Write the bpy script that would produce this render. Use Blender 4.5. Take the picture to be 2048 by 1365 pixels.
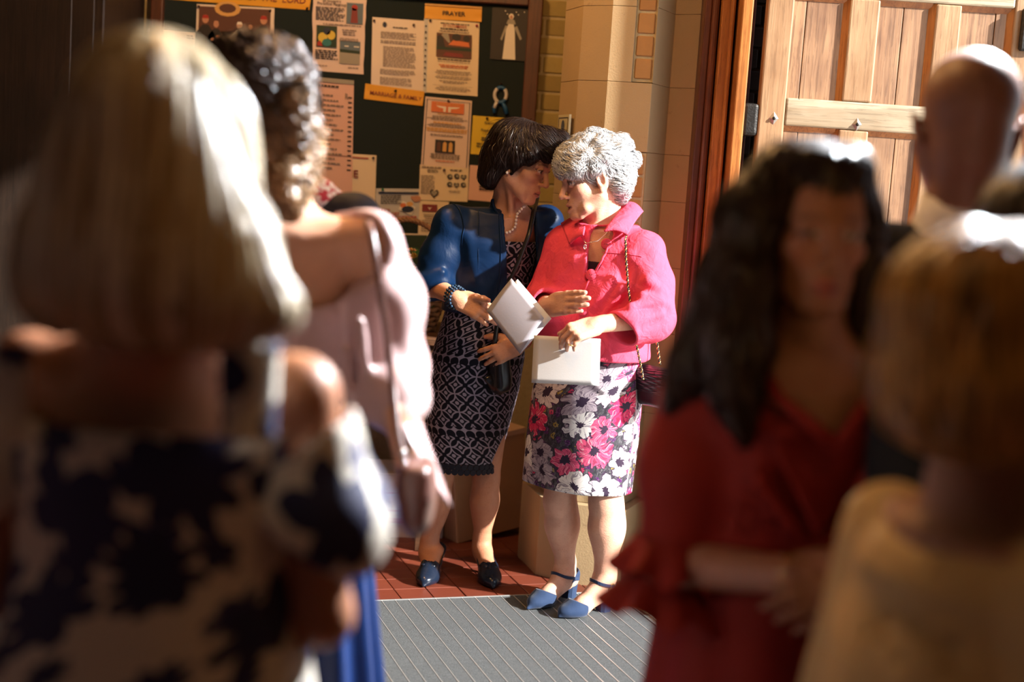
import bpy, bmesh, math, random
import numpy as np
from mathutils import Vector, Matrix, Euler

for o in list(bpy.data.objects):
    bpy.data.objects.remove(o)
SC = bpy.context.scene
COL = SC.collection
RNG = np.random.default_rng(7)
random.seed(7)

# ------------------------------------------------------------------ camera
FPX = 2844.4                      # focal length in pixels of the 2048 px wide frame (50 mm lens)
CAM_H = 1.5
PITCH = math.atan((682.5 - 326.0) / FPX)
ROLL = math.radians(3.8)
_f = np.array([0, math.cos(PITCH), -math.sin(PITCH)])
_u0 = np.array([0, math.sin(PITCH), math.cos(PITCH)])
_r0 = np.array([1.0, 0, 0])
_r = _r0 * math.cos(ROLL) + _u0 * math.sin(ROLL)
_u = -_r0 * math.sin(ROLL) + _u0 * math.cos(ROLL)
_c = np.array([0, 0, CAM_H])
def ray(px, py): return _f + _r * (px - 1024) / FPX - _u * (py - 682.5) / FPX
def at(px, py, Y):
    d = ray(px, py); return _c + d * (Y / d[1])
def onfloor(px, py, z=0.0):
    d = ray(px, py); return _c + d * ((z - CAM_H) / d[2])

cd = bpy.data.cameras.new('camera'); cam = bpy.data.objects.new('camera', cd); COL.objects.link(cam)
cd.sensor_width = 36.0; cd.lens = 50.0; cd.clip_start = 0.05
cam.matrix_world = Matrix(((_r[0], _u[0], -_f[0], 0), (_r[1], _u[1], -_f[1], 0), (_r[2], _u[2], -_f[2], CAM_H), (0, 0, 0, 1)))
cd.dof.use_dof = True; cd.dof.focus_distance = 4.70; cd.dof.aperture_fstop = 1.4; cd.dof.aperture_blades = 9
SC.camera = cam

# ------------------------------------------------------------------ light
SUN_AZ = math.radians(26.0)       # from the right, 26 degrees towards the camera
SUN_EL = math.radians(26.0)
SUN = np.array([math.cos(SUN_EL) * math.cos(SUN_AZ), -math.cos(SUN_EL) * math.sin(SUN_AZ), math.sin(SUN_EL)])
sd = bpy.data.lights.new('sun', 'SUN'); so = bpy.data.objects.new('sun', sd); COL.objects.link(so)
sd.energy = 17.0; sd.angle = math.radians(1.4); sd.color = (1.0, 0.95, 0.86)
so.rotation_euler = Vector(SUN).to_track_quat('Z', 'Y').to_euler(); so.location = Vector(SUN) * 12

W = bpy.data.worlds.new('sky'); SC.world = W; W.use_nodes = True
bg = W.node_tree.nodes['Background']; bg.inputs[0].default_value = (0.70, 0.84, 1.0, 1); bg.inputs[1].default_value = 2.3

SC.view_settings.view_transform = 'Standard'; SC.view_settings.look = 'None'
SC.view_settings.exposure = 0.0; SC.view_settings.gamma = 1.0
SC.view_settings.use_curve_mapping = False

LAMPS = [(-0.75, 4.55, 2.9, 62.0), (0.1, 1.15, 2.55, 4.0), (-0.1, 3.1, 3.0, 60.0)]   # hanging lamps of the porch: x, y, z, watts
LAMP_COL = (1.0, 0.56, 0.22)
RIM_FLOOD = (1.30, 3.25, 2.55, 1750.0)      # added unseen lamp over the door, rim-lights the near guests: x, y, z, watts
RIM_FLOOD_AIM = (-0.05, 1.75, 1.25)
# ------------------------------------------------------------------ helpers
def tag(o, label=None, cat=None, group=None, kind=None):
    if label: o['label'] = label
    if cat: o['category'] = cat
    if group: o['group'] = group
    if kind: o['kind'] = kind
    return o
def link(o, parent=None):
    COL.objects.link(o)
    if parent is not None: o.parent = parent
    return o
def empty(name, loc=(0, 0, 0), rz=0.0):
    o = bpy.data.objects.new(name, None); o.location = Vector(loc); o.rotation_euler = (0, 0, rz); o.empty_display_size = 0.05
    return link(o)
def wloc(o):
    v = Vector(o.location); p = o.parent
    while p is not None: v = v + Vector(p.location); p = p.parent
    return v
def mesh_np(name, V, Fq, mat=None, parent=None, smooth=False, org=None, cols=None, attr=None):
    """V, Fq in world space; the object gets its origin at org (or at its parent's origin)"""
    V = np.asarray(V, float)
    base = np.array(wloc(parent)) if parent is not None else np.zeros(3)
    o_ = np.array(org if org is not None else base, float)
    me = bpy.data.meshes.new(name)
    if isinstance(Fq, np.ndarray):
        n, k = Fq.shape
        me.vertices.add(len(V)); me.vertices.foreach_set('co', (V - o_).astype(np.float32).ravel())
        me.loops.add(n * k); me.loops.foreach_set('vertex_index', Fq.astype(np.int32).ravel())
        me.polygons.add(n); me.polygons.foreach_set('loop_start', np.arange(0, n * k, k, dtype=np.int32))
        me.polygons.foreach_set('loop_total', np.full(n, k, np.int32))
        me.update(calc_edges=True)
    else:
        me.from_pydata([tuple(v) for v in (V - o_)], [], [tuple(int(i) for i in f) for f in Fq])
    if smooth: me.polygons.foreach_set('use_smooth', np.ones(len(me.polygons), bool))
    if cols is not None:
        a = me.color_attributes.new('col', 'FLOAT_COLOR', 'POINT')
        c4 = np.ones((len(V), 4), np.float32); c4[:, :3] = cols; a.data.foreach_set('color', c4.ravel())
    if attr is not None:
        for an, av in attr.items():
            a = me.attributes.new(an, 'FLOAT_VECTOR', 'POINT'); a.data.foreach_set('vector', np.asarray(av, np.float32).ravel())
    if mat: me.materials.append(mat)
    o = bpy.data.objects.new(name, me); o.location = Vector(o_ - base)
    return link(o, parent)
class MB:
    """collects faces in world space for one mesh"""
    def __init__(s): s.v = []; s.f = []
    def add(s, V, Fs):
        n = len(s.v); s.v += [tuple(map(float, p)) for p in V]; s.f += [tuple(i + n for i in f) for f in Fs]; return s
    def box(s, c, h, R=None):
        R = np.eye(3) if R is None else R
        P = [np.array(c) + R @ (np.array(h) * np.array((x, y, z))) for x in (-1, 1) for y in (-1, 1) for z in (-1, 1)]
        return s.add(P, [(0, 1, 3, 2), (4, 6, 7, 5), (0, 4, 5, 1), (2, 3, 7, 6), (0, 2, 6, 4), (1, 5, 7, 3)])
    def prism(s, poly, z0, z1):
        n = len(poly); P = [(x, y, z0) for x, y in poly] + [(x, y, z1) for x, y in poly]
        area = sum(poly[i][0] * poly[(i + 1) % n][1] - poly[(i + 1) % n][0] * poly[i][1] for i in range(n))
        Fs = [tuple(range(n))[::-1], tuple(range(n, 2 * n))] + [(i, (i + 1) % n, n + (i + 1) % n, n + i) for i in range(n)]
        if area < 0: Fs = [f[::-1] for f in Fs]
        return s.add(P, Fs)
    def tube(s, pts, r, n=8, cap=True):
        P = np.asarray(pts, float); m = len(P); r = np.broadcast_to(np.asarray(r, float), (m,))
        T = np.gradient(P, axis=0); T /= np.linalg.norm(T, axis=1)[:, None] + 1e-9
        a = np.array((0, 0, 1.0)); 
        if abs(T[0] @ a) > .9: a = np.array((1.0, 0, 0))
        u = np.cross(T[0], a); u /= np.linalg.norm(u); V = []
        for i in range(m):
            u = u - T[i] * (u @ T[i]); u /= np.linalg.norm(u); w = np.cross(T[i], u)
            for k in range(n):
                t = 2 * math.pi * k / n; V.append(P[i] + r[i] * (u * math.cos(t) + w * math.sin(t)))
        Fs = [(i * n + k, i * n + (k + 1) % n, (i + 1) * n + (k + 1) % n, (i + 1) * n + k) for i in range(m - 1) for k in range(n)]
        if cap: Fs += [tuple(range(n))[::-1], tuple(range((m - 1) * n, m * n))]
        return s.add(V, Fs)
    def ball(s, c, r, n=10, m=6):
        r = np.broadcast_to(np.asarray(r, float), (3,)); V = []; Fs = []
        for i in range(m + 1):
            a = math.pi * i / m
            for k in range(n):
                b = 2 * math.pi * k / n; V.append(np.array(c) + r * np.array((math.sin(a) * math.cos(b), math.sin(a) * math.sin(b), math.cos(a))))
        for i in range(m):
            for k in range(n): Fs.append((i * n + k, (i + 1) * n + k, (i + 1) * n + (k + 1) % n, i * n + (k + 1) % n))
        return s.add(V, Fs)
    def quad(s, a, b, c, d): return s.add([a, b, c, d], [(0, 1, 2, 3)])
    def build(s, name, mat, parent=None, smooth=False, bevel=0, seg=1, org=None):
        V = np.array(s.v)
        if org is None and parent is None: org = (V.min(0) + V.max(0)) / 2; org[2] = V[:, 2].min()
        o = mesh_np(name, V, s.f, mat, parent, smooth, org)
        if bevel:
            bm = bmesh.new(); bm.from_mesh(o.data)
            bmesh.ops.bevel(bm, geom=[e for e in bm.edges if len(e.link_faces) == 2 and e.calc_face_angle(0) > .5], offset=bevel, segments=seg, affect='EDGES', profile=.5)
            bm.to_mesh(o.data); bm.free()
        return o
def boxo(name, lo, hi, mat, parent=None, bevel=0, R=None, seg=1, smooth=False):
    lo = np.array(lo, float); hi = np.array(hi, float)
    return MB().box((lo + hi) / 2, (hi - lo) / 2, R).build(name, mat, parent, bevel=bevel, seg=seg, smooth=smooth)
def rotz(a):
    c, s = math.cos(a), math.sin(a); return np.array(((c, -s, 0), (s, c, 0), (0, 0, 1.0)))
def rotv(axis, a): return np.array(Matrix.Rotation(a, 3, Vector(axis)))
def nrm(v): v = np.asarray(v, float); return v / (np.linalg.norm(v) + 1e-12)

# ---- materials
class NT:
    def __init__(s, name):
        s.m = bpy.data.materials.new(name); s.m.use_nodes = True; s.t = s.m.node_tree; s.n = s.t.nodes
        s.b = s.n['Principled BSDF']
    def node(s, typ, ins=None, **kw):
        n = s.n.new(typ)
        for k, v in kw.items(): setattr(n, k, v)
        for k, v in (ins or {}).items(): s.set(n.inputs[k], v)
        return n
    def set(s, sock, v):
        if isinstance(v, bpy.types.NodeSocket): s.t.links.new(v, sock)
        elif isinstance(v, bpy.types.Node): s.t.links.new(v.outputs[0], sock)
        elif isinstance(v, (tuple, list)) and len(v) == 3 and sock.type == 'RGBA': sock.default_value = (*v, 1)
        else: sock.default_value = v
    def math(s, op, a, b=None, c=None):
        n = s.n.new('ShaderNodeMath'); n.operation = op
        for i, v in enumerate((a, b, c)):
            if v is not None: s.set(n.inputs[i], v)
        return n.outputs[0]
    def vmath(s, op, a, b=None, out=0):
        n = s.n.new('ShaderNodeVectorMath'); n.operation = op; s.set(n.inputs[0], a)
        if b is not None: s.set(n.inputs['Scale'] if op == 'SCALE' else n.inputs[1], b)
        return n.outputs['Value'] if op in ('LENGTH', 'DOT_PRODUCT', 'DISTANCE') else n.outputs[0]
    def mix(s, f, a, b, blend='MIX'):
        n = s.n.new('ShaderNodeMix'); n.data_type = 'RGBA'; n.blend_type = blend
        s.set(n.inputs[0], f); s.set(n.inputs[6], a); s.set(n.inputs[7], b); return n.outputs[2]
    def ramp(s, f, stops):
        n = s.n.new('ShaderNodeValToRGB'); s.set(n.inputs[0], f); e = n.color_ramp.elements
        while len(e) < len(stops): e.new(0.5)
        for i, (p, c) in enumerate(stops): e[i].position = p; e[i].color = (*c, 1) if len(c) == 3 else c
        return n.outputs[0]
    def obj(s): return s.node('ShaderNodeTexCoord').outputs['Object']
    def mapping(s, v, scale=(1, 1, 1), loc=(0, 0, 0), rot=(0, 0, 0)):
        return s.node('ShaderNodeMapping', {'Vector': v, 'Scale': scale, 'Location': loc, 'Rotation': rot}).outputs[0]
    def noise(s, v, scale, detail=3, rough=.5, dist=0, out=0):
        n = s.node('ShaderNodeTexNoise', {'Scale': scale, 'Detail': detail, 'Roughness': rough, 'Distortion': dist})
        if v is not None: s.set(n.inputs['Vector'], v)
        return n.outputs[out]
    def bump(s, h, strength=.3, dist=.01): return s.node('ShaderNodeBump', {'Height': h, 'Strength': strength, 'Distance': dist}).outputs[0]
    def out(s, color=None, rough=None, normal=None, **kw):
        if color is not None: s.set(s.b.inputs['Base Color'], color)
        if rough is not None: s.set(s.b.inputs['Roughness'], rough)
        if normal is not None: s.set(s.b.inputs['Normal'], normal)
        for k, v in kw.items(): s.set(s.b.inputs[k.replace('_', ' ')], v)
        return s.m
def plain(name, col, rough=.6, var=.12, scale=30, bump=0.0, bscale=200, metal=0.0, **kw):
    t = NT(name); v = t.obj(); n = t.noise(v, scale, 4)
    c = t.mix(n, tuple(x * (1 - var) for x in col), tuple(min(1, x * (1 + var)) for x in col))
    nm = t.bump(t.noise(v, bscale, 3), bump, .004) if bump else None
    return t.out(c, rough, nm, Metallic=metal, **kw)
def random_off(t, v, amt=3.0):
    r = t.node('ShaderNodeObjectInfo').outputs['Random']
    c = t.node('ShaderNodeCombineXYZ', {'X': t.math('MULTIPLY', r, amt), 'Y': t.math('MULTIPLY', r, amt * 1.7), 'Z': t.math('MULTIPLY', r, amt * 2.3)})
    return t.vmath('ADD', v, c.outputs[0]), r
def wood(name, dark, light, axis=2, rough=.45, contrast=1.0, knots=True):
    t = NT(name); v, r = random_off(t, t.obj())
    sc = [26, 26, 26]; sc[axis] = 1.6
    g = t.noise(t.mapping(v, sc), 1.0, 6, .62, .6)
    sc2 = [150, 150, 150]; sc2[axis] = 7
    fine = t.noise(t.mapping(v, sc2), 1.0, 3, .6)
    blot = t.noise(v, 5.0, 3, .55)
    f = t.math('ADD', t.math('MULTIPLY', g, .62), t.math('MULTIPLY', blot, .38))
    c = t.ramp(f, [(.36, dark), (.5, tuple((a * .45 + b * .55) for a, b in zip(dark, light))), (.62, light)])
    c = t.mix(t.math('MULTIPLY', t.math('GREATER_THAN', fine, .56), .42), c, tuple(x * .5 for x in dark))
    c = t.mix(t.math('MULTIPLY', r, .35), c, tuple((a + b) / 2.4 for a, b in zip(dark, light)))
    if knots:
        vo = t.node('ShaderNodeTexVoronoi', {'Vector': t.mapping(v, (9, 9, 4.5)), 'Scale': 1.0})
        c = t.mix(t.math('MULTIPLY', t.math('LESS_THAN', vo.outputs['Distance'], .05), .85), c, (.02, .012, .006))
    return t.out(c, rough, t.bump(t.math('ADD', g, t.math('MULTIPLY', fine, .6)), .22, .004))
# ------------------------------------------------------------------ surfaces
TH = math.radians(19.0)                       # the doorway wall, tiles and mat stand 19 degrees off the notice board wall
E1 = np.array((math.cos(TH), math.sin(TH), 0)); E2 = np.array((math.sin(TH), -math.cos(TH), 0))
RT = rotz(TH)
def ab(a, b, z=0.0): return E1 * a + E2 * b + np.array((0, 0, z))
MAT_A, MAT_B, TILE = 2.010, -4.519, 0.115

def m_tile(name, patterned):
    t = NT(name); v = t.obj()
    n = t.noise(v, 9, 4); f = t.noise(v, 120, 3)
    if patterned:
        vv = t.mapping(v, rot=(0, 0, -TH)); br = t.node('ShaderNodeTexBrick', {'Vector': vv, 'Scale': 1.0, 'Brick Width': TILE, 'Row Height': TILE, 'Mortar Size': .0022, 'Mortar Smooth': .1,
            'Color1': (.16, .035, .018), 'Color2': (.11, .024, .013), 'Mortar': (.12, .06, .04)}, offset=0.0)
        c = t.mix(t.math('MULTIPLY', n, .5), br.outputs[0], (.09, .02, .012))
    else:
        r = t.node('ShaderNodeObjectInfo').outputs['Random']
        c = t.mix(r, (.185, .043, .022), (.135, .028, .015)); c = t.mix(t.math('MULTIPLY', n, .55), c, (.10, .022, .013))
    return t.out(c, t.math('ADD', t.math('MULTIPLY', n, .25), .32), t.bump(f, .12, .002))
M_TILE = m_tile('quarry_tile', False); M_TILEF = m_tile('quarry_tile_floor', True)

def m_stone():
    t = NT('bath_stone'); v, r = random_off(t, t.obj())
    n = t.noise(v, 4, 5, .6); f = t.noise(v, 160, 4, .7)
    c = t.mix(n, (.43, .31, .17), (.33, .23, .12)); c = t.mix(t.math('MULTIPLY', r, .35), c, (.38, .25, .12))
    c = t.mix(t.math('MULTIPLY', t.math('GREATER_THAN', t.noise(v, 26, 5, .7), .66), .35), c, (.20, .12, .06))
    return t.out(c, .85, t.bump(f, .35, .003))
M_STONE = m_stone()
def m_brick(name, c1, c2):
    t = NT(name); v, r = random_off(t, t.obj()); n = t.noise(v, 28, 5, .65)
    c = t.mix(r, c1, c2); c = t.mix(t.math('MULTIPLY', n, .5), c, tuple(x * .5 for x in c1))
    return t.out(c, .8, t.bump(n, .4, .004))
M_BRICK_Y = m_brick('yellow_brick', (.36, .27, .09), (.27, .19, .06))
M_BRICK_O = m_brick('orange_brick', (.42, .22, .075), (.34, .16, .05))
M_BRICK_D = m_brick('dark_brick', (.035, .02, .016), (.02, .012, .01))  # nearly black brick for the gap beside the leaf
M_MORTAR = plain('mortar', (.42, .34, .20), .9, .2, 60, .4)
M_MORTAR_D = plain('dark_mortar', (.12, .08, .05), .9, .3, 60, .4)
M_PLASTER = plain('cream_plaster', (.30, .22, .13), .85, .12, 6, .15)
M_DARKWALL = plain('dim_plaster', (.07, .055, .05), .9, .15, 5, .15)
M_CEIL = plain('ceiling_plaster', (.22, .17, .12), .9, .1, 4, .1)
M_PAVE = plain('pale_paving', (.50, .47, .42), .85, .2, 3, .25, 60)
M_THRESH = plain('threshold_limestone', (.62, .55, .45), .8, .25, 9, .5, 70)
M_ROUGH = plain('worn_earth_stone', (.26, .17, .09), .95, .5, 40, .9, 50)
M_OAK = wood('weathered_oak', (.20, .095, .038), (.42, .26, .14), 2, .5)
M_OAKP = wood('panel_oak', (.13, .058, .030), (.38, .215, .115), 2, .5)
M_OAKH = wood('rail_oak', (.24, .17, .10), (.42, .35, .25), 0, .5)
M_FRAME = wood('varnished_frame_oak', (.20, .06, .015), (.44, .17, .045), 2, .32, knots=False)
M_FRAMED = wood('dark_shaded_frame', (.055, .014, .007), (.14, .038, .016), 2, .35, knots=False)  # dark frame wood; shade on the left mouldings is put into the colour
M_FRAMEB = wood('board_frame_wood', (.05, .016, .008), (.12, .04, .018), 2, .45, knots=False)
M_IRON = plain('black_iron', (.022, .02, .019), .5, .3, 60, .5, 90, metal=.6)
M_STEEL = plain('worn_steel', (.30, .27, .24), .42, .25, 90, .3, 150, metal=.8)

# ------------------------------------------------------------------ floor
fl = MB().quad((-3.2, -3.0, 0), (1.55, -3.0, 0), (1.55, 6.2, 0), (-3.2, 6.2, 0)).build('floor', M_TILEF, org=(0, 0, 0)); tag(fl, kind='structure', label='red quarry tile floor of the church porch')
tm = None
for r_ in range(15):
    for c_ in range(20):
        a = MAT_A + .02 - TILE * (c_ + .5) + TILE * 2; b = MAT_B - TILE * (r_ + .5) - .004
        p = ab(a, b)
        if p[1] > 5.93: continue
        if tm is None:
            o = MB().box((0, 0, .0035), (TILE / 2 - .0013, TILE / 2 - .0013, .0035)).build('tile', M_TILE, fl, bevel=.0016, org=(0, 0, 0)); tm = o.data
        else:
            o = bpy.data.objects.new('tile', tm); link(o, fl)
        o.location = Vector((p[0], p[1], random.uniform(-.0008, .0006))); o.rotation_euler = (random.uniform(-.004, .004), random.uniform(-.004, .004), TH)

# entrance matting: carpet strips between aluminium rails
mat_e = empty('entrance_mat', ab(MAT_A - 1.0, MAT_B + 1.2)); tag(mat_e, 'grey ribbed entrance matting with thin aluminium rails, on the floor at the doorway', 'mat')
def m_carpet():
    t = NT('grey_carpet'); v = t.obj(); n = t.noise(v, 420, 3, .7); n2 = t.noise(v, 7, 3)
    c = t.ramp(n, [(.35, (.024, .029, .034)), (.64, (.15, .168, .185))]); c = t.mix(t.math('MULTIPLY', n2, .35), c, (.04, .044, .05))
    return t.out(c, .95, t.bump(n, .9, .004))
M_CARPET = m_carpet(); M_ALU = plain('aluminium', (.66, .68, .70), .35, .1, 60, 0, metal=.7)
PITCH_S = .0470; L = 2.35; cm = am = None
for i in range(44):
    a = MAT_A - .012 - PITCH_S * (i + .5); p = ab(a, MAT_B + L / 2 + .006)
    if cm is None:
        o = MB().box((0, 0, .004), (PITCH_S / 2 - .0022, L / 2, .0045)).build('carpet_strip', M_CARPET, mat_e, bevel=.0012, org=(0, 0, 0)); cm = o.data
        q = MB().box((0, 0, .004), (.0018, L / 2, .0052)).build('aluminium_rail', M_ALU, mat_e, org=(0, 0, 0)); am = q.data
    else:
        o = link(bpy.data.objects.new('carpet_strip', cm), mat_e); q = link(bpy.data.objects.new('aluminium_rail', am), mat_e)
    for ob, aa in ((o, a), (q, a - PITCH_S / 2)):
        p = ab(aa, MAT_B + L / 2 + .006); ob.location = Vector(p) - mat_e.location; ob.rotation_euler = (0, 0, TH)
MB().box(ab(MAT_A - .006, MAT_B + L / 2, .004), (.005, L / 2 + .006, .0058), RT).build('edge_trim', M_ALU, mat_e)
MB().box(ab(MAT_A - 1.04, MAT_B + .002, .004), (1.04, .004, .0058), RT).build('edge_trim', M_ALU, mat_e)

# threshold slab and worn stone at the foot of the door jamb
th = MB().prism([tuple(ab(MAT_A + .004, MAT_B - .05)[:2]), tuple(ab(MAT_A + .004, MAT_B + 2.2)[:2]), tuple(ab(MAT_A + .62, MAT_B + 2.2)[:2]), tuple(ab(MAT_A + .62, MAT_B - .05)[:2])], -.02, .012)
tag(th.build('trim_3', M_THRESH, bevel=.004), kind='structure', label='pale worn limestone threshold slab beside the mat')
V = []; Fs = []
n_ = 14
for i in range(n_):
    for j in range(7):
        u = i / (n_ - 1); w = j / 6
        p = ab(MAT_A + .012 + .11 * w + .015 * math.sin(5 * u), MAT_B - .06 + .34 * u)
        V.append((p[0], p[1], .012 + .075 * math.sin(math.pi * min(1, w * .62 + .1)) * (.55 + .45 * math.sin(3 + 7 * u) ** 2) * (1 - .75 * u) + random.uniform(-.006, .006)))
for i in range(n_ - 1):
    for j in range(6): Fs.append((i * 7 + j, (i + 1) * 7 + j, (i + 1) * 7 + j + 1, i * 7 + j + 1))
tag(MB().add(V, Fs).build('trim_4', M_ROUGH, smooth=True), kind='structure', label='rough worn brown stone at the foot of the jamb')

# ------------------------------------------------------------------ walls
WB = 5.93
wb = boxo('wall_back', (-3.2, WB, 0), (.75, WB + .2, 3.6), M_MORTAR); tag(wb, kind='structure', label='yellow brick wall behind the notice board')
bz = .0755
bm_ = {}
for k in range(28):
    z = 1.02 + k * bz - .02
    x = .005 if k % 2 else -.055
    for w in ((.215, .103, .103) if k % 2 else (.103, .215, .103)):
        if x < .30:
            key = round(w, 3)
            if key not in bm_:
                o = MB().box((0, 0, 0), (w / 2 - .005, .03, bz / 2 - .005)).build('brick', M_BRICK_Y, wb, bevel=.004, org=(0, 0, 0)); bm_[key] = o.data
            else: o = link(bpy.data.objects.new('brick', bm_[key]), wb)
            o.location = Vector((x + w / 2, WB + .024 + random.uniform(-.002, .002), z)) - wloc(wb)
        x += w
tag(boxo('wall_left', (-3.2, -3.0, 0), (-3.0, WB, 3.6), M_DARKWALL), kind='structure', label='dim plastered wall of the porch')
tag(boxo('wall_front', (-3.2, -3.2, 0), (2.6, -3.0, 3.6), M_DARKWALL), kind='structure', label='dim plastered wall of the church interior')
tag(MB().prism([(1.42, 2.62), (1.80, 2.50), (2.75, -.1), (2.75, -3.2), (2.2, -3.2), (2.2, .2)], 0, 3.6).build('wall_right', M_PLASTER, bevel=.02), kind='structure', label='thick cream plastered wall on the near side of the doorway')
dl = np.array((.31, -.95, 0)); dp = np.array((.74, 4.75, 0))
tag(MB().prism([(.80, 4.85), (1.42, 2.60), (1.60, 2.56), (1.02, 4.9)], 3.05, 3.6).build('wall_lintel', M_PLASTER), kind='structure', label='plastered wall above the church doorway')
tag(MB().prism([(-3.2, -3.2), (2.75, -3.2), (2.75, -.1), (1.6, 2.56), (1.02, 4.9), (1.0, WB + .2), (-3.2, WB + .2)], 3.6, 3.75).build('ceiling', M_CEIL), kind='structure', label='plastered ceiling of the porch')
tag(boxo('floor_outside', (1.36, -12, -.10), (22, 22, -.02), M_PAVE), kind='structure', label='pale paving outside the church door')

# stone jamb of the doorway: stacked dressed blocks with brick insets
JP = [(.22, 5.36), (.116, 5.30), (.172, 5.10), (.272, 5.03), (.353, 5.012), (.425, 4.996), (.505, 5.18), (.590, 5.12), (.66, 5.16), (.66, WB), (.22, WB)]
jamb = empty('wall_jamb', (.35, 5.3, 0)); tag(jamb, kind='structure', label='dressed stone jamb with brick insets beside the church door')
ZL = [0, .30, .62, .92, 1.16, 1.397, 1.565, 1.803, 2.061, 2.33, 2.62, 2.92, 3.25, 3.6]
def inset(poly, d):
    P = np.array(poly); n = len(P); out = []
    ar = sum(P[i][0] * P[(i + 1) % n][1] - P[(i + 1) % n][0] * P[i][1] for i in range(n)); sg = 1 if ar > 0 else -1
    for i in range(n):
        e0 = nrm(P[i] - P[i - 1]); e1 = nrm(P[(i + 1) % n] - P[i])
        n0 = np.array((-e0[1], e0[0])) * sg; n1 = np.array((-e1[1], e1[0])) * sg
        b = nrm(n0 + n1); out.append(tuple(P[i] + b * d / max(.35, b @ n0)))
    return out
for i in range(len(ZL) - 1):
    z0, z1 = ZL[i], ZL[i + 1]; poly = list(JP)
    if z1 <= .31: poly = inset(poly, -.035); 
    if z0 >= 1.80 or (z0 > 1.15 and z1 < 1.57):        # courses that carry a brick inset on the splay
        d = .028 if z0 >= 1.8 else .010
        a_, b_ = np.array(JP[4]), np.array(JP[5]); nn = nrm(np.array((b_[1] - a_[1], -(b_[0] - a_[0]))))
        poly[4:6] = [tuple(a_), tuple(a_ - nn * d), tuple(b_ - nn * d), tuple(b_)]
    MB().prism(poly, z0 + .0005, z1 - .0005).build('stone_block', M_STONE, jamb, bevel=.0014)
# the joints behind the blocks
MB().prism(inset(JP, .045), .0, 3.6).build('mortar_core', M_MORTAR, jamb)
a_, b_ = np.array(JP[4]), np.array(JP[5]); nn = nrm(np.array((b_[1] - a_[1], -(b_[0] - a_[0])))); cc = (a_ + b_) / 2; ang = math.atan2(b_[1] - a_[1], b_[0] - a_[0]); wd = np.linalg.norm(b_ - a_)
bm2 = None
def jbrick(z, h, proud):
    o = MB().box((0, 0, 0), (wd / 2 - .007, .018, h / 2 - .004)).build('brick', M_BRICK_O, jamb, bevel=.004, org=(0, 0, 0))
    p = cc - nn * (.025 if proud else .0165)
    o.location = Vector((p[0], p[1], z)) - wloc(jamb); o.rotation_euler = (0, 0, ang)
Rj = rotz(ang)
for zlo, zhi, off in ((1.806, 3.59, .030), (1.163, 1.563, .0215)): MB().box((*(cc - nn * off), (zlo + zhi) / 2), (wd / 2 - .001, .018, (zhi - zlo) / 2), Rj).build('brick_mortar', M_MORTAR, jamb)
z = 1.812
while z < 3.5: jbrick(z + .039, .0775, True); z += .0775
z = 1.168
while z < 1.55: jbrick(z + .039, .078, False); z += .0785

# ------------------------------------------------------------------ door frame and leaf
fr = empty('trim_1', (.68, 4.95, 0)); tag(fr, kind='structure', label='moulded oak door frame beside the stone jamb')
def fpost(name, x0, x1, y0, y1, mat, bev=.004, z1=3.1): return MB().prism([(x0, y0), (x1, y0), (x1, y1), (x0, y1)], 0, z1).build(name, mat, fr, bevel=bev, seg=2)
fpost('frame_moulding', .588, .612, 5.005, 5.20, M_FRAMED)
fpost('frame_moulding', .612, .636, 4.985, 5.20, M_FRAMED, .008)
fpost('frame_post', .640, .672, 4.945, 5.20, M_FRAME)
fpost('frame_bead', .668, .683, 4.925, 5.10, M_FRAME, .007)
fpost('frame_post', .692, .728, 4.832, 5.05, M_FRAME)
fpost('hanging_post', .730, .756, 4.95, 5.12, M_FRAMED, .008)
fpost('frame_back', .60, .76, 5.10, 5.22, M_FRAMED)
MB().box(at(1497, 240, 4.90), (.026, .05, .055)).build('hinge_knuckle', M_IRON, fr, bevel=.012, seg=2)
MB().box(at(1497, 240, 4.90) + np.array((.045, .03, 0)), (.05, .012, .05)).build('hinge_strap', M_IRON, fr, bevel=.004)
MB().box((.744, 4.94, .6), (.026, .05, .055)).build('hinge_knuckle', M_IRON, fr, bevel=.012, seg=2)

wo = boxo('wall_outside', (.757, 5.12, 0), (1.10, 5.35, 3.6), M_MORTAR_D); tag(wo, kind='structure', label='dark brick wall behind the open door leaf')
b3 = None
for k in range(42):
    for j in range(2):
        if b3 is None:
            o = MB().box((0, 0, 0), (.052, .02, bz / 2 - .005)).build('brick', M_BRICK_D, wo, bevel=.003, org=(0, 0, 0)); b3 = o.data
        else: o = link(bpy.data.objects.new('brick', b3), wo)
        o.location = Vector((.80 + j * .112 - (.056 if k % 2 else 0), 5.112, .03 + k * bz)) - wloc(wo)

DY = 4.85                                       # front face of the leaf
door = empty('door_1', (.778, DY + .03, .015)); tag(door, kind='structure', label='open oak plank-and-panel church door with iron studs')
X = [.778, .866, 1.052, 1.152, 1.338, 1.424, 1.600, 1.690]
RZ = [(.015, .24), (.80, .90), (1.684, 1.777), (2.118, 2.215), (2.60, 2.72)]
def dpiece(name, x0, x1, z0, z1, mat, y0=DY, y1=DY + .055, bev=.006): return boxo(name, (x0, y0, z0), (x1, y1, z1), mat, door, bev, seg=2)
for i in (0, 6): dpiece('stile', X[i], X[i + 1], .015, 2.72, M_OAK)
for z0, z1 in RZ: dpiece('rail', X[1] + .001, X[6] - .001, z0, z1, M_OAKH, DY + .0006)
for i in (2, 4):
    for k in range(4): dpiece('muntin', X[i], X[i + 1], RZ[k][1] + .001, RZ[k + 1][0] - .001, M_OAK, DY + .0012)
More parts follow.
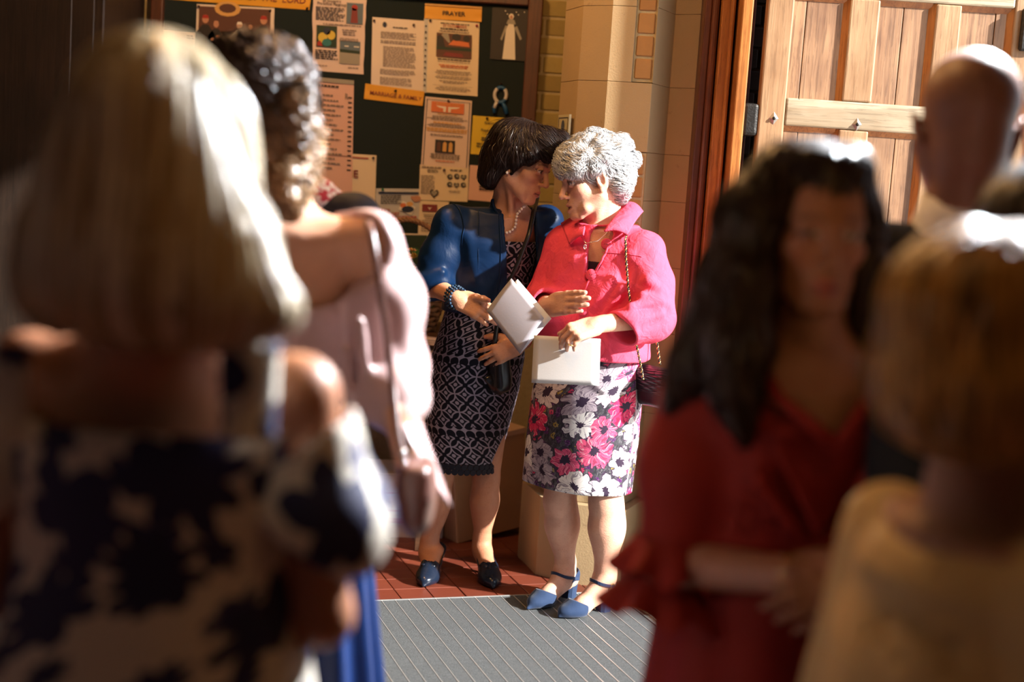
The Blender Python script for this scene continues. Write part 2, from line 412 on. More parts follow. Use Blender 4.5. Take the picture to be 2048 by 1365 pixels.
for i in (1, 3, 5):
    for k in range(4):
        w = X[i + 1] - X[i]; sp = {1: .24, 3: .45, 5: .68}[i] if k % 2 == 0 else {1: .28, 3: .52, 5: .5}[i]
        for u0, u1 in ((0, sp), (sp, 1)):
            dpiece('panel_plank', X[i] + u0 * w + (.0012 if u0 else -.01), X[i] + u1 * w - (.0012 if u1 < 1 else -.01), RZ[k][1] - .01, RZ[k + 1][0] + .01, M_OAKP, DY + .022 + random.uniform(0, .003), DY + .052, .002)
        # chamfered moulding on the right and the top of each panel
        for nm, poly in (('moulding', [(X[i + 1] - .020, DY + .023), (X[i + 1] + .002, DY + .006), (X[i + 1] + .002, DY + .026)]),):
            MB().prism(poly, RZ[k][1] - .002, RZ[k + 1][0] + .002).build(nm, M_FRAME, door)
        zt = RZ[k + 1][0]
        MB().add([(X[i] - .002, DY + .023, zt - .018), (X[i + 1] - .010, DY + .023, zt - .018), (X[i + 1] - .010, DY + .006, zt + .002), (X[i] - .002, DY + .006, zt + .002), (X[i] - .002, DY + .026, zt + .002), (X[i + 1] - .010, DY + .026, zt + .002)],
            [(0, 1, 2, 3), (3, 2, 5, 4), (0, 4, 5, 1), (0, 3, 4), (1, 5, 2)]).build('moulding', M_FRAME, door)
boxo('back_boarding', (X[0] + .004, DY + .0555, .02), (X[7] - .004, DY + .075, 2.715), M_FRAMED, door)
for x, zz in ((.829, 1.705), (1.110, 1.703), (1.388, 1.703), (1.645, 1.72), (.829, .85), (1.388, .85), (1.110, .85), (.829, 2.17), (1.110, 2.17), (1.388, 2.17)):
    s_ = .0215
    st = MB().add([(x - .016, DY, zz), (x, DY, zz - s_), (x + .016, DY, zz), (x, DY, zz + s_), (x - .006, DY - .006, zz), (x, DY - .006, zz - .008), (x + .006, DY - .006, zz), (x, DY - .006, zz + .008)],
        [(0, 1, 5, 4), (1, 2, 6, 5), (2, 3, 7, 6), (3, 0, 4, 7), (4, 5, 6, 7)]).build('stud_plate', M_STEEL, door)
    MB().ball((x, DY - .007, zz), (.006, .006, .006), 8, 5).build('stud_head', M_IRON, st, True)
lk = boxo('lock_case', (1.62, DY - .025, 1.98), (1.685, DY, 2.12), M_IRON, door, .006)
MB().ball((1.63, DY - .03, 1.86), (.022, .03, .022), 12, 8).build('door_knob', M_IRON, door, True)
# ------------------------------------------------------------------ notice board
BY = 5.895                                       # cloth face of the board
board = empty('notice_board', (-1.1, 5.92, .98)); tag(board, 'large dark notice board in a brown wooden frame on the brick wall', 'notice board')
def m_felt():
    t = NT('dark_green_felt'); v = t.obj(); n = t.noise(v, 500, 3, .7)
    return t.out(t.mix(n, (.004, .009, .009), (.010, .018, .017)), .95, t.bump(n, .3, .002))
bx1 = .005; bx0 = -1.50; bz0 = 1.02; bz1 = 2.135
boxo('backing', (bx0, BY, bz0), (bx1, 5.93, bz1), m_felt(), board)
for lo, hi in (((bx1 - .028, 5.868, bz0 - .04), (bx1 + .03, 5.93, bz1 + .045)), ((bx0 - .05, 5.868, bz0 - .04), (bx0, 5.93, bz1 + .045)), ((bx0, 5.868, bz1 - .004), (bx1 - .028, 5.93, bz1 + .045)), ((bx0, 5.868, bz0 - .04), (bx1 - .028, 5.93, bz0))):
    boxo('frame_bar', lo, hi, M_FRAMEB, board, .005, seg=2)

def m_paper(name, col, var=.06):
    t = NT(name); v = t.obj(); n = t.noise(v, 12, 4)
    return t.out(t.mix(n, tuple(c * (1 - var) for c in col), col), .55, t.bump(t.noise(v, 9, 2), .25, .006))
PAPER = {k: m_paper('paper_' + k, c) for k, c in dict(white=(.74, .62, .52), cream=(.74, .60, .42), pink=(.70, .42, .34), blush=(.72, .55, .48), yellow=(.66, .46, .02), amber=(.72, .34, .022), grey=(.52, .50, .48)).items()}
INK = {k: plain('ink_' + k, c, .6, .05) for k, c in dict(black=(.022, .016, .014), grey=(.20, .15, .13), red=(.36, .02, .012), orange=(.62, .16, .05), gold=(.62, .34, .10), blue=(.02, .10, .30), green=(.03, .12, .04), navy=(.012, .02, .05), brown=(.10, .035, .02), white=(.72, .66, .58), teal=(.02, .16, .16), skin=(.46, .22, .13), sky=(.10, .14, .18), stone=(.30, .27, .22), maroon=(.20, .025, .025), darkgreen=(.012, .03, .014), yellow=(.62, .44, .06), wine=(.10, .012, .03)).items()}
M_PIN = plain('dark_pin', (.03, .012, .012), .3, .1)
def dispP(o, y): pass
class Paper:
    n = 0
    def __init__(s, name, corners, matk, label, cat='paper', dy=.0, group=None, curl=.004, rag=0.0):
        """corners: TL, TR, BR, BL in the frame's pixels on the plane of the board"""
        Paper.n += 1
        y = BY - .0012 - dy - .0002 * (Paper.n % 5)
        s.y = y; s.c = [at(px, py, y) for px, py in corners]
        V = []; nx, ny = 6, 8
        for j in range(ny + 1):
            for i in range(nx + 1):
                p = s.uv(i / nx, j / ny); p = p.copy()
                p[1] -= curl * (abs(i / nx - .5) * 2) ** 3 * (.4 + .6 * (j / ny) ** 2) * (0.6 + .4 * math.sin(Paper.n * 3 + j))
                if rag and (i in (0, nx)): p[0] += random.uniform(-rag, rag)
                V.append(p)
        n1 = len(V); V += [v + np.array((0, .0006, 0)) for v in V]; Fs = []
        I = lambda i, j: j * (nx + 1) + i
        for j in range(ny):
            for i in range(nx):
                q = (I(i, j), I(i, j + 1), I(i + 1, j + 1), I(i + 1, j)); Fs += [q, tuple(k + n1 for k in q[::-1])]
        ring = [I(i, 0) for i in range(nx)] + [I(nx, j) for j in range(ny)] + [I(i, ny) for i in range(nx, 0, -1)] + [I(0, j) for j in range(ny, 0, -1)]
        for k in range(len(ring)):
            a, b = ring[k], ring[(k + 1) % len(ring)]; Fs.append((a, b, b + n1, a + n1))
        s.o = MB().add(V, Fs).build(name, PAPER[matk]); tag(s.o, label, cat, group)
        s.prints = {}
    def uv(s, u, v):
        a, b, c, d = s.c; return a * (1 - u) * (1 - v) + b * u * (1 - v) + c * u * v + d * (1 - u) * v
    def P(s, u, v, k=0):
        p = s.uv(u, v).copy(); p[1] -= .0052 + .0003 * k; return p
    def rect(s, u0, v0, u1, v1, ink, k=0):
        s.prints.setdefault(ink, MB()).quad(s.P(u0, v0, k), s.P(u0, v1, k), s.P(u1, v1, k), s.P(u1, v0, k)); return s
    def poly(s, pts, ink, k=1):
        s.prints.setdefault(ink, MB()).add([s.P(u, v, k) for u, v in pts], [tuple(range(len(pts)))]); return s
    def disc(s, u, v, ru, rv, ink, k=1, n=12): return s.poly([(u + ru * math.cos(2 * math.pi * i / n), v - rv * math.sin(2 * math.pi * i / n)) for i in range(n)][::-1], ink, k)
    def ring(s, u, v, ru, rv, w, ink, k=1, n=16):
        for i in range(n):
            a, b = 2 * math.pi * i / n, 2 * math.pi * (i + 1) / n
            s.poly([(u + ru * math.cos(a), v + rv * math.sin(a)), (u + ru * math.cos(b), v + rv * math.sin(b)), (u + (ru - w) * math.cos(b), v + (rv - w) * math.sin(b)), (u + (ru - w) * math.cos(a), v + (rv - w) * math.sin(a))], ink, k)
        return s
    def lines(s, u0, u1, v0, v1, n, ink='grey', h=.45, jit=.25, center=False):
        rr = random.Random(int(u0 * 991 + v0 * 7919 + n))
        st = (v1 - v0) / n
        for i in range(n):
            a, b = u0, u1 - (u1 - u0) * jit * rr.random() * (1 if (i % 4 == 3 or center) else .25)
            if center: d = (u1 - b) / 2; a += d; b = u1 - d
            x = a
            while x < b - .01:                      # broken into words
                w = rr.uniform(.03, .10); s.rect(x, v0 + st * i, min(x + w, b), v0 + st * (i + h), ink); x += w + .014
        return s
    def text(s, txt, u, v, hv, ink='black', width=None, bold=.0, align='CENTER', name='lettering', serif=True):
        cu = bpy.data.curves.new('lettering', 'FONT'); cu.body = txt; cu.align_x = align; cu.align_y = 'CENTER'; cu.size = 1.0; cu.offset = bold; cu.resolution_u = 2
        ob = bpy.data.objects.new('tmp', cu); COL.objects.link(ob)
        dg = bpy.context.evaluated_depsgraph_get(); me = bpy.data.meshes.new_from_object(ob.evaluated_get(dg))
        bpy.data.objects.remove(ob); 
        co = np.array([v_.co[:] for v_ in me.vertices]); 
        if len(co) == 0: return s
        fs = [tuple(p.vertices) for p in me.polygons]; bpy.data.meshes.remove(me)
        H = np.linalg.norm(s.uv(0, 1) - s.uv(0, 0)); Wd = np.linalg.norm(s.uv(1, 0) - s.uv(0, 0))
        sv = hv / .72                                  # cap height -> v units
        su = sv * H / Wd
        if width: su = width / (co[:, 0].max() - co[:, 0].min())
        s.prints.setdefault(ink, MB()).add([s.P(u + x * su, v - y * sv, 1) for x, y, _ in co], fs); return s
    def pin(s, u, v, mat=None):
        p = s.uv(u, v).copy(); p[1] -= .008
        MB().ball(p, (.0055, .008, .0055), 8, 6).build('pin', mat or M_PIN, s.o, True); return s
    def done(s):
        for ink, mb in s.prints.items(): tag(mb.build('print', INK[ink], s.o), kind='stuff')
        return s

G = 'sheets pinned to the notice board'
p = Paper('notice_strip', [(330, -22), (622, -4), (619, 20), (328, -2)], 'amber', 'amber title strip reading OF THE LORD above the clergy photograph', 'sign', .001, G)
p.text('Y OF THE  LORD', .74, .30, .52, 'maroon', .46, .012).pin(.985, .9).done()
p = Paper('clergy_photograph', [(394, 8), (549, 16), (546, 132), (390, 124)], 'white', 'photograph of robed clergy with a white border on the notice board', 'photograph', 0, G)
p.rect(.035, .035, .955, .99, 'brown', 0).rect(.30, .45, .955, .99, 'gold', 0)
p.disc(.40, .06, .17, .13, 'gold', 1).disc(.40, .05, .11, .08, 'brown', 2).poly([(.3, .33), (.58, .33), (.58, .36), (.3, .36)], 'brown', 1)
for u, v, sc, robe, cap in ((.12, .25, 1.25, 'black', 'red'), (.26, .33, 1.0, 'black', 'skin'), (.56, .33, 1.05, 'white', 'white'), (.70, .36, .8, 'black', 'skin'), (.87, .22, 1.3, 'black', 'red')):
    p.poly([(u - .13 * sc, v + .62 * sc), (u - .11 * sc, v + .2 * sc), (u - .03 * sc, v + .08 * sc), (u + .03 * sc, v + .08 * sc), (u + .12 * sc, v + .2 * sc), (u + .14 * sc, v + .62 * sc)][::-1] if False else [(u - .11 * sc, min(.985, v + .6 * sc)), (min(.95, u + .11 * sc), min(.985, v + .6 * sc)), (min(.95, u + .1 * sc), v + .2 * sc), (u + .03 * sc, v + .08 * sc), (u - .03 * sc, v + .08 * sc), (u - .10 * sc, v + .2 * sc)], robe, 2)
    p.disc(u, v, .035 * sc, .06 * sc, 'skin', 3).poly([(u - .034 * sc, v - .01), (u + .034 * sc, v - .01), (u + .024 * sc, v - .055 * sc), (u - .024 * sc, v - .055 * sc)], cap, 4)
for u, v in ((.22, .6), (.29, .55)): p.disc(u, v, .025, .03, 'skin', 4)
p.pin(.03, .04).pin(.95, .05).done()
Paper('notice_sheet', [(296, 58), (394, 66), (392, 122), (292, 114)], 'white', 'plain pale sheet half hidden behind the clergy photograph', 'paper', 0, G).lines(.8, .95, .12, .3, 2).done()
p = Paper('playgroup_sheet', [(626, -12), (733, -4), (727, 149), (624, 141)], 'blush', 'playgroup notice with three colour photographs and torn edges', 'paper', 0, G, rag=.002)
p.text("St Joseph's", .36, .075, .038, 'black', .34, .01).text('Pre-School Playgroup', .36, .115, .040, 'black', .54, .012)
p.lines(.06, .62, .16, .34, 9, 'black', .5).lines(.2, .92, .37, .40, 1).lines(.55, .85, .43, .52, 3, center=True).lines(.48, .92, .545, .60, 3, center=True)
p.lines(.06, .50, .72, .85, 5, 'black', .55).lines(.06, .3, .92, .945, 1).lines(.7, .9, .92, .945, 1)
p.rect(.64, .08, .95, .35, 'sky').poly([(.72, .34), (.86, .34), (.84, .16), (.74, .14)], 'maroon').disc(.79, .14, .06, .04, 'red')
p.rect(.08, .40, .47, .68, 'darkgreen').disc(.2, .56, .09, .07, 'yellow').disc(.36, .52, .08, .06, 'yellow', 2).disc(.28, .62, .09, .05, 'teal', 3).poly([(.1, .67), (.2, .67), (.16, .60), (.1, .62)], 'red', 2).disc(.28, .47, .07, .05, 'navy', 2)
p.rect(.53, .58, .92, .88, 'sky').poly([(.53, .88), (.92, .88), (.92, .74), (.53, .72)], 'stone').poly([(.53, .73), (.92, .74), (.92, .70), (.53, .69)], 'darkgreen', 2).poly([(.62, .655), (.7, .655), (.7, .64), (.62, .64)], 'white', 2).poly([(.8, .655), (.9, .655), (.9, .64), (.8, .64)], 'white', 2).done()
p = Paper('price_list', [(600, 151), (708, 161), (704, 402), (598, 392)], 'pink', 'long pinkish price list with a pale green header', 'paper', .0060, G)
p.rect(0, 0, 1, .035, 'stone').lines(.28, .72, .058, .075, 1, 'black', .9, 0).text('R', .87, .14, .05, 'grey', .06)
for i in range(16):
    v = .14 + i * .04; p.rect(.90, v, .97, v + .010, 'black'); p.lines(.42, .62 + .25 * ((i * 7) % 5) / 5, v - .004, v + .016, 1, 'grey', .6)
p.rect(.02, .63, .98, .634, 'brown').done()
p = Paper('welcome_poster', [(676, 306), (753, 311), (749, 450), (672, 445)], 'cream', 'cream poster with a red bar and red lettering under the price list', 'paper', -.0006, G)
p.rect(.05, .042, .80, .058, 'red').text('ME', .545, .29, .105, 'maroon', None, .02, align='RIGHT').text('k', .95, .75, .06, 'green').pin(.93, .04).done()
p = Paper('parish_letter', [(745, 34), (849, 42), (846, 186), (742, 178)], 'white', 'typed letter under clear plastic pinned by two dark pins', 'paper', 0, G)
p.disc(.24, .09, .04, .035, 'navy').lines(.4, .68, .115, .13, 1, 'black', .9, 0).lines(.17, .85, .19, .29, 5).lines(.17, .85, .31, .36, 2).lines(.22, .85, .39, .68, 15).lines(.17, .85, .71, .79, 4).lines(.17, .8, .82, .93, 6).pin(.04, .05).pin(.80, .07).done()
p = Paper('prayer_strip', [(850, 7), (964, 14), (963, 44), (849, 37)], 'amber', 'amber title strip reading PRAYER above the retreat poster', 'sign', .001, G)
p.rect(0, 0, 1, .12, 'gold').text('PRAYER', .51, .58, .30, 'black', .40, .012).done()
p = Paper('retreat_poster', [(857, 38), (959, 46), (955, 193), (853, 185)], 'cream', 'cream retreat poster with a dark lakeside photograph', 'paper', 0, G)
p.text("ST CUTHMAN'S", .52, .075, .036, 'red', .46, .012).lines(.24, .80, .035, .052, 1, 'black', .6, 0).lines(.24, .78, .105, .125, 1, 'black', .8, 0).lines(.22, .80, .14, .155, 1, 'grey', .8, 0)
p.rect(.17, .175, .86, .50, 'brown').rect(.17, .36, .86, .40, 'darkgreen', 1).poly([(.17, .36), (.34, .36), (.30, .24), (.24, .2), (.17, .23)], 'black', 1).poly([(.40, .33), (.82, .34), (.8, .28), (.5, .26)], 'orange', 1).poly([(.40, .30), (.44, .3), (.40, .18), (.30, .18), (.26, .2)], 'stone', 1).disc(.56, .22, .09, .05, 'black', 2).disc(.76, .23, .07, .045, 'black', 2).poly([(.3, .48), (.7, .49), (.68, .44), (.36, .43)], 'maroon', 1)
p.lines(.2, .84, .52, .54, 1, 'black', .7, 0).lines(.2, .84, .555, .57, 1, 'grey').lines(.2, .84, .60, .65, 2, 'orange', .5, .2, True).lines(.15, .88, .68, .74, 4, 'grey', .5, .3, True).lines(.15, .88, .755, .80, 3, 'grey', .5, .3, True).lines(.2, .84, .82, .86, 2, 'grey', .5, .4, True).rect(.12, .885, .9, .888, 'grey').lines(.15, .88, .90, .96, 4, 'grey', .5, .3, True).pin(.04, .02).pin(.95, .04, plain('red_pin', (.4, .02, .03), .3)).done()
p = Paper('plastic_wallet_edge', [(848, 37), (857, 38), (853, 186), (845, 185)], 'grey', 'punched plastic wallet edge beside the retreat poster', 'plastic sleeve', .0, G)
for i in range(11): p.disc(.5, .1 + .08 * i, .22, .012, 'black')
p.done()
p = Paper('marriage_strip', [(731, 167), (849, 183), (845, 212), (728, 198)], 'amber', 'tilted amber title strip reading MARRIAGE & FAMILY', 'sign', .003, G)
p.text('MARRIAGE & FAMILY', .53, .56, .27, 'maroon', .88, .008).pin(.52, .22).done()
p = Paper('retrouvaille_sheet', [(851, 193), (944, 202), (937, 337), (842, 330)], 'blush', 'pinkish sheet with an orange banner of two birds and a window picture', 'paper', .0006, G)
for a in ((.035, .03, .965, .036), (.035, .03, .05, .99), (.95, .03, .965, .99)): p.rect(*a, 'navy')
p.rect(.14, .06, .84, .21, 'orange').poly([(.24, .115), (.46, .12), (.455, .20), (.40, .20), (.40, .15), (.3, .14)][::-1], 'white').poly([(.76, .115), (.50, .12), (.505, .20), (.56, .20), (.56, .15), (.68, .14)], 'white').text('MARRIAGE CARE', .49, .088, .022, 'gold', .5, .01)
p.lines(.28, .72, .225, .245, 1, 'gold', .7, 0).lines(.06, .94, .265, .33, 4, 'black', .5, .3, True).lines(.2, .8, .35, .375, 1, 'gold', .8, 0).lines(.08, .92, .385, .43, 3, 'black', .5, .2, True).lines(.06, .94, .44, .50, 2, 'gold', .7, .2, True).lines(.06, .94, .53, .56, 2, 'black', .5, .4, True)
p.rect(.27, .61, .69, .80, 'black')
for i in range(3): p.poly([(.31 + .125 * i, .78), (.39 + .125 * i, .78), (.39 + .125 * i, .66), (.35 + .125 * i, .63), (.31 + .125 * i, .66)], 'gold' if i else 'brown')
p.lines(.12, .88, .82, .90, 4, 'black', .5, .4, True).lines(.3, .7, .915, .935, 1, 'orange', .7, 0).pin(.5, .035).done()
p = Paper('statue_picture', [(985, 15), (1058, 20), (1052, 123), (980, 118)], 'grey', 'dark picture of a pale robed statue beside the prayer notices', 'picture', 0, G)
p.rect(0, 0, 1, 1, 'black').poly([(.34, .985), (.70, .985), (.64, .40), (.60, .30), (.46, .30), (.40, .42)], 'white').poly([(.40, .3), (.66, .3), (.62, .22), (.55, .19), (.50, .19), (.44, .22)], 'stone').poly([(.26, .60), (.30, .63), (.44, .34), (.38, .33)], 'stone').poly([(.80, .60), (.85, .57), (.70, .33), (.62, .36)], 'stone').disc(.53, .15, .07, .055, 'white', 2).disc(.53, .165, .04, .038, 'skin', 3)
for u, v in ((.36, .05), (.42, .11), (.66, .06), (.72, .11), (.88, .05)): p.disc(u, v, .015, .012, 'white')
p.done()
p = Paper('evening_mass_sheet', [(946, 231), (1036, 238), (1031, 315), (941, 308)], 'yellow', 'yellow sheet announcing an evening mass', 'paper', 0, G)
p.text('Evening Mass', .48, .17, .065, 'black', .42, .02).text('and', .42, .27, .03, 'black').text('Prepare for Sunday', .48, .36, .07, 'black', .56, .02).text('7.15pm Wednesday', .46, .46, .045, 'black', .44).lines(.16, .85, .54, .66, 2, 'black', .5, .2, True).lines(.12, .88, .70, .84, 2, 'black', .4, .1, True).lines(.3, .7, .88, .93, 1, 'black', .5, .1).pin(.32, .05).done()
p = Paper('hearts_sheet', [(840, 329), (938, 334), (935, 404), (838, 400)], 'cream', 'cream sheet printed with small heart pictures', 'paper', .0006, G)
p.lines(.04, .44, .05, .10, 1, 'grey', .7, 0).lines(.15, .38, .13, .22, 3, 'black', .5, .3, True).lines(.03, .32, .30, .84, 14, 'grey', .5).lines(.62, .86, .10, .14, 1, 'black', .7, 0).lines(.6, .86, .70, .76, 2, 'grey', .5, .3, True)
def heart(u, v, r, rv, ink, k): p.poly([(u, v + rv), (u + r * .7, v + rv * .25), (u + r, v - rv * .3), (u + r * .7, v - rv * .85), (u + r * .3, v - rv * .85), (u, v - rv * .45), (u - r * .3, v - rv * .85), (u - r * .7, v - rv * .85), (u - r, v - rv * .3), (u - r * .7, v + rv * .25)], ink, k)
heart(.31, .80, .095, .12, 'black', 1); heart(.31, .80, .065, .085, 'stone', 2)
for i, (u, v) in enumerate(((.62, .30), (.76, .28), (.90, .30), (.62, .52), (.76, .54), (.90, .52))):
    (heart(u, v, .06, .075, 'black', 1), heart(u, v, .038, .045, 'stone', 2)) if i in (2, 4) else p.disc(u, v, .055, .07, 'black', 1).disc(u + .01, v, .03, .04, 'stone', 2)
p.pin(.50, .12).done()
p = Paper('prayer_card', [(838, 401), (898, 404), (893, 474), (836, 470)], 'cream', 'cream sheet with a small maroon banner below the hearts sheet', 'paper', 0, G)
p.rect(.12, .10, .62, .30, 'maroon').poly([(.3, .17), (.37, .26), (.44, .17), (.37, .2)], 'white').lines(.1, .85, .38, .92, 9, 'grey', .4, .4, True).done()
p = Paper('pink_notice', [(940, 330), (1000, 335), (996, 405), (936, 400)], 'pink', 'salmon pink notice pinned behind the dark haired woman', 'paper', 0, G)
p.text('A', .55, .17, .13, 'brown').lines(.4, .95, .34, .40, 1, 'black').lines(.35, .95, .5, .72, 3, 'black', .5).done()
p = Paper('get_together_poster', [(752, 377), (840, 378), (838, 444), (750, 444)], 'grey', "grey poster with red lettering reading LET'S GET TOGETHER", 'poster', .0008, G)
p.rect(.06, .10, .98, .155, 'navy').lines(.12, .6, .20, .48, 5, 'black', .5).text("LET'S", .20, .66, .085, 'red', .27, .03).text('GET', .46, .76, .085, 'red', .2, .03).text('TOGETHER', .66, .87, .085, 'red', .60, .03).rect(.06, .82, .30, .95, 'brown')
p.poly([(.52, .62), (.82, .80), (.92, .55), (.62, .36)], 'white').disc(.63, .50, .07, .07, 'orange', 2).disc(.78, .46, .08, .07, 'gold', 2).disc(.74, .62, .14, .10, 'navy', 3).poly([(.80, .30), (.98, .30), (.98, .22), (.80, .22)], 'pinkish' if 'pinkish' in INK else 'skin').disc(.93, .30, .10, .10, 'skin', 2).pin(.16, .03, plain('green_pin', (.02, .2, .08), .3)).done()
p = Paper('garden_picture', [(742, 466), (856, 468), (853, 560), (740, 558)], 'white', 'dark green garden picture at the bottom of the notice board', 'picture', 0, G)
p.rect(.01, .03, .99, 1, 'darkgreen').disc(.75, .4, .12, .1, 'green', 1).disc(.5, .6, .2, .1, 'black', 1).disc(.85, .75, .06, .05, 'gold', 2).done()

# blue and white rosette hung on the board
ro = empty('ribbon_rosette', at(1000, 190, BY - .008)); tag(ro, 'blue and white ribbon loop hanging on the notice board', 'ribbon')
M_RB = plain('blue_ribbon', (.01, .08, .22), .5); M_RW = plain('white_ribbon', (.55, .52, .50), .5)
c0 = at(1001, 190, BY - .010)
for a0, a1, mt in ((-.6, .9, M_RW), (.9, 2.2, M_RB), (2.2, 4.4, M_RW), (4.4, 5.68, M_RB)):
    MB().tube([c0 + np.array((.024 * math.cos(a), 0, .030 * math.sin(a))) for a in np.linspace(a0, a1, 9)], .0075, 8).build('ribbon_loop', mt, ro, True)
MB().tube([c0 + np.array((-.012, 0, -.026)), c0 + np.array((-.022, 0, -.05)), c0 + np.array((-.020, 0, -.075))], [.006, .009, .008], 8).build('ribbon_tail', M_RB, ro, True)
MB().tube([c0 + np.array((.008, 0, -.026)), c0 + np.array((.022, 0, -.05)), c0 + np.array((.030, 0, -.075))], [.006, .009, .009], 8).build('ribbon_tail', M_RB, ro, True)
MB().tube([c0 + np.array((-.014, -.004, -.03)), c0 + np.array((-.022, -.004, -.055))], .0072, 8).build('ribbon_tail', M_RW, ro, True)
MB().ball(c0 + np.array((0, 0, .045)), .005, 8, 6).build('pin', M_PIN, ro, True)

# small notice plate on the stone jamb
pl = [(.124, 5.265), (.160, 5.105)]
d_ = nrm(np.array(pl[1]) - np.array(pl[0])); n_ = np.array((d_[1], -d_[0])) * 1.0
if n_[0] > 0: n_ = -n_
c_ = (np.array(pl[0]) + np.array(pl[1])) / 2 + n_ * .006
Rn = np.array(((d_[0], n_[0], 0), (d_[1], n_[1], 0), (0, 0, 1.0))); zc = 1.615
nt = MB().box((*c_, zc), (.080, .004, .068), Rn).build('wall_notice', plain('notice_plastic', (.50, .45, .28), .4, .05)); tag(nt, 'small cream notice with a dark blue oval fixed to the stone jamb', 'sign')
def np_(u, v, k): return np.array((*c_, zc)) + Rn @ np.array((u, .0045 + .0006 * k, v))
mb = MB()
for a in ((-.068, .055, .068, .058), (-.068, .0, .068, .003), (-.068, -.058, .068, -.055), (-.068, -.058, -.063, .058), (.063, -.058, .068, .058)): mb.quad(np_(a[0], a[1], 1), np_(a[2], a[1], 1), np_(a[2], a[3], 1), np_(a[0], a[3], 1))
mb.build('border_line', INK['navy'], nt)
MB().add([np_(.022 * math.cos(t), .028 + .021 * math.sin(t), 2) for t in np.linspace(0, 6.0, 16)], [tuple(range(16))]).build('oval_emblem', plain('emblem_blue', (.01, .05, .12), .4), nt)
mb = MB()
for i in range(4): mb.quad(np_(-.035, -.012 - .01 * i, 1), np_(.035, -.012 - .01 * i, 1), np_(.035, -.016 - .01 * i, 1), np_(-.035, -.016 - .01 * i, 1))
mb.build('small_print', INK['navy'], nt)
# ------------------------------------------------------------------ lamps of the porch (out of frame, above)
M_BRASS = plain('brass', (.55, .38, .12), .3, .1, metal=1.0)
def m_bulb():
    t = NT('lamp_bulb'); return t.out((1, .8, .5), .4, Emission_Color=(1, .62, .28), Emission_Strength=12.0)
M_BULB = m_bulb()
for li, (x, y, z, w) in enumerate(LAMPS):
    L_ = empty('pendant_lamp', (x, y, z)); tag(L_, ('brass pendant lamp hanging in front of the notice board', 'brass pendant lamp hanging low above the golden bob and blonde heads', 'brass pendant lamp hanging high above the entrance mat')[li], 'lamp', 'porch pendant lamps')
    MB().tube([(x, y, 3.6), (x, y, z + .22)], .006, 8).build('cord', M_IRON, L_)
    V = []; Fs = []; n = 20
    for r, zz in ((.03, .22), (.06, .20), (.14, .10), (.17, .06), (.165, .06), (.135, .095), (.055, .19)):
        for k in range(n): V.append((x + r * math.cos(6.2832 * k / n), y + r * math.sin(6.2832 * k / n), z + zz))
    for i in range(6):
        for k in range(n): Fs.append((i * n + k, i * n + (k + 1) % n, (i + 1) * n + (k + 1) % n, (i + 1) * n + k))
    MB().add(V, Fs).build('shade', M_BRASS, L_, True)
    MB().ball((x, y, z + .12), .035, 12, 8).build('bulb', M_BULB, L_, True)
    ld = bpy.data.lights.new('lamp_light', 'POINT'); ld.energy = w; ld.color = LAMP_COL; ld.shadow_soft_size = .12
    lo = bpy.data.objects.new('lamp_light', ld); COL.objects.link(lo); lo.location = (x, y, z - .02)

# added unseen lamp below the lintel, puts bright rims on the near guests
fx, fy, fz, fw_ = RIM_FLOOD; fo = np.array((fx, fy, fz)); fd_ = nrm(np.array(RIM_FLOOD_AIM) - fo); fs_ = nrm(np.cross(fd_, (0, 0, 1.0))); fu_ = np.cross(fs_, fd_); FR_ = np.stack([fs_, fd_, fu_], 1)
fl_e = empty('added_rim_flood', fo); tag(fl_e, 'added unseen black lamp hung below the door lintel for rim light', 'lamp')
MB().box(fo - fd_ * .05, (.11, .05, .075), FR_).build('housing', M_IRON, fl_e, bevel=.01)
MB().box(fo + fd_ * .001, (.10, .002, .065), FR_).build('lens', NT('added_rim_lens').out((.9, .92, 1), .3, Emission_Color=(.9, .95, 1), Emission_Strength=6.0), fl_e)
MB().tube([fo - fd_ * .06, fo - fd_ * .10 + np.array((.0, 0, .05)), fo - fd_ * .10 + np.array((.0, 0, .12)), (fo[0] - fd_[0] * .10, fo[1] - fd_[1] * .10, 3.07)], .012, 8).build('bracket', M_IRON, fl_e)
sp = bpy.data.lights.new('added_rim_spot', 'SPOT'); sp.energy = fw_; sp.color = (.93, .96, 1.0); sp.spot_size = math.radians(74); sp.spot_blend = .4; sp.shadow_soft_size = .08
sp_o = bpy.data.objects.new('added_rim_spot', sp); COL.objects.link(sp_o); sp_o.location = Vector(fo + fd_ * .02); sp_o.rotation_euler = Vector(-fd_).to_track_quat('Z', 'Y').to_euler()

# ------------------------------------------------------------------ boxes, table and basket behind the women
M_CARD = plain('cardboard', (.40, .23, .12), .8, .12, 14, .15, 90); M_CARD2 = plain('pale_cardboard', (.52, .34, .24), .8, .1, 14, .15, 90); M_DARK = plain('dark_gap', (.01, .008, .006), .9)
bc = onfloor(915, 1090); Rb = rotz(math.radians(36)) @ rotv((0, 1, 0), math.radians(-7.0))
bw, bd, bh = .34, .25, .40
bxo = empty('cardboard_box', bc + np.array((.15, .2, 0))); tag(bxo, 'tan cardboard archive box tilted behind the dark patterned skirt', 'box')
ctr = bc + Rb @ np.array((bw / 2, bd / 2, bh / 2 )) + np.array((0, 0, .004))
def bpart(name, c, h, mat, bev=.003): return MB().box(ctr + Rb @ np.array(c), h, Rb).build(name, mat, bxo, bevel=bev)
bpart('front_panel', (0, -bd / 2, 0), (bw / 2, .003, bh / 2), M_CARD); bpart('back_panel', (0, bd / 2, 0), (bw / 2, .003, bh / 2), M_CARD)
e_ = bpart('end_panel', (-bw / 2, 0, 0), (.003, bd / 2, bh / 2), M_CARD2); bpart('end_panel', (bw / 2, 0, 0), (.003, bd / 2, bh / 2), M_CARD2)
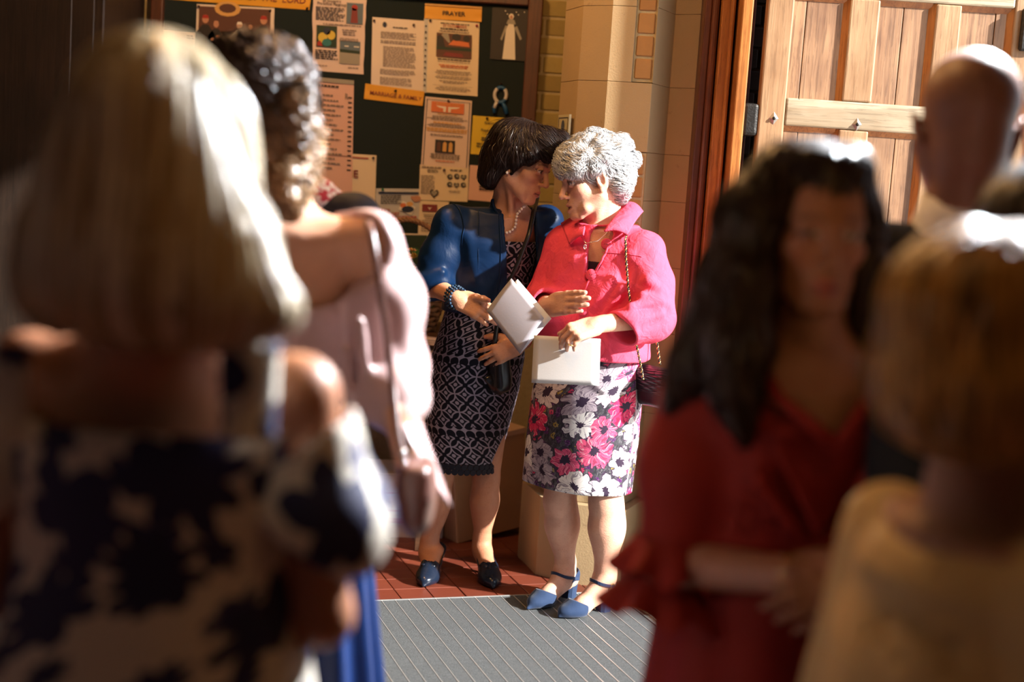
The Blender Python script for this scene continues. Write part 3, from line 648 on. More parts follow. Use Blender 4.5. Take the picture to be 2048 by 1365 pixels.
bpart('base_panel', (0, 0, -bh / 2 + .004), (bw / 2, bd / 2, .003), M_CARD); bpart('lid', (0, 0, bh / 2), (bw / 2 + .006, bd / 2 + .006, .012), M_CARD2)
MB().box(ctr + Rb @ np.array((-bw / 2 - .0034, -.02, .0)), (.0008, .012, .04), Rb).build('hand_hole', M_DARK, e_, bevel=.0)
c2 = onfloor(850, 1078) + np.array((-.10, .10, 0)); b2 = empty('printed_carton', c2); tag(b2, 'white carton with pink printed lines standing on the tiles', 'box')
M_CART = plain('white_carton', (.52, .42, .42), .7, .06); M_PINKINK = plain('pink_ink', (.42, .10, .18), .6)
R2 = rotz(math.radians(10))
MB().box(c2 + np.array((0, 0, .13)), (.15, .13, .127), R2).build('carton_body', M_CART, b2, bevel=.004)
MB().box(c2 + np.array((0, 0, .258)), (.152, .132, .004), R2).build('carton_flap', M_CART, b2, bevel=.002)
for zz, w in ((.075, .10), (.115, .12), (.15, .12), (.185, .12)): MB().box(c2 + R2 @ np.array((.02, -.1306, zz)), (w, .0008, .004 if zz > .1 else .010), R2).build('printed_line', M_PINKINK, b2)

# added dark cupboard, covers a sunlit patch of wall beyond the notice board
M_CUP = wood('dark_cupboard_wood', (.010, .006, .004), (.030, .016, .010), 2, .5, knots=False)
cu = empty('added_cupboard', (-2.15, 5.62, .0)); tag(cu, 'added tall dark cupboard masking a sunlit wall patch beside the notice board', 'cupboard')
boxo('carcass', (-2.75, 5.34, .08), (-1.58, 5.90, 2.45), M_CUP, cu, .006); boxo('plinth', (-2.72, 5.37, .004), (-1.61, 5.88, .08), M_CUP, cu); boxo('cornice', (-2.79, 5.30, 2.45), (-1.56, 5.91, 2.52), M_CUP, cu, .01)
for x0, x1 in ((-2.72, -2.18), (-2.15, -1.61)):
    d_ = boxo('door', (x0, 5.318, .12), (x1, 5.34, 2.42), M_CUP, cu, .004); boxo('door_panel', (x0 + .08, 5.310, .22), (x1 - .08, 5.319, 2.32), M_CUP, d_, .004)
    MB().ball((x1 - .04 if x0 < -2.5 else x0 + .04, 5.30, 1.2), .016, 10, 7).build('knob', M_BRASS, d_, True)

M_TABLE = wood('table_wood', (.05, .022, .01), (.12, .05, .022), 0, .5, knots=False)
tb = empty('side_table', (-.62, 5.54, 0)); tag(tb, 'dark wooden side table under the wicker basket', 'table')
boxo('table_top', (-.98, 5.26, .80), (-.24, 5.82, .83), M_TABLE, tb, .004)
for x in (-.94, -.30):
    for y in (5.30, 5.76): boxo('leg', (x - .02, y - .02, .007), (x + .02, y + .02, .80), M_TABLE, tb, .003)
boxo('apron', (-.92, 5.30, .73), (-.28, 5.32, .80), M_TABLE, tb); boxo('apron', (-.92, 5.76, .73), (-.28, 5.78, .80), M_TABLE, tb)
M_WICK = plain('wicker', (.20, .085, .03), .6, .35, 60, .5, 120)
bk = empty('wicker_basket', (-.43, 5.50, .83)); tag(bk, 'wicker basket with a tall arched handle on the side table', 'basket')
kc = np.array((-.43, 5.50, .83))
for lv in range(9):
    z = .012 + lv * .02; r = .105 + .045 * (lv / 8)
    MB().tube([kc + np.array((r * 1.15 * math.cos(t), r * math.sin(t), z + .006 * math.sin(12 * t + math.pi * lv))) for t in np.linspace(0, 2 * math.pi, 49)], .0105, 6, False).build('wicker_band', M_WICK, bk, True)
MB().prism([(kc[0] + .12 * math.cos(t), kc[1] + .105 * math.sin(t)) for t in np.linspace(0, 2 * math.pi, 20, False)], kc[2] + .001, kc[2] + .012).build('basket_base', M_WICK, bk)
hz = at(815, 440, 5.5)[2] - kc[2]
for ph in (0, 2.1, 4.2):
    pts = []
    for t in np.linspace(0, math.pi, 40):
        q = kc + np.array((.165 * math.cos(t), 0, .17 + (hz - .17) * math.sin(t) ** .75)); a = 22 * t + ph
        pts.append(q + .006 * np.array((math.cos(a) * math.cos(t), math.sin(a), math.cos(a) * math.sin(t))))
    MB().tube(pts, .0065, 6).build('handle_strand', M_WICK, bk, True)
M_PET = [plain('petal_cream', (.62, .47, .20), .7), plain('petal_yellow', (.60, .36, .06), .7), plain('petal_peach', (.60, .34, .18), .7)]; M_LEAF = plain('flower_leaf', (.04, .08, .02), .6)
rf = random.Random(5)
for i in range(26):
    t = rf.uniform(0, 6.28); r = math.sqrt(rf.random()) * .135; z = .17 + .11 * (1 - (r / .135) ** 2) + rf.uniform(-.02, .03)
    if i > 17: t = rf.uniform(-1.0, .6); r = rf.uniform(.13, .17); z = rf.uniform(.16, .26)
    c = kc + np.array((r * 1.1 * math.cos(t), r * math.sin(t), z)); f = empty('flower', c); tag(f, ('cream', 'yellow', 'peach')[i % 3] + (' flower head spilling over the side of the wicker basket' if i > 17 else ' flower head heaped inside the wicker basket'), 'flower', 'flowers in the wicker basket')
    R_ = rotv((rf.random(), rf.random(), rf.random()), rf.uniform(-.7, .7)); mb = MB()
    for ring, (rr, nn_, up) in enumerate(((.022, 6, .2), (.015, 5, .6), (.008, 4, 1.1))):
        for k in range(nn_):
            a = 6.2832 * k / nn_ + ring * .5; d = np.array((math.cos(a), math.sin(a), up)); d /= np.linalg.norm(d); sd_ = np.array((-math.sin(a), math.cos(a), 0))
            mb.add([c + R_ @ v for v in (np.zeros(3), d * rr * .6 + sd_ * rr * .45, d * rr * 1.05 + np.array((0, 0, .003)), d * rr * .6 - sd_ * rr * .45)], [(0, 1, 2, 3)])
    mb.build('petals', M_PET[i % 3], f); MB().ball(c + R_ @ np.array((0, 0, .004)), .006, 7, 5).build('centre', M_PET[1], f, True)
    MB().tube([c, kc + (c - kc) * np.array((.75, .75, .35))], .0025, 5).build('stem', M_LEAF, f)
# ------------------------------------------------------------------ smooth solids for people and clothes
def smin(a, b, k):
    if k <= 0: return np.minimum(a, b)
    h = np.maximum(k - np.abs(a - b), 0) / k
    return np.minimum(a, b) - h * h * k * .25
class Vol:
    """signed distance grid; shapes are blended into it and the surface is read off as one continuous quad mesh"""
    def __init__(s, lo, hi, h, zfine=()):
        x = np.arange(lo[0], hi[0] + h, h, dtype=np.float32); y = np.arange(lo[1], hi[1] + h, h, dtype=np.float32)
        z = [lo[2]]
        while z[-1] < hi[2]:
            st = h
            for a, b, hz in zfine:
                if a <= z[-1] < b: st = hz
            z.append(z[-1] + st)
        s.ax = [x, y, np.array(z, np.float32)]; s.h = h
        s.D = np.full([len(a) for a in s.ax], .3, np.float32)
    def op(s, lo, hi, f, k=0., mode='u', pad=0.):
        e = k + 3 * s.h + pad; sl = []
        for a, l, u in zip(s.ax, lo, hi):
            i = int(np.searchsorted(a, l - e)); j = int(np.searchsorted(a, u + e)); 
            if j <= i: return s
            sl.append(slice(i, j))
        sl = tuple(sl); X = s.ax[0][sl[0]][:, None, None]; Y = s.ax[1][sl[1]][None, :, None]; Z = s.ax[2][sl[2]][None, None, :]
        d = f(X, Y, Z).astype(np.float32); A = s.D[sl]
        if mode == 'u': s.D[sl] = smin(A, d, k)
        elif mode == 's': s.D[sl] = -smin(-A, d, k)
        return s
    def seg(s, a, b, ra, rb=None, k=.01, mode='u', pad=0.):
        a = np.asarray(a, np.float32); b = np.asarray(b, np.float32); rb = ra if rb is None else rb; ab_ = b - a; L2 = float(ab_ @ ab_) + 1e-9; r = max(ra, rb)
        def f(X, Y, Z):
            t = np.clip(((X - a[0]) * ab_[0] + (Y - a[1]) * ab_[1] + (Z - a[2]) * ab_[2]) / L2, 0, 1)
            return np.sqrt((X - a[0] - t * ab_[0]) ** 2 + (Y - a[1] - t * ab_[1]) ** 2 + (Z - a[2] - t * ab_[2]) ** 2) - (ra + (rb - ra) * t)
        return s.op(np.minimum(a, b) - r, np.maximum(a, b) + r, f, k, mode, pad)
    def chain(s, pts, rad, k=.01, mode='u', pad=0.):
        for i in range(len(pts) - 1): s.seg(pts[i], pts[i + 1], rad[i], rad[i + 1], k, mode, pad)
        return s
    def ell(s, c, r, R=None, k=.01, mode='u', pad=0.):
        c = np.asarray(c, np.float32); r = np.asarray(r, np.float32); R = np.eye(3) if R is None else R
        ext = np.sqrt(((R * r[None, :]) ** 2).sum(1))
        def f(X, Y, Z):
            P = [X - c[0], Y - c[1], Z - c[2]]; q = [R[0, i] * P[0] + R[1, i] * P[1] + R[2, i] * P[2] for i in range(3)]
            k0 = np.sqrt(sum((q[i] / r[i]) ** 2 for i in range(3))); k1 = np.sqrt(sum((q[i] / r[i] ** 2) ** 2 for i in range(3))) + 1e-6
            return k0 * (k0 - 1) / k1
        return s.op(c - ext, c + ext, f, k, mode, pad)
    def box(s, c, hlf, R=None, rad=.004, k=.006, mode='u', pad=0.):
        c = np.asarray(c, np.float32); hlf = np.asarray(hlf, np.float32); R = np.eye(3) if R is None else R; ext = np.abs(R) @ hlf
        def f(X, Y, Z):
            P = [X - c[0], Y - c[1], Z - c[2]]; q = [np.abs(R[0, i] * P[0] + R[1, i] * P[1] + R[2, i] * P[2]) - (hlf[i] - rad) for i in range(3)]
            return np.sqrt(sum(np.maximum(v, 0) ** 2 for v in q)) + np.minimum(np.maximum(np.maximum(q[0], q[1]), q[2]), 0) - rad
        return s.op(c - ext, c + ext, f, k, mode, pad)
    def half(s, p, n, k=.002, lo=None, hi=None):
        """cut away the side that n points to (inside an optional box)"""
        p = np.asarray(p, np.float32); n = nrm(n)
        f = lambda X, Y, Z: -((X - p[0]) * n[0] + (Y - p[1]) * n[1] + (Z - p[2]) * n[2])
        lo = [a[0] for a in s.ax] if lo is None else lo; hi = [a[-1] for a in s.ax] if hi is None else hi
        e = s.h * 3 + k
        return s.op(np.asarray(lo) + e, np.asarray(hi) - e, f, k, 's')
    def loft(s, secs, yaw=0., k=.02, mode='u', grow=0., pw=2.0, pad=0.):
        """secs: rows of z, cx, cy, rx, ry (rx across the body, ry front to back) turned by yaw"""
        S = np.array(sorted(secs), np.float32); zz = S[:, 0]; c_, s_ = math.cos(yaw), math.sin(yaw)
        m = float(max(S[:, 3].max(), S[:, 4].max())) + grow
        lo = np.array((S[:, 1].min() - m, S[:, 2].min() - m, zz[0] - grow)); hi = np.array((S[:, 1].max() + m, S[:, 2].max() + m, zz[-1] + grow))
        def f(X, Y, Z):
            def I(i):
                v = np.interp(Z.ravel(), zz, S[:, i]); w = .5 * v + .25 * (np.interp(Z.ravel() - .02, zz, S[:, i]) + np.interp(Z.ravel() + .02, zz, S[:, i])); return w.reshape(Z.shape).astype(np.float32)
            dx = X - I(1); dy = Y - I(2); u = np.abs((dx * c_ + dy * s_) / (I(3) + grow)); v = np.abs((-dx * s_ + dy * c_) / (I(4) + grow))
            k0 = (u ** pw + v ** pw) ** (1 / pw); d = (k0 - 1) * np.minimum(I(3), I(4)) * (1 + .35 * np.clip(u - v, 0, 1))
            dz = np.maximum(zz[0] - grow - Z, Z - zz[-1] - grow)
            return np.maximum(d, dz)
        return s.op(lo, hi, f, k, mode, pad)
    def carve(s, other):
        s.D = np.maximum(s.D, -other.D); return s
    def like(s):
        o = object.__new__(Vol); o.ax = s.ax; o.h = s.h; o.D = np.full_like(s.D, .3); return o
    def mesh(s):
        D = s.D; D[0], D[-1], D[:, 0], D[:, -1], D[:, :, 0], D[:, :, -1] = (.3,) * 6
        I = D < 0; c = np.zeros([n - 1 for n in D.shape], np.uint8)
        for i in (0, 1):
            for j in (0, 1):
                for k in (0, 1): c += I[i:I.shape[0] - 1 + i, j:I.shape[1] - 1 + j, k:I.shape[2] - 1 + k]
        act = np.argwhere((c > 0) & (c < 8)); idx = np.full(c.shape, -1, np.int32); idx[tuple(act.T)] = np.arange(len(act)); del c
        P = np.zeros((len(act), 3), np.float64); N = np.zeros(len(act))
        cor = {}
        for i in (0, 1):
            for j in (0, 1):
                for k in (0, 1): cor[i, j, k] = D[act[:, 0] + i, act[:, 1] + j, act[:, 2] + k]
        for a in range(3):
            for u in (0, 1):
                for v in (0, 1):
                    p0 = [0, 0, 0]; p0[(a + 1) % 3] = u; p0[(a + 2) % 3] = v; p1 = list(p0); p1[a] = 1
                    d0, d1 = cor[tuple(p0)], cor[tuple(p1)]; m = (d0 < 0) != (d1 < 0); t = np.where(m, d0 / np.where(m, d0 - d1, 1), 0)
                    for ax in range(3):
                        A = s.ax[ax]; b = act[:, ax]; lo_ = A[b + p0[ax]]; hi_ = A[b + p1[ax]]
                        P[:, ax] += np.where(m, lo_ + (hi_ - lo_) * t, 0)
                    N += m
        P /= N[:, None]; Fs = []
        for a in range(3):
            b, e = (a + 1) % 3, (a + 2) % 3; s0 = [slice(None)] * 3; s1 = [slice(None)] * 3; s0[a] = slice(0, -1); s1[a] = slice(1, None)
            ed = np.argwhere(I[tuple(s0)] != I[tuple(s1)]); ins = I[tuple(ed.T)]
            def cell(db, de):
                q = ed.copy(); q[:, b] += db; q[:, e] += de; return idx[tuple(q.T)]
            Q = np.stack([cell(-1, -1), cell(0, -1), cell(0, 0), cell(-1, 0)], 1); Q[~ins] = Q[~ins][:, ::-1]; Fs.append(Q)
        Fq = np.concatenate(Fs); Fq = Fq[(Fq >= 0).all(1)]
        return P, Fq
    def sampler(s):
        ax = s.ax; D = s.D
        def val(P):
            ii = []; ff = []
            for a in range(3):
                A = ax[a]; i = np.clip(np.searchsorted(A, P[:, a]) - 1, 0, len(A) - 2); ii.append(i); ff.append(np.clip((P[:, a] - A[i]) / (A[i + 1] - A[i]), 0, 1))
            r = 0
            for i in (0, 1):
                for j in (0, 1):
                    for k in (0, 1):
                        w = (ff[0] if i else 1 - ff[0]) * (ff[1] if j else 1 - ff[1]) * (ff[2] if k else 1 - ff[2]); r = r + w * D[ii[0] + i, ii[1] + j, ii[2] + k]
            return r
        def grad(P, e=.004):
            g = np.stack([val(P + np.eye(3)[a] * e) - val(P - np.eye(3)[a] * e) for a in range(3)], 1); return g / (np.linalg.norm(g, axis=1)[:, None] + 1e-9)
        return val, grad
def onsurf(vol, pts, off=0.0, it=6):
    val, grad = vol.sampler(); P = np.array(pts, float)
    for _ in range(it): P = P - grad(P) * np.clip(val(P) - off, -.02, .02)[:, None]
    return P
def dense(pts, n=24):
    P = np.array(pts, float); d = np.r_[0, np.cumsum(np.linalg.norm(np.diff(P, axis=0), axis=1))]; q = np.linspace(0, d[-1], n); return np.stack([np.interp(q, d, P[:, a]) for a in range(3)], 1)
def vnormals(V, Fq):
    n = np.cross(V[Fq[:, 2]] - V[Fq[:, 0]], V[Fq[:, 3]] - V[Fq[:, 1]]); N = np.zeros_like(V)
    for k in range(4): np.add.at(N, Fq[:, k], n)
    return N / (np.linalg.norm(N, axis=1)[:, None] + 1e-12)
def smooth_mesh(V, Fq, it=2, lam=.5):
    E = np.concatenate([Fq[:, [0, 1]], Fq[:, [1, 2]], Fq[:, [2, 3]], Fq[:, [3, 0]]]); cnt = np.bincount(E[:, 0], minlength=len(V)).astype(float)
    for _ in range(it):
        A = np.stack([np.bincount(E[:, 0], V[E[:, 1], a], len(V)) for a in range(3)], 1) / np.maximum(cnt, 1)[:, None]
        V = V + lam * (A - V)
    return V
def wavy(V, seed, freqs, amps):
    """smooth random relief: sums of sines in random directions"""
    r = np.random.default_rng(seed); out = np.zeros(len(V))
    for f, a in zip(freqs, amps):
        for _ in range(4):
            d = nrm(r.normal(size=3)); d2 = nrm(r.normal(size=3)); ph = r.uniform(0, 6.28)
            out += a / 2 * np.sin(f * (V @ d) + ph + 1.3 * np.sin(f * .6 * (V @ d2)))
    return out
class Frame:
    """o: origin; columns of R: side (the person's right), forward, up"""
    def __init__(s, o, fwd, up=(0, 0, 1), sc=1.0):
        f = nrm(fwd); r = nrm(np.cross(f, np.asarray(up, float))); u = np.cross(r, f); s.R = np.stack([r, f, u], 1); s.o = np.asarray(o, float); s.sc = sc
    def __call__(s, x, y, z): return s.o + s.R @ (np.array((x, y, z)) * s.sc)
    def local(s, P): return ((P - s.o) @ s.R) / s.sc

def head(v, F, age=0.0, mouth=0.0, smile=0.0, ears=True, face=True):
    c = F.sc; E = lambda p, r, k=.01, m='u', Rl=None: v.ell(F(*p), np.array(r) * c, F.R if Rl is None else F.R @ Rl, k * c, m)
    S = lambda a, b, ra, rb=None, k=.01, m='u': v.seg(F(*a), F(*b), ra * c, (ra if rb is None else rb) * c, k * c, m)
    E((0, -.020, .048), (.073, .092, .076), 0); E((0, .040, .040), (.058, .048, .056), .02); E((0, .036, -.030), (.053, .052, .072), .02)
    E((0, -.03, -.02), (.058, .06, .05), .03)
    for q in (-1, 1):
        E((q * .040, .052, -.020), (.022, .026, .020), .02)
        S((q * .052, .0, -.050), (q * .022, .066, -.100), .020, .014, .022)
    E((0, .080, -.100), (.019, .016, .015), .018); E((0, .074, -.066), (.028, .022, .026), .015)
    if face:
        for q in (-1, 1):
            S((q * .012, .086, .022), (q * .046, .070, .020), .011, .009, .012)
            E((q * .031, .098, .003), (.017, .013, .0115), .011, 's')
            v.ell(F(q * .031, .0765, .003), np.array((.0125, .0125, .0125)) * c, None, .001)
            S((q * .046, .0785, .006), (q * .031, .0895, .0112), .003, .0032, .004); S((q * .031, .0895, .0112), (q * .017, .0835, .006), .0032, .003, .004)
            S((q * .045, .0785, -.001), (q * .031, .0875, -.0052), .0024, .0026, .004); S((q * .031, .0875, -.0052), (q * .017, .083, -.001), .0026, .0024, .004)
        S((0, .084, .020), (0, .108, -.028), .0078, .0088, .012); E((0, .1095, -.0335), (.0100, .0100, .0092), .007)
        for q in (-1, 1):
            E((q * .0115, .098, -.0375), (.0072, .0088, .0068), .006); E((q * .0060, .105, -.0450), (.0032, .005, .003), .002, 's')
        # lips
        dz = mouth * .006
        for q in (-1, 1):
            S((0, .0965, -.0640 + dz * .3), (q * .021, .0850, -.0690 + smile * .004), .0052, .0030, .005)
            S((0, .0950, -.0760 - dz), (q * .019, .0850, -.0715 - dz * .4 + smile * .003), .0060, .0030, .005)
            S((0, .104, -.0697 - dz * .3), (q * .023, .0880, -.0702 + smile * .004), .0016 + dz * .55, .0012, .003, 's')
            if age > 0:
                S((q * .017, .0985, -.046), (q * .034, .0800, -.080), .0022 * age, .0016 * age, .008, 's')
                S((q * .031, .0800, -.084), (q * .029, .0760, -.103), .0020 * age, .0012, .008, 's')
                E((q * .038, .052, -.082), (.014 * age + .006, .016, .014), .014)
                S((q * .020, .0850, -.0155), (q * .044, .0740, -.012), .0018 * age, .001, .006, 's')
        if mouth > 0: E((0, .098, -.0705 - dz * .5), (.011, .012, .0035 * mouth), .002, 's')
    if ears:
        for q in (-1, 1):
            Rl = rotv((0, 1, 0), q * .25) @ rotv((1, 0, 0), -.2)
            E((q * .075, -.008, -.006), (.0090, .0195, .034), .006, 'u', Rl); E((q * .0805, -.004, -.002), (.006, .0095, .018), .004, 's', Rl); E((q * .073, -.002, -.034), (.006, .008, .009), .006)
    return v
def face_color(P, F, col, base, lip=(.42, .12, .10), brow=(.10, .07, .05), iris=(.05, .035, .03), white=(.62, .58, .55), browz=.021, grey=0.0):
    L = F.local(P); x = np.abs(L[:, 0]); y = L[:, 1]; z = L[:, 2]
    def mixc(w, c2): col[:] = col * (1 - w[:, None]) + np.array(c2) * w[:, None]
    g = lambda d, r: np.clip(1 - d / r, 0, 1)
    near = (y > .03)
    mixc(near * .35 * g(np.sqrt((x - .042) ** 2 + (z + .028) ** 2), .035), (base[0] * 1.0, base[1] * .62, base[2] * .58))
    lips = near * (y > .080) * (x < .021) * (np.abs(z + .0700) < .0125 - x * .42); mixc(np.clip(lips * .8, 0, 1), lip)
    mixc((near * (y > .082) * (x < .019) * (np.abs(z + .0700) < .0016)).astype(float) * .8, (.05, .015, .015))
    ed = np.sqrt(((x - .031) / .0135) ** 2 + ((z - .003) / .0058) ** 2); mixc(near * (y > .07) * (ed < 1) * .9, white)
    ir = np.sqrt((x - .031) ** 2 + (z - .003) ** 2); mixc((near * (y > .075) * (ir < .0062)).astype(float), iris)
    lash = near * (y > .07) * (np.abs(x - .031) < .0155) * (np.abs(z - .0098 + ((x - .031) / .0155) ** 2 * .006) < .0022); mixc(lash * .85, (.03, .02, .018))
    mixc(near * (y > .06) * .25 * g(np.abs(ed - 1.5), .7), (base[0] * .55, base[1] * .42, base[2] * .42))
    bz_ = np.abs(z - browz - .006 + ((x - .030) / .024) ** 2 * .006); mixc(near * (y > .06) * (np.abs(x - .031) < .021) * np.clip(1 - bz_ / .0045, 0, 1) * .75, brow)
    return col
NAILS = []
def hand(v, Wr, d, n, t, curls, sc=1.0, thumb=(.55, .55, .2), tlen=1.0, tcurl=.5, splay=(.10, .03, -.03, -.10), k=.003, rad=1.0):
    """Wr wrist, d towards the knuckles, n out of the back of the hand, t towards the thumb; curls: 4 x (a1, a2, a3)"""
    d = nrm(d); n = nrm(n - d * (np.asarray(n, float) @ d)); t0 = np.cross(d, n); t = t0 if t0 @ np.asarray(t, float) > 0 else -t0
    R = np.stack([t, d, n], 1); W_ = np.asarray(Wr, float)
    v.seg(W_ - d * .02 * sc, W_ + d * .02 * sc, .0235 * sc, .022 * sc, .012)
    v.box(W_ + (d * .050 + t * .001 - n * .002) * sc, np.array((.037, .046, .0135)) * sc, R, .0125 * sc, .014)
    v.ell(W_ + (d * .038 + t * .026 - n * .010) * sc, np.array((.017, .030, .014)) * sc, R, .012)
    off = (.0285, .0095, -.0095, -.0275); ln = (.070, .078, .072, .057); kb = (.088, .093, .089, .080)
    for i in range(4):
        p = W_ + (d * kb[i] + t * off[i] - n * .001) * sc; a = splay[i]; di = d * math.cos(a) + t * math.sin(a); ang = 0; r0 = np.array((.0094, .0086, .0077, .0066)) * sc * rad * (1, 1.03, 1, .88)[i]
        v.ell(p + n * .003 * sc, np.array((.0085, .012, .008)) * sc, R, .008)
        pts = [p]
        for j, fr in enumerate((.44, .31, .25)):
            ang += curls[i][j]; dd = di * math.cos(ang) - n * math.sin(ang); pts.append(pts[-1] + dd * ln[i] * fr * sc)
        v.chain(pts, r0, k * sc)
        nn = di * math.sin(ang) + n * math.cos(ang); NAILS.append((pts[-1] + nn * .005 * sc + dd * .001 * sc, .0062 * sc))
    p = W_ + (d * .022 + t * .026 - n * .010) * sc; dd = nrm(d * thumb[0] + t * thumb[1] - n * thumb[2]); p1 = p + dd * .042 * sc * tlen; ax = nrm(np.cross(dd, n)); d2 = nrm(dd * math.cos(tcurl) + d * math.sin(tcurl)); p2 = p1 + d2 * .030 * sc * tlen; p3 = p2 + nrm(d2 + d * .2) * .022 * sc * tlen
    v.chain([p, p1, p2, p3], np.array((.0145, .0115, .0105, .0082)) * sc, .008 * sc); NAILS.append((p3 + n * .006 * sc, .007 * sc))
    return v
def nail_color(P, col, c2=(.62, .40, .33)):
    for c, r in NAILS:
        m = np.linalg.norm(P - c, axis=1) < r * 1.05; col[m] = col[m] * .3 + np.array(c2) * .7
    NAILS.clear()
def leg(v, hip, knee, ank, heel, toe, r=(.078, .054, .036), calf=1.0, k=.02):
    hip, knee, ank, heel, toe = (np.asarray(q, float) for q in (hip, knee, ank, heel, toe))
    v.seg(hip, knee, r[0], r[1], k); fd = nrm((toe - heel) * (1, 1, 0)); mid = knee + (ank - knee) * .32
    v.seg(knee, mid, r[1] * .98, r[1] * .98, .02); v.seg(mid, ank + (0, 0, .03), r[1] * .92, r[2] * .98, .03); v.seg(ank + (0, 0, .03), ank, r[2] * .98, r[2], .02)
    v.ell(mid - fd * .014, (r[1] * .95, r[1] * 1.0, .10), None, .03)
    v.seg(ank, heel + (0, 0, .012), r[2] * .92, .026, .02); v.seg(ank + fd * .02 - (0, 0, .015), heel * .35 + toe * .65 + (0, 0, .016), .030, .024, .025); v.seg(heel + (0, 0, .012), heel * .35 + toe * .65 + (0, 0, .008), .026, .026, .02)
    v.seg(heel * .35 + toe * .65 + (0, 0, .010), heel * .08 + toe * .92 + (0, 0, .004), .028, .016, .02)
    return v

# ------------------------------------------------------------------ cloth and hair
def loft_skin(secs, nth=96, nz=60, fold=None, yaw=0., thick=.004, z0=None, z1=None, hem=None):
    """open tube of cloth (outer and inner skin joined at hem and waist); returns V, F, uvw"""
    S = np.array(sorted(secs)); zs = np.linspace(S[-1, 0] if z1 is None else z1, S[0, 0] if z0 is None else z0, nz); th = np.linspace(0, 2 * math.pi, nth, endpoint=False)
    V = []; U = []; c_, s_ = math.cos(yaw), math.sin(yaw)
    for side in (0, 1):
        for j, z in enumerate(zs):
            cx, cy, rx, ry = (np.interp(z, S[:, 0], S[:, i]) for i in (1, 2, 3, 4))
            zz = z + (hem(th) * ((j / (nz - 1)) ** 2) if hem is not None else 0 * th)
            f = fold(th, (zs[0] - z) / (zs[0] - zs[-1])) if fold is not None else 0
            a = (rx + f - side * thick) * np.cos(th); b = (ry + f - side * thick) * np.sin(th)
            V.append(np.stack([cx + a * c_ - b * s_, cy + a * s_ + b * c_, zz], 1)); U.append(np.stack([th * (rx + ry) / 2, zz, 0 * th], 1))
    V = np.concatenate(V); U = np.concatenate(U); n = nth * nz; I = np.arange(n).reshape(nz, nth); J = np.roll(I, -1, 1)
    q = np.stack([I[:-1], I[1:], J[1:], J[:-1]], -1).reshape(-1, 4)[:, ::-1].copy(); qi = (q + n)[:, ::-1]
    q = q[:, ::-1]; qi = qi[:, ::-1]
    hemf = np.stack([I[-1], I[-1] + n, J[-1] + n, J[-1]], -1); topf = np.stack([I[0], J[0], J[0] + n, I[0] + n], -1)
    return V, np.concatenate([q, qi, hemf, topf]), U
def patch(P, nu=14, nv=10, bulge=None, thick=.004):
    """P: 4 corners (u0v0, u1v0, u1v1, u0v1) or a function (u, v)->point; a sheet with thickness"""
    f = P if callable(P) else (lambda u, v: P[0] * (1 - u) * (1 - v) + P[1] * u * (1 - v) + P[2] * u * v + P[3] * (1 - u) * v)
    G_ = np.array([[f(i / nu, j / nv) + (bulge(i / nu, j / nv) if bulge else 0) for i in range(nu + 1)] for j in range(nv + 1)], float)
    du = np.gradient(G_, axis=1); dv = np.gradient(G_, axis=0); N = np.cross(du, dv); N /= np.linalg.norm(N, axis=2)[..., None] + 1e-9
    A = G_ + N * thick / 2; B = G_ - N * thick / 2; V = np.concatenate([A.reshape(-1, 3), B.reshape(-1, 3)]); n = (nu + 1) * (nv + 1); I = np.arange(n).reshape(nv + 1, nu + 1)
    q = np.stack([I[:-1, :-1], I[:-1, 1:], I[1:, 1:], I[1:, :-1]], -1).reshape(-1, 4); r = np.concatenate([I[0, :], I[1:, -1], I[-1, -2::-1], I[-2:0:-1, 0]]); r2 = np.roll(r, -1)
    return V, np.concatenate([q, (q + n)[:, ::-1], np.stack([r, r + n, r2 + n, r2], -1)])
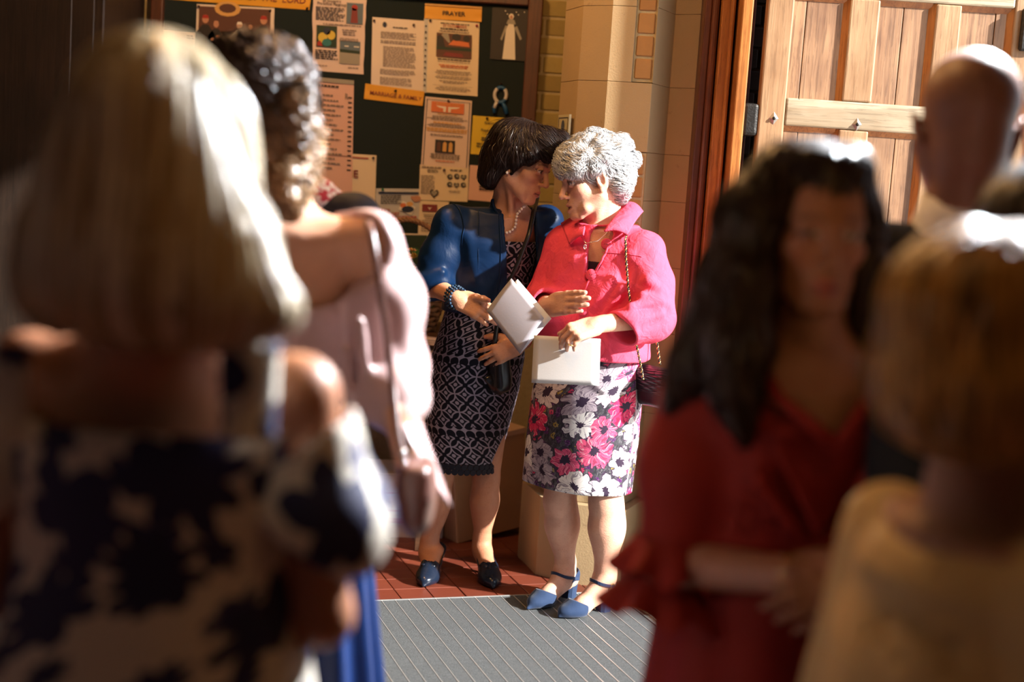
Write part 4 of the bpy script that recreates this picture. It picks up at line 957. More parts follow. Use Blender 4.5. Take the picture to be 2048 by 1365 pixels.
def strands(name, vol, parent, mat, n, flow, root_ok, length, pts=14, r=(.0011, .0004), lift=(-.004, .003, -.002), wave=(.0, 30.), curl=(.0, 60.), seed=1, cols=None, lo=None, hi=None, clump=.0):
    """hair as many thin flat strands walked over the surface of a hair volume along a flow field"""
    rg = np.random.default_rng(seed); val, grad = vol.sampler(); V0, F0 = vol.mesh(); 
    ok = root_ok(V0); V0 = V0[ok]; P = V0[rg.integers(0, len(V0), n)] + rg.normal(0, .002, (n, 3)); Ln = length(P, rg) if callable(length) else np.full(n, length)
    step = Ln / (pts - 1); path = []; grads = []; ph = wavy(P, seed, (14, 30), (2.0, 1.2)) + rg.normal(0, .22, n); ph2 = wavy(P, seed + 5, (16, 36), (2.0, 1.2)); jit = rg.normal(0, 1, n) * .0018; prevd = None
    for i in range(pts):
        t = i / (pts - 1); g = grad(P); d_ = val(P); lf = np.interp(t, (0, .45, 1), lift) + jit * (.3 + .7 * t)
        P = P - g * np.clip((d_ - lf), -.03, .03)[:, None]; path.append(P.copy()); grads.append(g)
        fl_ = flow(P, t); fl_ = fl_ - g * (fl_ * g).sum(1)[:, None]; fl_ /= np.linalg.norm(fl_, axis=1)[:, None] + 1e-9
        if prevd is not None: fl_ = fl_ * .6 + prevd * .4
        sd_ = np.cross(g, fl_); a = wave[0] * np.sin(wave[1] * t * Ln + ph); dv = fl_ + sd_ * a[:, None]; dv /= np.linalg.norm(dv, axis=1)[:, None] + 1e-9; prevd = fl_
        P = P + dv * step[:, None]
    Q = np.stack(path, 1)                              # n, pts, 3
    if curl[0] > 0:
        tt = np.linspace(0, 1, pts)[None, :]; T = np.gradient(Q, axis=1); T /= np.linalg.norm(T, axis=2)[..., None] + 1e-9
        a = np.cross(T, np.array((.3, .2, .9))); a /= np.linalg.norm(a, axis=2)[..., None] + 1e-9; b = np.cross(T, a); w = curl[1] * tt * Ln[:, None] + ph2[:, None]
        Q = Q + curl[0] * (np.sin(w)[..., None] * a + np.cos(w)[..., None] * b) * np.minimum(1, tt * 3)[..., None]
    T = np.gradient(Q, axis=1); T /= np.linalg.norm(T, axis=2)[..., None] + 1e-9; Gd = np.stack(grads, 1) + rg.normal(0, .25, (n, 1, 3)); a = np.cross(T, Gd); a /= np.linalg.norm(a, axis=2)[..., None] + 1e-9
    rr = np.interp(np.linspace(0, 1, pts), (0, .3, 1), (r[0] * .8, r[0], r[1]))[None, :, None] * rg.uniform(.7, 1.3, (n, 1, 1)); ring = []
    for k in (-1, 1): ring.append(Q + rr * k * 1.25 * a)
    Vt = np.stack(ring, 2).reshape(-1, 3); I = np.arange(n * pts * 2).reshape(n, pts, 2)
    Fq = np.stack([I[:, :-1, 0], I[:, :-1, 1], I[:, 1:, 1], I[:, 1:, 0]], -1).reshape(-1, 4)
    if cols is None: C = np.ones((n, 3))
    else: C = cols(Q[:, 0], rg)
    C = np.repeat(C, pts * 2, 0)
    return mesh_np(name, Vt, Fq, mat, parent, True, cols=C)
def m_vcol(name, rough=.5, spec=.5, sss=0., bump=0., bscale=300, tint=(1, 1, 1), sheen=0., nvar=.0, aniso=0.):
    t = NT(name); c = t.node('ShaderNodeVertexColor', layer_name='col').outputs[0]; v = t.obj()
    if nvar: c = t.mix(t.noise(v, 60, 4, .6), t.mix(1.0, c, (1 - nvar,) * 3, 'MULTIPLY'), c)
    nm = t.bump(t.noise(v, bscale, 3, .6), bump, .003) if bump else None
    kw = {'Specular IOR Level': spec}
    m = t.out(c, rough, nm); t.b.inputs['Specular IOR Level'].default_value = spec
    if sss: t.b.inputs['Subsurface Weight'].default_value = sss; t.b.inputs['Subsurface Radius'].default_value = (1.0, .35, .2); t.b.inputs['Subsurface Scale'].default_value = .006
    if sheen: t.b.inputs['Sheen Weight'].default_value = sheen
    return m
M_SKIN = m_vcol('skin', .48, .35, .12, .10, 450, nvar=.14)
def m_skin_old():
    t = NT('aged_skin'); c = t.node('ShaderNodeVertexColor', layer_name='col').outputs[0]; v = t.obj()
    c = t.mix(t.noise(v, 45, 5, .65), t.mix(1.0, c, (.84, .76, .72), 'MULTIPLY'), c); sp = t.noise(v, 210, 2, .5)
    c = t.mix(t.math('MULTIPLY', t.math('GREATER_THAN', sp, .66), .35), c, t.mix(1.0, c, (.66, .50, .42), 'MULTIPLY'))
    w = t.noise(t.mapping(v, (60, 60, 150)), 1.0, 4, .6, 1.2); f = t.noise(v, 420, 3, .6)
    m = t.out(c, .5, t.bump(t.math('ADD', t.math('MULTIPLY', w, 1.0), t.math('MULTIPLY', f, .35)), .34, .0045)); t.b.inputs['Specular IOR Level'].default_value = .32
    t.b.inputs['Subsurface Weight'].default_value = .10; t.b.inputs['Subsurface Radius'].default_value = (1.0, .35, .2); t.b.inputs['Subsurface Scale'].default_value = .005
    return m
M_SKINA = m_skin_old()
M_HAIR = m_vcol('hair', .38, .5)
M_HAIRD = m_vcol('dark_hair', .34, .22)
M_HAIRMAT = m_vcol('hair_mass', .7, .10, bump=.5, bscale=120)
# ------------------------------------------------------------------ cloth materials
def m_cloth(name, col, rough=.65, weave=700, bump=.15, wr=.25, wscale=14, sheen=0., spec=.3, var=.12):
    t = NT(name); v = t.obj(); n = t.noise(v, 22, 4, .6); w = t.noise(v, weave, 2); big = t.noise(v, wscale, 3, .55, .8)
    c = t.mix(n, tuple(x * (1 - var) for x in col), tuple(min(1, x * (1 + var)) for x in col))
    m = t.out(c, rough, t.bump(t.math('ADD', t.math('MULTIPLY', w, bump), t.math('MULTIPLY', big, wr * 6)), .5, .005))
    t.b.inputs['Specular IOR Level'].default_value = spec
    if sheen: t.b.inputs['Sheen Weight'].default_value = sheen; t.b.inputs['Sheen Roughness'].default_value = .4
    return m
def polar_flower(t, uv, scale, petals, size, seed, lobe=.42, dist=.16):
    """voronoi cells turned into flowers: returns (mask, cell colour random, radius, angle streaks)"""
    vv = t.mapping(uv, (scale, scale, 0), (seed, seed * .37, 0)); dn = t.node('ShaderNodeTexNoise', {'Vector': vv, 'Scale': 2.2, 'Detail': 2.0})
    dv = t.vmath('SCALE', t.vmath('SUBTRACT', dn.outputs['Color'], (.5, .5, .5)), dist); vv = t.vmath('ADD', vv, dv); vv = t.vmath('MULTIPLY', vv, (1, 1, 0))
    vo = t.node('ShaderNodeTexVoronoi', {'Vector': vv, 'Scale': 1.0, 'Randomness': .8}, voronoi_dimensions='2D')
    rel = t.vmath('SUBTRACT', vv, vo.outputs['Position']); sp = t.node('ShaderNodeSeparateXYZ', {0: rel}); r = t.vmath('LENGTH', t.vmath('MULTIPLY', rel, (1, 1, 0)))
    ang = t.math('ARCTAN2', sp.outputs[1], sp.outputs[0]); cs = t.node('ShaderNodeSeparateColor', {0: vo.outputs['Color']})
    np_ = t.math('ADD', petals, t.math('ROUND', t.math('MULTIPLY', cs.outputs[1], 6.0)))
    wob = t.math('ABSOLUTE', t.math('COSINE', t.math('ADD', t.math('MULTIPLY', ang, t.math('MULTIPLY', np_, .5)), t.math('MULTIPLY', cs.outputs[2], 6.0))))
    R = t.math('MULTIPLY', t.math('ADD', 1 - lobe, t.math('MULTIPLY', wob, lobe)), t.math('MULTIPLY', size, t.math('ADD', .8, t.math('MULTIPLY', cs.outputs[2], .35))))
    cmb = t.node('ShaderNodeCombineXYZ', {'X': t.math('MULTIPLY', ang, 9.0), 'Y': t.math('MULTIPLY', r, 3.0), 'Z': t.math('MULTIPLY', cs.outputs[0], 20)})
    streak = t.noise(cmb.outputs[0], 1.0, 3, .6)
    return t.math('LESS_THAN', r, R), cs.outputs[0], t.math('DIVIDE', r, R), streak
def const_ramp(t, f, stops):
    n = t.n.new('ShaderNodeValToRGB'); n.color_ramp.interpolation = 'CONSTANT'; t.set(n.inputs[0], f); e = n.color_ramp.elements
    while len(e) < len(stops): e.new(.5)
    for i, (p, c) in enumerate(stops): e[i].position = p; e[i].color = (*c, 1)
    return n.outputs[0]
def m_floral():
    t = NT('floral_cotton'); uv = t.node('ShaderNodeAttribute', attribute_name='uvw').outputs['Vector']
    base = t.ramp(t.noise(t.mapping(uv, (70, 22, 1)), 1.0, 4, .7, 1.5), [(.34, (.014, .013, .019)), (.52, (.055, .053, .066)), (.72, (.20, .19, .22))])
    c = base
    for scale, pet, size, seed, pal in ((34, 3.0, .40, 3.1, [(0, (.10, .018, .13)), (.3, (.34, .26, .05)), (.45, (.62, .03, .13)), (.7, (.05, .05, .06)), (.85, (.42, .36, .42))]),
                                        (10.0, 5.0, .66, 7.7, [(0, (.64, .028, .12)), (.24, (.58, .52, .55)), (.48, (.70, .09, .20)), (.66, (.40, .34, .40)), (.84, (.72, .70, .70))])):
        m, rnd, rr, st = polar_flower(t, uv, scale, pet, size, seed, .34, .55); pc = const_ramp(t, rnd, pal)
        pc = t.mix(t.math('MULTIPLY', t.math('GREATER_THAN', st, .56), .75), pc, t.mix(1.0, pc, (.22, .16, .26), 'MULTIPLY'))
        pc = t.mix(t.math('MULTIPLY', t.math('LESS_THAN', st, .40), .5), pc, (.80, .72, .74))
        pc = t.mix(t.math('LESS_THAN', rr, .26), pc, (.035, .02, .045)); pc = t.mix(t.math('GREATER_THAN', rr, .90), pc, (.05, .03, .06)); c = t.mix(m, c, pc)
    m = t.out(c, .7, t.bump(t.noise(uv, 900, 2), .12, .003)); t.b.inputs['Specular IOR Level'].default_value = .25; return m
def m_lace(name='lace_net', cell=.066):
    t = NT(name); uv = t.node('ShaderNodeAttribute', attribute_name='uvw').outputs['Vector']; s = t.vmath('SCALE', uv, 1 / cell); sp = t.node('ShaderNodeSeparateXYZ', {0: s})
    fx = t.math('SUBTRACT', t.math('FRACT', sp.outputs[0]), .5); fy = t.math('SUBTRACT', t.math('FRACT', sp.outputs[1]), .5); ax, ay = t.math('ABSOLUTE', fx), t.math('ABSOLUTE', fy)
    def dist(cx, cy):
        a = t.math('SUBTRACT', ax, cx); b = t.math('SUBTRACT', ay, cy); return t.math('SQRT', t.math('ADD', t.math('MULTIPLY', a, a), t.math('MULTIPLY', b, b)))
    d1, d2, dc, dk = dist(.5, 0.), dist(0., .5), dist(0., 0.), dist(.5, .5)
    lens = t.math('MULTIPLY', t.math('LESS_THAN', d1, .485), t.math('LESS_THAN', d2, .485))          # petals on the diagonals
    diam = t.math('LESS_THAN', t.math('ADD', ax, ay), .16); dots = t.math('LESS_THAN', dk, .14)
    e1 = t.math('LESS_THAN', t.math('ABSOLUTE', t.math('SUBTRACT', t.math('MINIMUM', d1, d2), .27)), .075)
    ring = t.math('LESS_THAN', t.math('MINIMUM', d1, d2), .13)
    rows = t.math('LESS_THAN', t.math('ABSOLUTE', t.math('SUBTRACT', t.math('FRACT', t.math('MULTIPLY', sp.outputs[1], .25)), .1)), .07)
    rowd = t.math('LESS_THAN', t.math('SQRT', t.math('ADD', t.math('POWER', t.math('SUBTRACT', t.math('FRACT', t.math('MULTIPLY', sp.outputs[0], 2.0)), .5), 2.0), t.math('POWER', t.math('SUBTRACT', t.math('FRACT', t.math('MULTIPLY', sp.outputs[1], 2.0)), .5), 2.0))), .46)
    mx = t.math('MAXIMUM', d1, d2); gap = t.math('MULTIPLY', t.math('GREATER_THAN', mx, .470), t.math('LESS_THAN', mx, .545))
    light = t.math('MULTIPLY', t.math('MAXIMUM', gap, t.math('LESS_THAN', t.math('MINIMUM', d1, d2), .10)), t.math('GREATER_THAN', dk, .13)); dark = t.math('SUBTRACT', 1.0, light)
    dark = t.node('ShaderNodeMix', {0: rows, 2: dark, 3: rowd}).outputs[0]
    c = t.mix(dark, (.28, .24, .31), (.004, .004, .010))
    m = t.out(c, .75, t.bump(dark, .6, .003)); t.b.inputs['Specular IOR Level'].default_value = .2; return m
def m_blue_print():
    t = NT('white_dress_navy_leaves'); uv = t.node('ShaderNodeAttribute', attribute_name='uvw').outputs['Vector']; c = t.mix(t.noise(uv, 8, 3), (.62, .56, .46), (.70, .64, .55))
    for scale, pet, size, seed in ((11, 3.0, .32, 2.3), (6.2, 4.0, .42, 9.4)):
        m, rnd, rr, st = polar_flower(t, uv, scale, pet, size, seed); c = t.mix(m, c, t.mix(rnd, (.010, .012, .055), (.022, .022, .10)))
    return t.out(c, .7)
M_PINK = m_cloth('pink_linen', (.80, .078, .150), .85, 600, .25, .62, 22, .0, .2)
M_NAVY = m_cloth('navy_satin', (.0022, .014, .048), .42, 900, .06, .25, 11, 0, .18)
M_NAVYLACE = m_lace(); M_FLORAL = m_floral(); M_BLUEPRINT = m_blue_print()
M_SUEDE = m_cloth('navy_suede', (.016, .034, .085), .8, 900, .2, .1, 30, .3, .2)
M_PATENT = plain('black_navy_leather', (.008, .014, .03), .22, .2, 40, .05)
M_BLACKL = plain('black_leather', (.010, .010, .012), .3, .2, 40, .1)
M_GOLD = plain('gold', (.85, .55, .20), .25, .05, metal=1.0); M_PEARL = plain('pearl', (.82, .72, .66), .22, .05, **{'Coat_Weight': .5})
M_WHITEPAPER = plain('white_card', (.66, .67, .70), .6, .03, 10, .05)
M_MAUVEPAPER = plain('mauve_card', (.36, .35, .41), .6, .03, 10, .05)
M_PENDANT = plain('silver', (.7, .68, .65), .25, .05, metal=1.0)
def person(label, loc): return tag(empty('person', loc), label, 'person')
def solid(name, vol, mat, parent, wr=None, seed=3, it=1, colf=None, attr=None):
    V, Fq = vol.mesh()
    if it: V = smooth_mesh(V, Fq, it)
    if wr:
        N = vnormals(V, Fq); V = V + N * wavy(V, seed, *wr)[:, None]
    return mesh_np(name, V, Fq, mat, parent, True, cols=None if colf is None else colf(V), attr=None if attr is None else attr(V))
def discs(mb, c, n, r, th=.004, seg=14):
    n = nrm(n); a = nrm(np.cross(n, (.3, .2, .9))); b = np.cross(n, a); c = np.asarray(c, float); prof = ((0, th), (r * .82, th), (r, th * .55), (r, 0)); V = []; Fs = []
    for rr, h in prof:
        for k in range(seg): t = 6.2832 * k / seg; V.append(c + n * h + rr * (a * math.cos(t) + b * math.sin(t)))
    for i in range(3):
        for k in range(seg): Fs.append((i * seg + k, (i + 1) * seg + k, (i + 1) * seg + (k + 1) % seg, i * seg + (k + 1) % seg))
    return mb.add(V, Fs)
def ring_pts(c, n, a_dir, ra, rb, m=28):
    n = nrm(n); a = nrm(np.asarray(a_dir, float) - n * (np.asarray(a_dir, float) @ n)); b = np.cross(n, a); return [np.asarray(c, float) + ra * a * math.cos(t) + rb * b * math.sin(t) for t in np.linspace(0, 2 * math.pi, m)]
def shoe(parent, heel, toe, hh, style, mat, ank=None, wid=1.0, h=.0026):
    heel = np.asarray(heel, float); toe = np.asarray(toe, float); Ln = np.linalg.norm(toe - heel); f = nrm(toe - heel); s_ = np.array((-f[1], f[0], 0)); zf = heel[2]
    L_ = lambda x, y, z: heel + s_ * x + f * y * Ln + np.array((0, 0, z)); R = np.stack([s_, f, (0, 0, 1.0)], 1)
    sh = empty('shoe', heel - np.array(wloc(parent))); sh.parent = parent; sh.location = Vector(heel - np.array(wloc(parent)))
    lo = np.minimum(heel, toe) - .07; hi = np.maximum(heel, toe) + .07; lo[2] = zf - .012; hi[2] = zf + hh + .10
    def outer(g):
        v = Vol(lo, hi, h); q = .034 * wid
        v.seg(L_(0, .11, hh + .030), L_(0, .45, hh * .62 + .028), q + g, q * .98 + g, 0); v.seg(L_(0, .45, hh * .62 + .028), L_(0, .68, .030), q + g, q * 1.08 + g, .02)
        v.ell(L_(0, .70, .022), (q * 1.18 + g, .070 + g, .030 + g), R, .02); v.seg(L_(0, .78, .017), L_(0, 1.0, .008), .027 + g, .006 + g, .012); return v
    v = outer(.0); v.half((0, 0, zf + .004), (0, 0, -1))
    foot = Vol(lo, hi, h); foot.seg(L_(0, .13, hh + .055), L_(0, .48, hh * .62 + .062), .030, .034, 0); foot.seg(L_(0, .44, hh * .62 + .066), L_(0, .55, .070), .034, .024, .01); foot.seg(L_(0, .2, hh + .10), L_(0, .3, hh + .10), .05, .05, .02)
    foot.seg(L_(0, .14, hh + .034), L_(0, .60, .036), .0285, .029, .01)
    v.carve(foot)
    if style == 'dorsay':
        v2 = v.like(); v2.D = v.D.copy()
        v.box(L_(0, .22, hh), (.09, Ln * .36, .14), R, .01, .004, 's'); v.half(L_(0, .58, .040), f * -.45 + np.array((0, 0, 1)), .003); solid('toe_cap', v, mat, sh)
        v2.box(L_(0, .70, .05), (.09, Ln * .46, .14), R, .01, .004, 's'); v2.half(L_(0, .14, hh + .062), (f * .9 + np.array((0, 0, .9))), .004); solid('heel_counter', v2, mat, sh)
    else:
        A_ = L_(0, -.06, hh + .052); B_ = L_(0, .53, .050); d_ = nrm(B_ - A_); n_ = nrm(np.cross(s_, d_)); n_ = n_ if n_[2] > 0 else -n_; v.box((A_ + B_) / 2 + n_ * .08, (.09, np.linalg.norm(B_ - A_) / 2, .08), np.stack([s_, d_, n_], 1), .02, .008, 's'); solid('upper', v, mat, sh)
    # sole and heel
    mb = MB(); ys = np.linspace(.015, .985, 26); wds = np.interp(ys, (0, .05, .2, .42, .70, .86, .97, 1), (.010, .022, .027, .024, .036, .024, .008, .003)) * wid; zs = np.interp(ys, (0, .25, .45, .66, .8, 1), (hh, hh, hh * .62, .006, .003, .006)) + .002
    V = [];
    for y, w, z in zip(ys, wds, zs): V += [L_(-w, y, z), L_(w, y, z), L_(w, y, z + .005), L_(-w, y, z + .005)]
    Fs = [(0, 1, 2, 3), (101, 100, 103, 102)] if False else [(0, 3, 2, 1), (100, 101, 102, 103)]
    for i in range(25):
        for a, b in ((0, 1), (1, 2), (2, 3), (3, 0)): Fs.append((4 * i + a, 4 * i + b, 4 * i + 4 + b, 4 * i + 4 + a))
    mb.add(V, Fs).build('sole', M_BLACKL, sh, True)
    r0, r1 = (.026, .023) if style == 'dorsay' else (.022, .011)
    V = []
    for z, r in ((0, r1), (hh * .5, (r0 + r1) / 2 * .96), (hh + .006, r0)):
        for k in range(12): a = 6.2832 * k / 12; p_ = 2 if style != 'dorsay' else 5; ca, sa = math.cos(a), math.sin(a); m_ = (abs(ca) ** p_ + abs(sa) ** p_) ** (-1 / p_); V.append(L_(r * wid * ca * m_, 0, z) + f * (.030 + r * sa * m_))
    Fs = [tuple(range(12))[::-1], tuple(range(24, 36))] + [(i * 12 + k, i * 12 + (k + 1) % 12, (i + 1) * 12 + (k + 1) % 12, (i + 1) * 12 + k) for i in range(2) for k in range(12)]
    MB().add(V, Fs).build('heel', mat, sh)
    return sh, L_, f, s_
def pearl_line(name, pts, r, mat, parent, gap=2.02):
    P = np.array(pts); d = np.r_[0, np.cumsum(np.linalg.norm(np.diff(P, axis=0), axis=1))]; n = int(d[-1] / (r * gap)); out = []
    for q in np.linspace(0, d[-1], n): out.append(np.array([np.interp(q, d, P[:, a]) for a in range(3)]))
    first = None
    for c in out:
        if first is None: o = MB().ball((0, 0, 0), r, 10, 7).build(name, mat, parent, True, org=(0, 0, 0)); first = o.data
        else: o = link(bpy.data.objects.new(name, first), parent)
        o.location = Vector(c) - wloc(parent)
def chain_strap(parent, pts, r=.0035, name='chain_strand'):
    P = np.array(pts); d = np.r_[0, np.cumsum(np.linalg.norm(np.diff(P, axis=0), axis=1))]; n = max(8, int(d[-1] / .004)); q = np.linspace(0, d[-1], n); C = np.stack([np.interp(q, d, P[:, a]) for a in range(3)], 1)
    T = np.gradient(C, axis=0); T /= np.linalg.norm(T, axis=1)[:, None] + 1e-9; a = np.cross(T, (.9, .1, .2)); a /= np.linalg.norm(a, axis=1)[:, None]; b = np.cross(T, a)
    for ph, mt in ((0, M_GOLD), (math.pi, M_BLACKL)):
        w = q[:, None] * 2 * math.pi / .017 + ph; MB().tube(C + r * .75 * (np.cos(w) * a + np.sin(w) * b), r * .62, 6).build(name, mt, parent, True)
# ------------------------------------------------------------------ woman in the pink jacket
def build_pink():
    pn = person('silver haired woman in a bright pink jacket and floral skirt', (.26, 4.72, 0)); base = (.72, .42, .31)
    lf = nrm((.80, -.60, 0)); ft = np.array((lf[1], -lf[0], 0)); yaw = math.atan2(lf[1], lf[0])
    HF = Frame(at(1186, 360, 4.70), (-.945, -.22, -.25), (-.0, .06, 1), 1.04)
    nb = at(1206, 452, 4.73); shL = at(1286, 506, 4.61); shR = at(1130, 488, 4.80)
    elL = at(1302, 634, 4.56); wrL = at(1196, 650, 4.43); elR = at(1086, 604, 4.80); wrR = at(1098, 613, 4.56)
    cH = at(1176, 765, 4.73); cS = (shL + shR) / 2
    def cen(z): return cH + (cS - cH) * (z - cH[2]) / (cS[2] - cH[2])
    def secs(rows): return [(z, *cen(z)[:2], rx, ry) for z, rx, ry in rows]
    hR, tR = onfloor(1147, 1196), onfloor(1055, 1227); hL, tL = onfloor(1219, 1224), onfloor(1118, 1243)
    for q in (hR, tR, hL, tL): q[2] = .009
    akR, akL = at(1130, 1143, 4.80), at(1210, 1158, 4.69); knR, knL = at(1119, 1003, 4.76), at(1212, 1006, 4.67)
    v = Vol((.02, 4.28, 0), (.53, 4.94, 1.635), .0033)
    head(v, HF, age=1.0, mouth=1.0)
    v.seg(HF(0, -.03, -.05), nb + (0, 0, .02), .050, .055, .03); v.seg(nb + (0, 0, .02), nb - (0, 0, .06), .058, .09, .03)
    for q in (-1, 1): v.seg(HF(q * .045, .0, -.055), nb + ft * .045 - (0, 0, .035), .012, .009, .02)       # neck cords
    v.loft(secs([(.80, .165, .11), (.95, .155, .10), (1.05, .145, .095), (1.14, .150, .105), (1.24, .155, .095), (1.30, .13, .07)]), yaw, .03)
    v.seg(shL, shR, .045, .045, .04); v.chain([shL, elL, wrL], (.045, .038, .026), .02); v.chain([shR, elR, wrR], (.045, .038, .026), .02)
    hipL, hipR = cen(.80) + lf * .075, cen(.80) - lf * .075; hipL[2] = hipR[2] = .80
    fdR, fdL = nrm(tR - hR), nrm(tL - hL)
    leg(v, hipR, knR, akR, hR + fdR * .03 + (0, 0, .052), tR - fdR * .040, (.078, .053, .034)); leg(v, hipL, knL, akL, hL + fdL * .03 + (0, 0, .052), tL - fdL * .040, (.078, .056, .036))
    NAILS.clear()
    dL = nrm(at(1150, 664, 4.39) - wrL); hand(v, wrL, dL, (-.15, -.72, .68), (0, .6, .7), [(.95, .45, .2), (.85, .55, .3), (.8, .7, .3), (.75, .75, .3)], 1.0, (.75, .3, .5), tcurl=.3, splay=(.12, .04, -.05, -.14))
    dR = nrm(at(1141, 605, 4.475) - wrR); hand(v, wrR, dR, (-.25, -.93, .28), (0, 0, 1), [(.10, .12, .1), (.14, .14, .1), (.20, .2, .12), (.26, .25, .15)], 1.04, (.85, .12, .45), tcurl=.3, splay=(-.03, -.015, .01, .04), rad=1.14)
    def colf(V):
        c = np.tile(np.array(base), (len(V), 1)); m = wavy(V, 4, (60, 150), (.05, .04)); c *= (1 + m[:, None] * np.array((.5, .9, 1.0)))
        for ctr, r in ((akR, .12), (akL, .12), (wrL, .16), (wrR, .16)):
            w = np.clip(1 - np.linalg.norm(V - ctr, axis=1) / r, 0, 1)[:, None] * .25; c = c * (1 - w) + np.array((.66, .34, .24)) * w
        face_color(V, HF, c, base, (.50, .20, .17), (.30, .24, .20), (.06, .07, .08)); nail_color(V, c); return c
    v0 = v; solid('body', v, M_SKINA, pn, None, it=1, colf=colf)

    # hair
    hv = Vol(HF.o - .19, HF.o + .19, .004); c = HF.sc
    E = lambda p, r, k=.015, m='u': hv.ell(HF(*p), np.array(r) * c, HF.R, k, m, .04)
    E((0, -.028, .055), (.086, .108, .084), 0); E((0, .028, .086), (.070, .070, .050)); E((0, -.080, -.005), (.072, .048, .058)); E((0, -.070, -.058), (.052, .034, .030))
    for q in (-1, 1): E((q * .066, -.045, .048), (.024, .045, .034)); E((q * .060, .045, .052), (.026, .035, .034)); E((q * .055, -.070, -.030), (.026, .030, .034))
    E((0, .082, .068), (.050, .026, .026), .01); E((.0, .092, .048), (.036, .016, .020), .01); E((-.045, .070, .045), (.018, .024, .024), .01)
    rg = np.random.default_rng(2)
    for i in range(46):
        d = nrm(rg.normal(size=3) * (1, 1, .8) + (0, -.2, .45)); p = np.array((0, -.025, .05)) + d * np.array((.084, .108, .088))
        if p[1] > .05 and p[2] < .055: continue
        if abs(p[0]) > .045 and -.045 < p[1] < .07 and p[2] < .035: continue
        E(tuple(p), np.array((.023, .023, .018)) * rg.uniform(.8, 1.25), .010)
    val, _ = hv.sampler()
    hcol = lambda V: np.array((.48, .49, .51)) * (1 + wavy(V, 8, (70, 160), (.18, .12)))[:, None]
    hm = solid('hair', hv, M_HAIRMAT, pn, ((120, 260), (.0022, .0012)), colf=hcol)
    crown = HF(0, -.035, .14)
    flow = lambda P, t: (P - crown) + np.array((0, 0, -.02)) + .05 * np.stack([wavy(P, 31, (45,), (1.4,)), wavy(P, 32, (45,), (1.4,)), wavy(P, 33, (45,), (1.4,))], 1)
    okr = lambda V: np.ones(len(V), bool)
    def hc(P, rg): 
        w = rg.random((len(P), 1)); return np.where(w < .22, np.array((.26, .265, .28)), np.array((.64, .65, .68))) * rg.uniform(.8, 1.08, (len(P), 1))
    tag(strands('hair_strands', hv, hm, M_HAIR, 9000, flow, okr, lambda P, rg: rg.uniform(.045, .09, len(P)), 14, (.00075, .0003), (-.002, .007, .001), (.85, 70.), (.0060, 95.), 5, hc), kind='stuff')

    # skirt
    def fold(th, t): return .003 * np.sin(th * 5 + 1) * t + .002 * np.sin(th * 9 + 2 + 2 * t) * t
    rows = [(.43, .200, .150), (.60, .203, .155), (.74, .200, .150), (.83, .188, .138), (.93, .172, .122)]
    V, Fq, U = loft_skin(secs(rows), 120, 60, fold, yaw, .004)
    mesh_np('skirt', V, Fq, M_FLORAL, pn, True, attr={'uvw': U})

    # dark top seen in the neck opening
    tv = Vol((.05, 4.45, .80), (.45, 4.95, 1.30), .005); tv.loft(secs([(.85, .165, .112), (1.05, .152, .104), (1.14, .158, .112), (1.20, .150, .104)]), yaw, .02)
    solid('top', tv, m_cloth('dark_top', (.03, .012, .03), .6), pn)

    # jacket
    j = Vol((.00, 4.34, .84), (.58, 5.0, 1.42), .0048)
    j.loft(secs([(.880, .206, .160), (.95, .198, .150), (1.05, .186, .140), (1.14, .186, .144), (1.22, .176, .122), (1.27, .152, .096), (1.315, .105, .075)]), yaw, .0, pw=2.2)
    up = np.array((0, 0, .012))
    j.seg(shL, shR, .058, .056, .06); j.ell(shL + lf * .008, (.060, .058, .058), None, .03)
    cufL = at(1243, 660, 4.475); cufR = wrR + (elR - wrR) * .32
    slL = j.like(); slR = j.like()
    slL.chain([shL + lf * .012, (shL + elL) / 2 + lf * .012, elL + lf * .004 + (0, 0, -.004)], (.060, .070, .074), .045); slL.seg(elL + lf * .004, cufL, .070, .062, .03); slL.seg(cufL + nrm(elL - cufL) * .02, cufL, .062, .066, .01)
    slR.chain([shR, elR - (0, .0, .004)], (.060, .066), .03); slR.seg(elR, cufR, .062, .054, .03)
    dcl = nrm(cufL - elL); slL.half(cufL, dcl + np.array((0, 0, -.35)), .003, cufL - .12, cufL + .12); slR.half(cufR, nrm(wrR - elR), .003, cufR - .10, cufR + .10)
    slL.seg(cufL - dcl * .05, cufL + dcl * .05, .050, .058, .0, 's'); slR.seg(cufR + nrm(elR - wrR) * .05, cufR - nrm(elR - wrR) * .03, .040, .047, 0, 's')
    j.D = smin(smin(j.D, slL.D, .035), slR.D, .03)
    # folds at elbow, under the arm and across the back of the sleeve
    for a, b, r in (((1296, 560, 4.49), (1332, 590, 4.50), .010), ((1285, 590, 4.475), (1335, 612, 4.50), .011), ((1262, 612, 4.45), (1318, 600, 4.48), .012), ((1268, 640, 4.44), (1322, 628, 4.475), .011), ((1262, 510, 4.55), (1300, 548, 4.53), .009),
                    ((1245, 575, 4.53), (1200, 640, 4.555), .011), ((1225, 560, 4.545), (1190, 610, 4.565), .009), ((1150, 520, 4.62), (1130, 560, 4.66), .008)):
        j.seg(at(*a), at(*b), r, r * .6, .030)
    inner = j.like(); inner.loft(secs([(.80, .200, .152), (.885, .196, .150), (.95, .17, .12), (1.14, .16, .118), (1.22, .152, .102), (1.27, .13, .08), (1.31, .085, .062)]), yaw, .0, pw=2.2)
    inner.seg(nb + (0, .0, .06), nb - (0, 0, .05), .062, .075, .02)
    # neck opening running down the front edge
    vp = onsurf(j, dense([at(1186, 448, 4.56), at(1180, 500, 4.55), at(1162, 582, 4.55)], 10)); vg = j.sampler()[1](vp); vr = np.interp(np.linspace(0, 1, 10), (0, .4, 1), (.044, .030, .004))
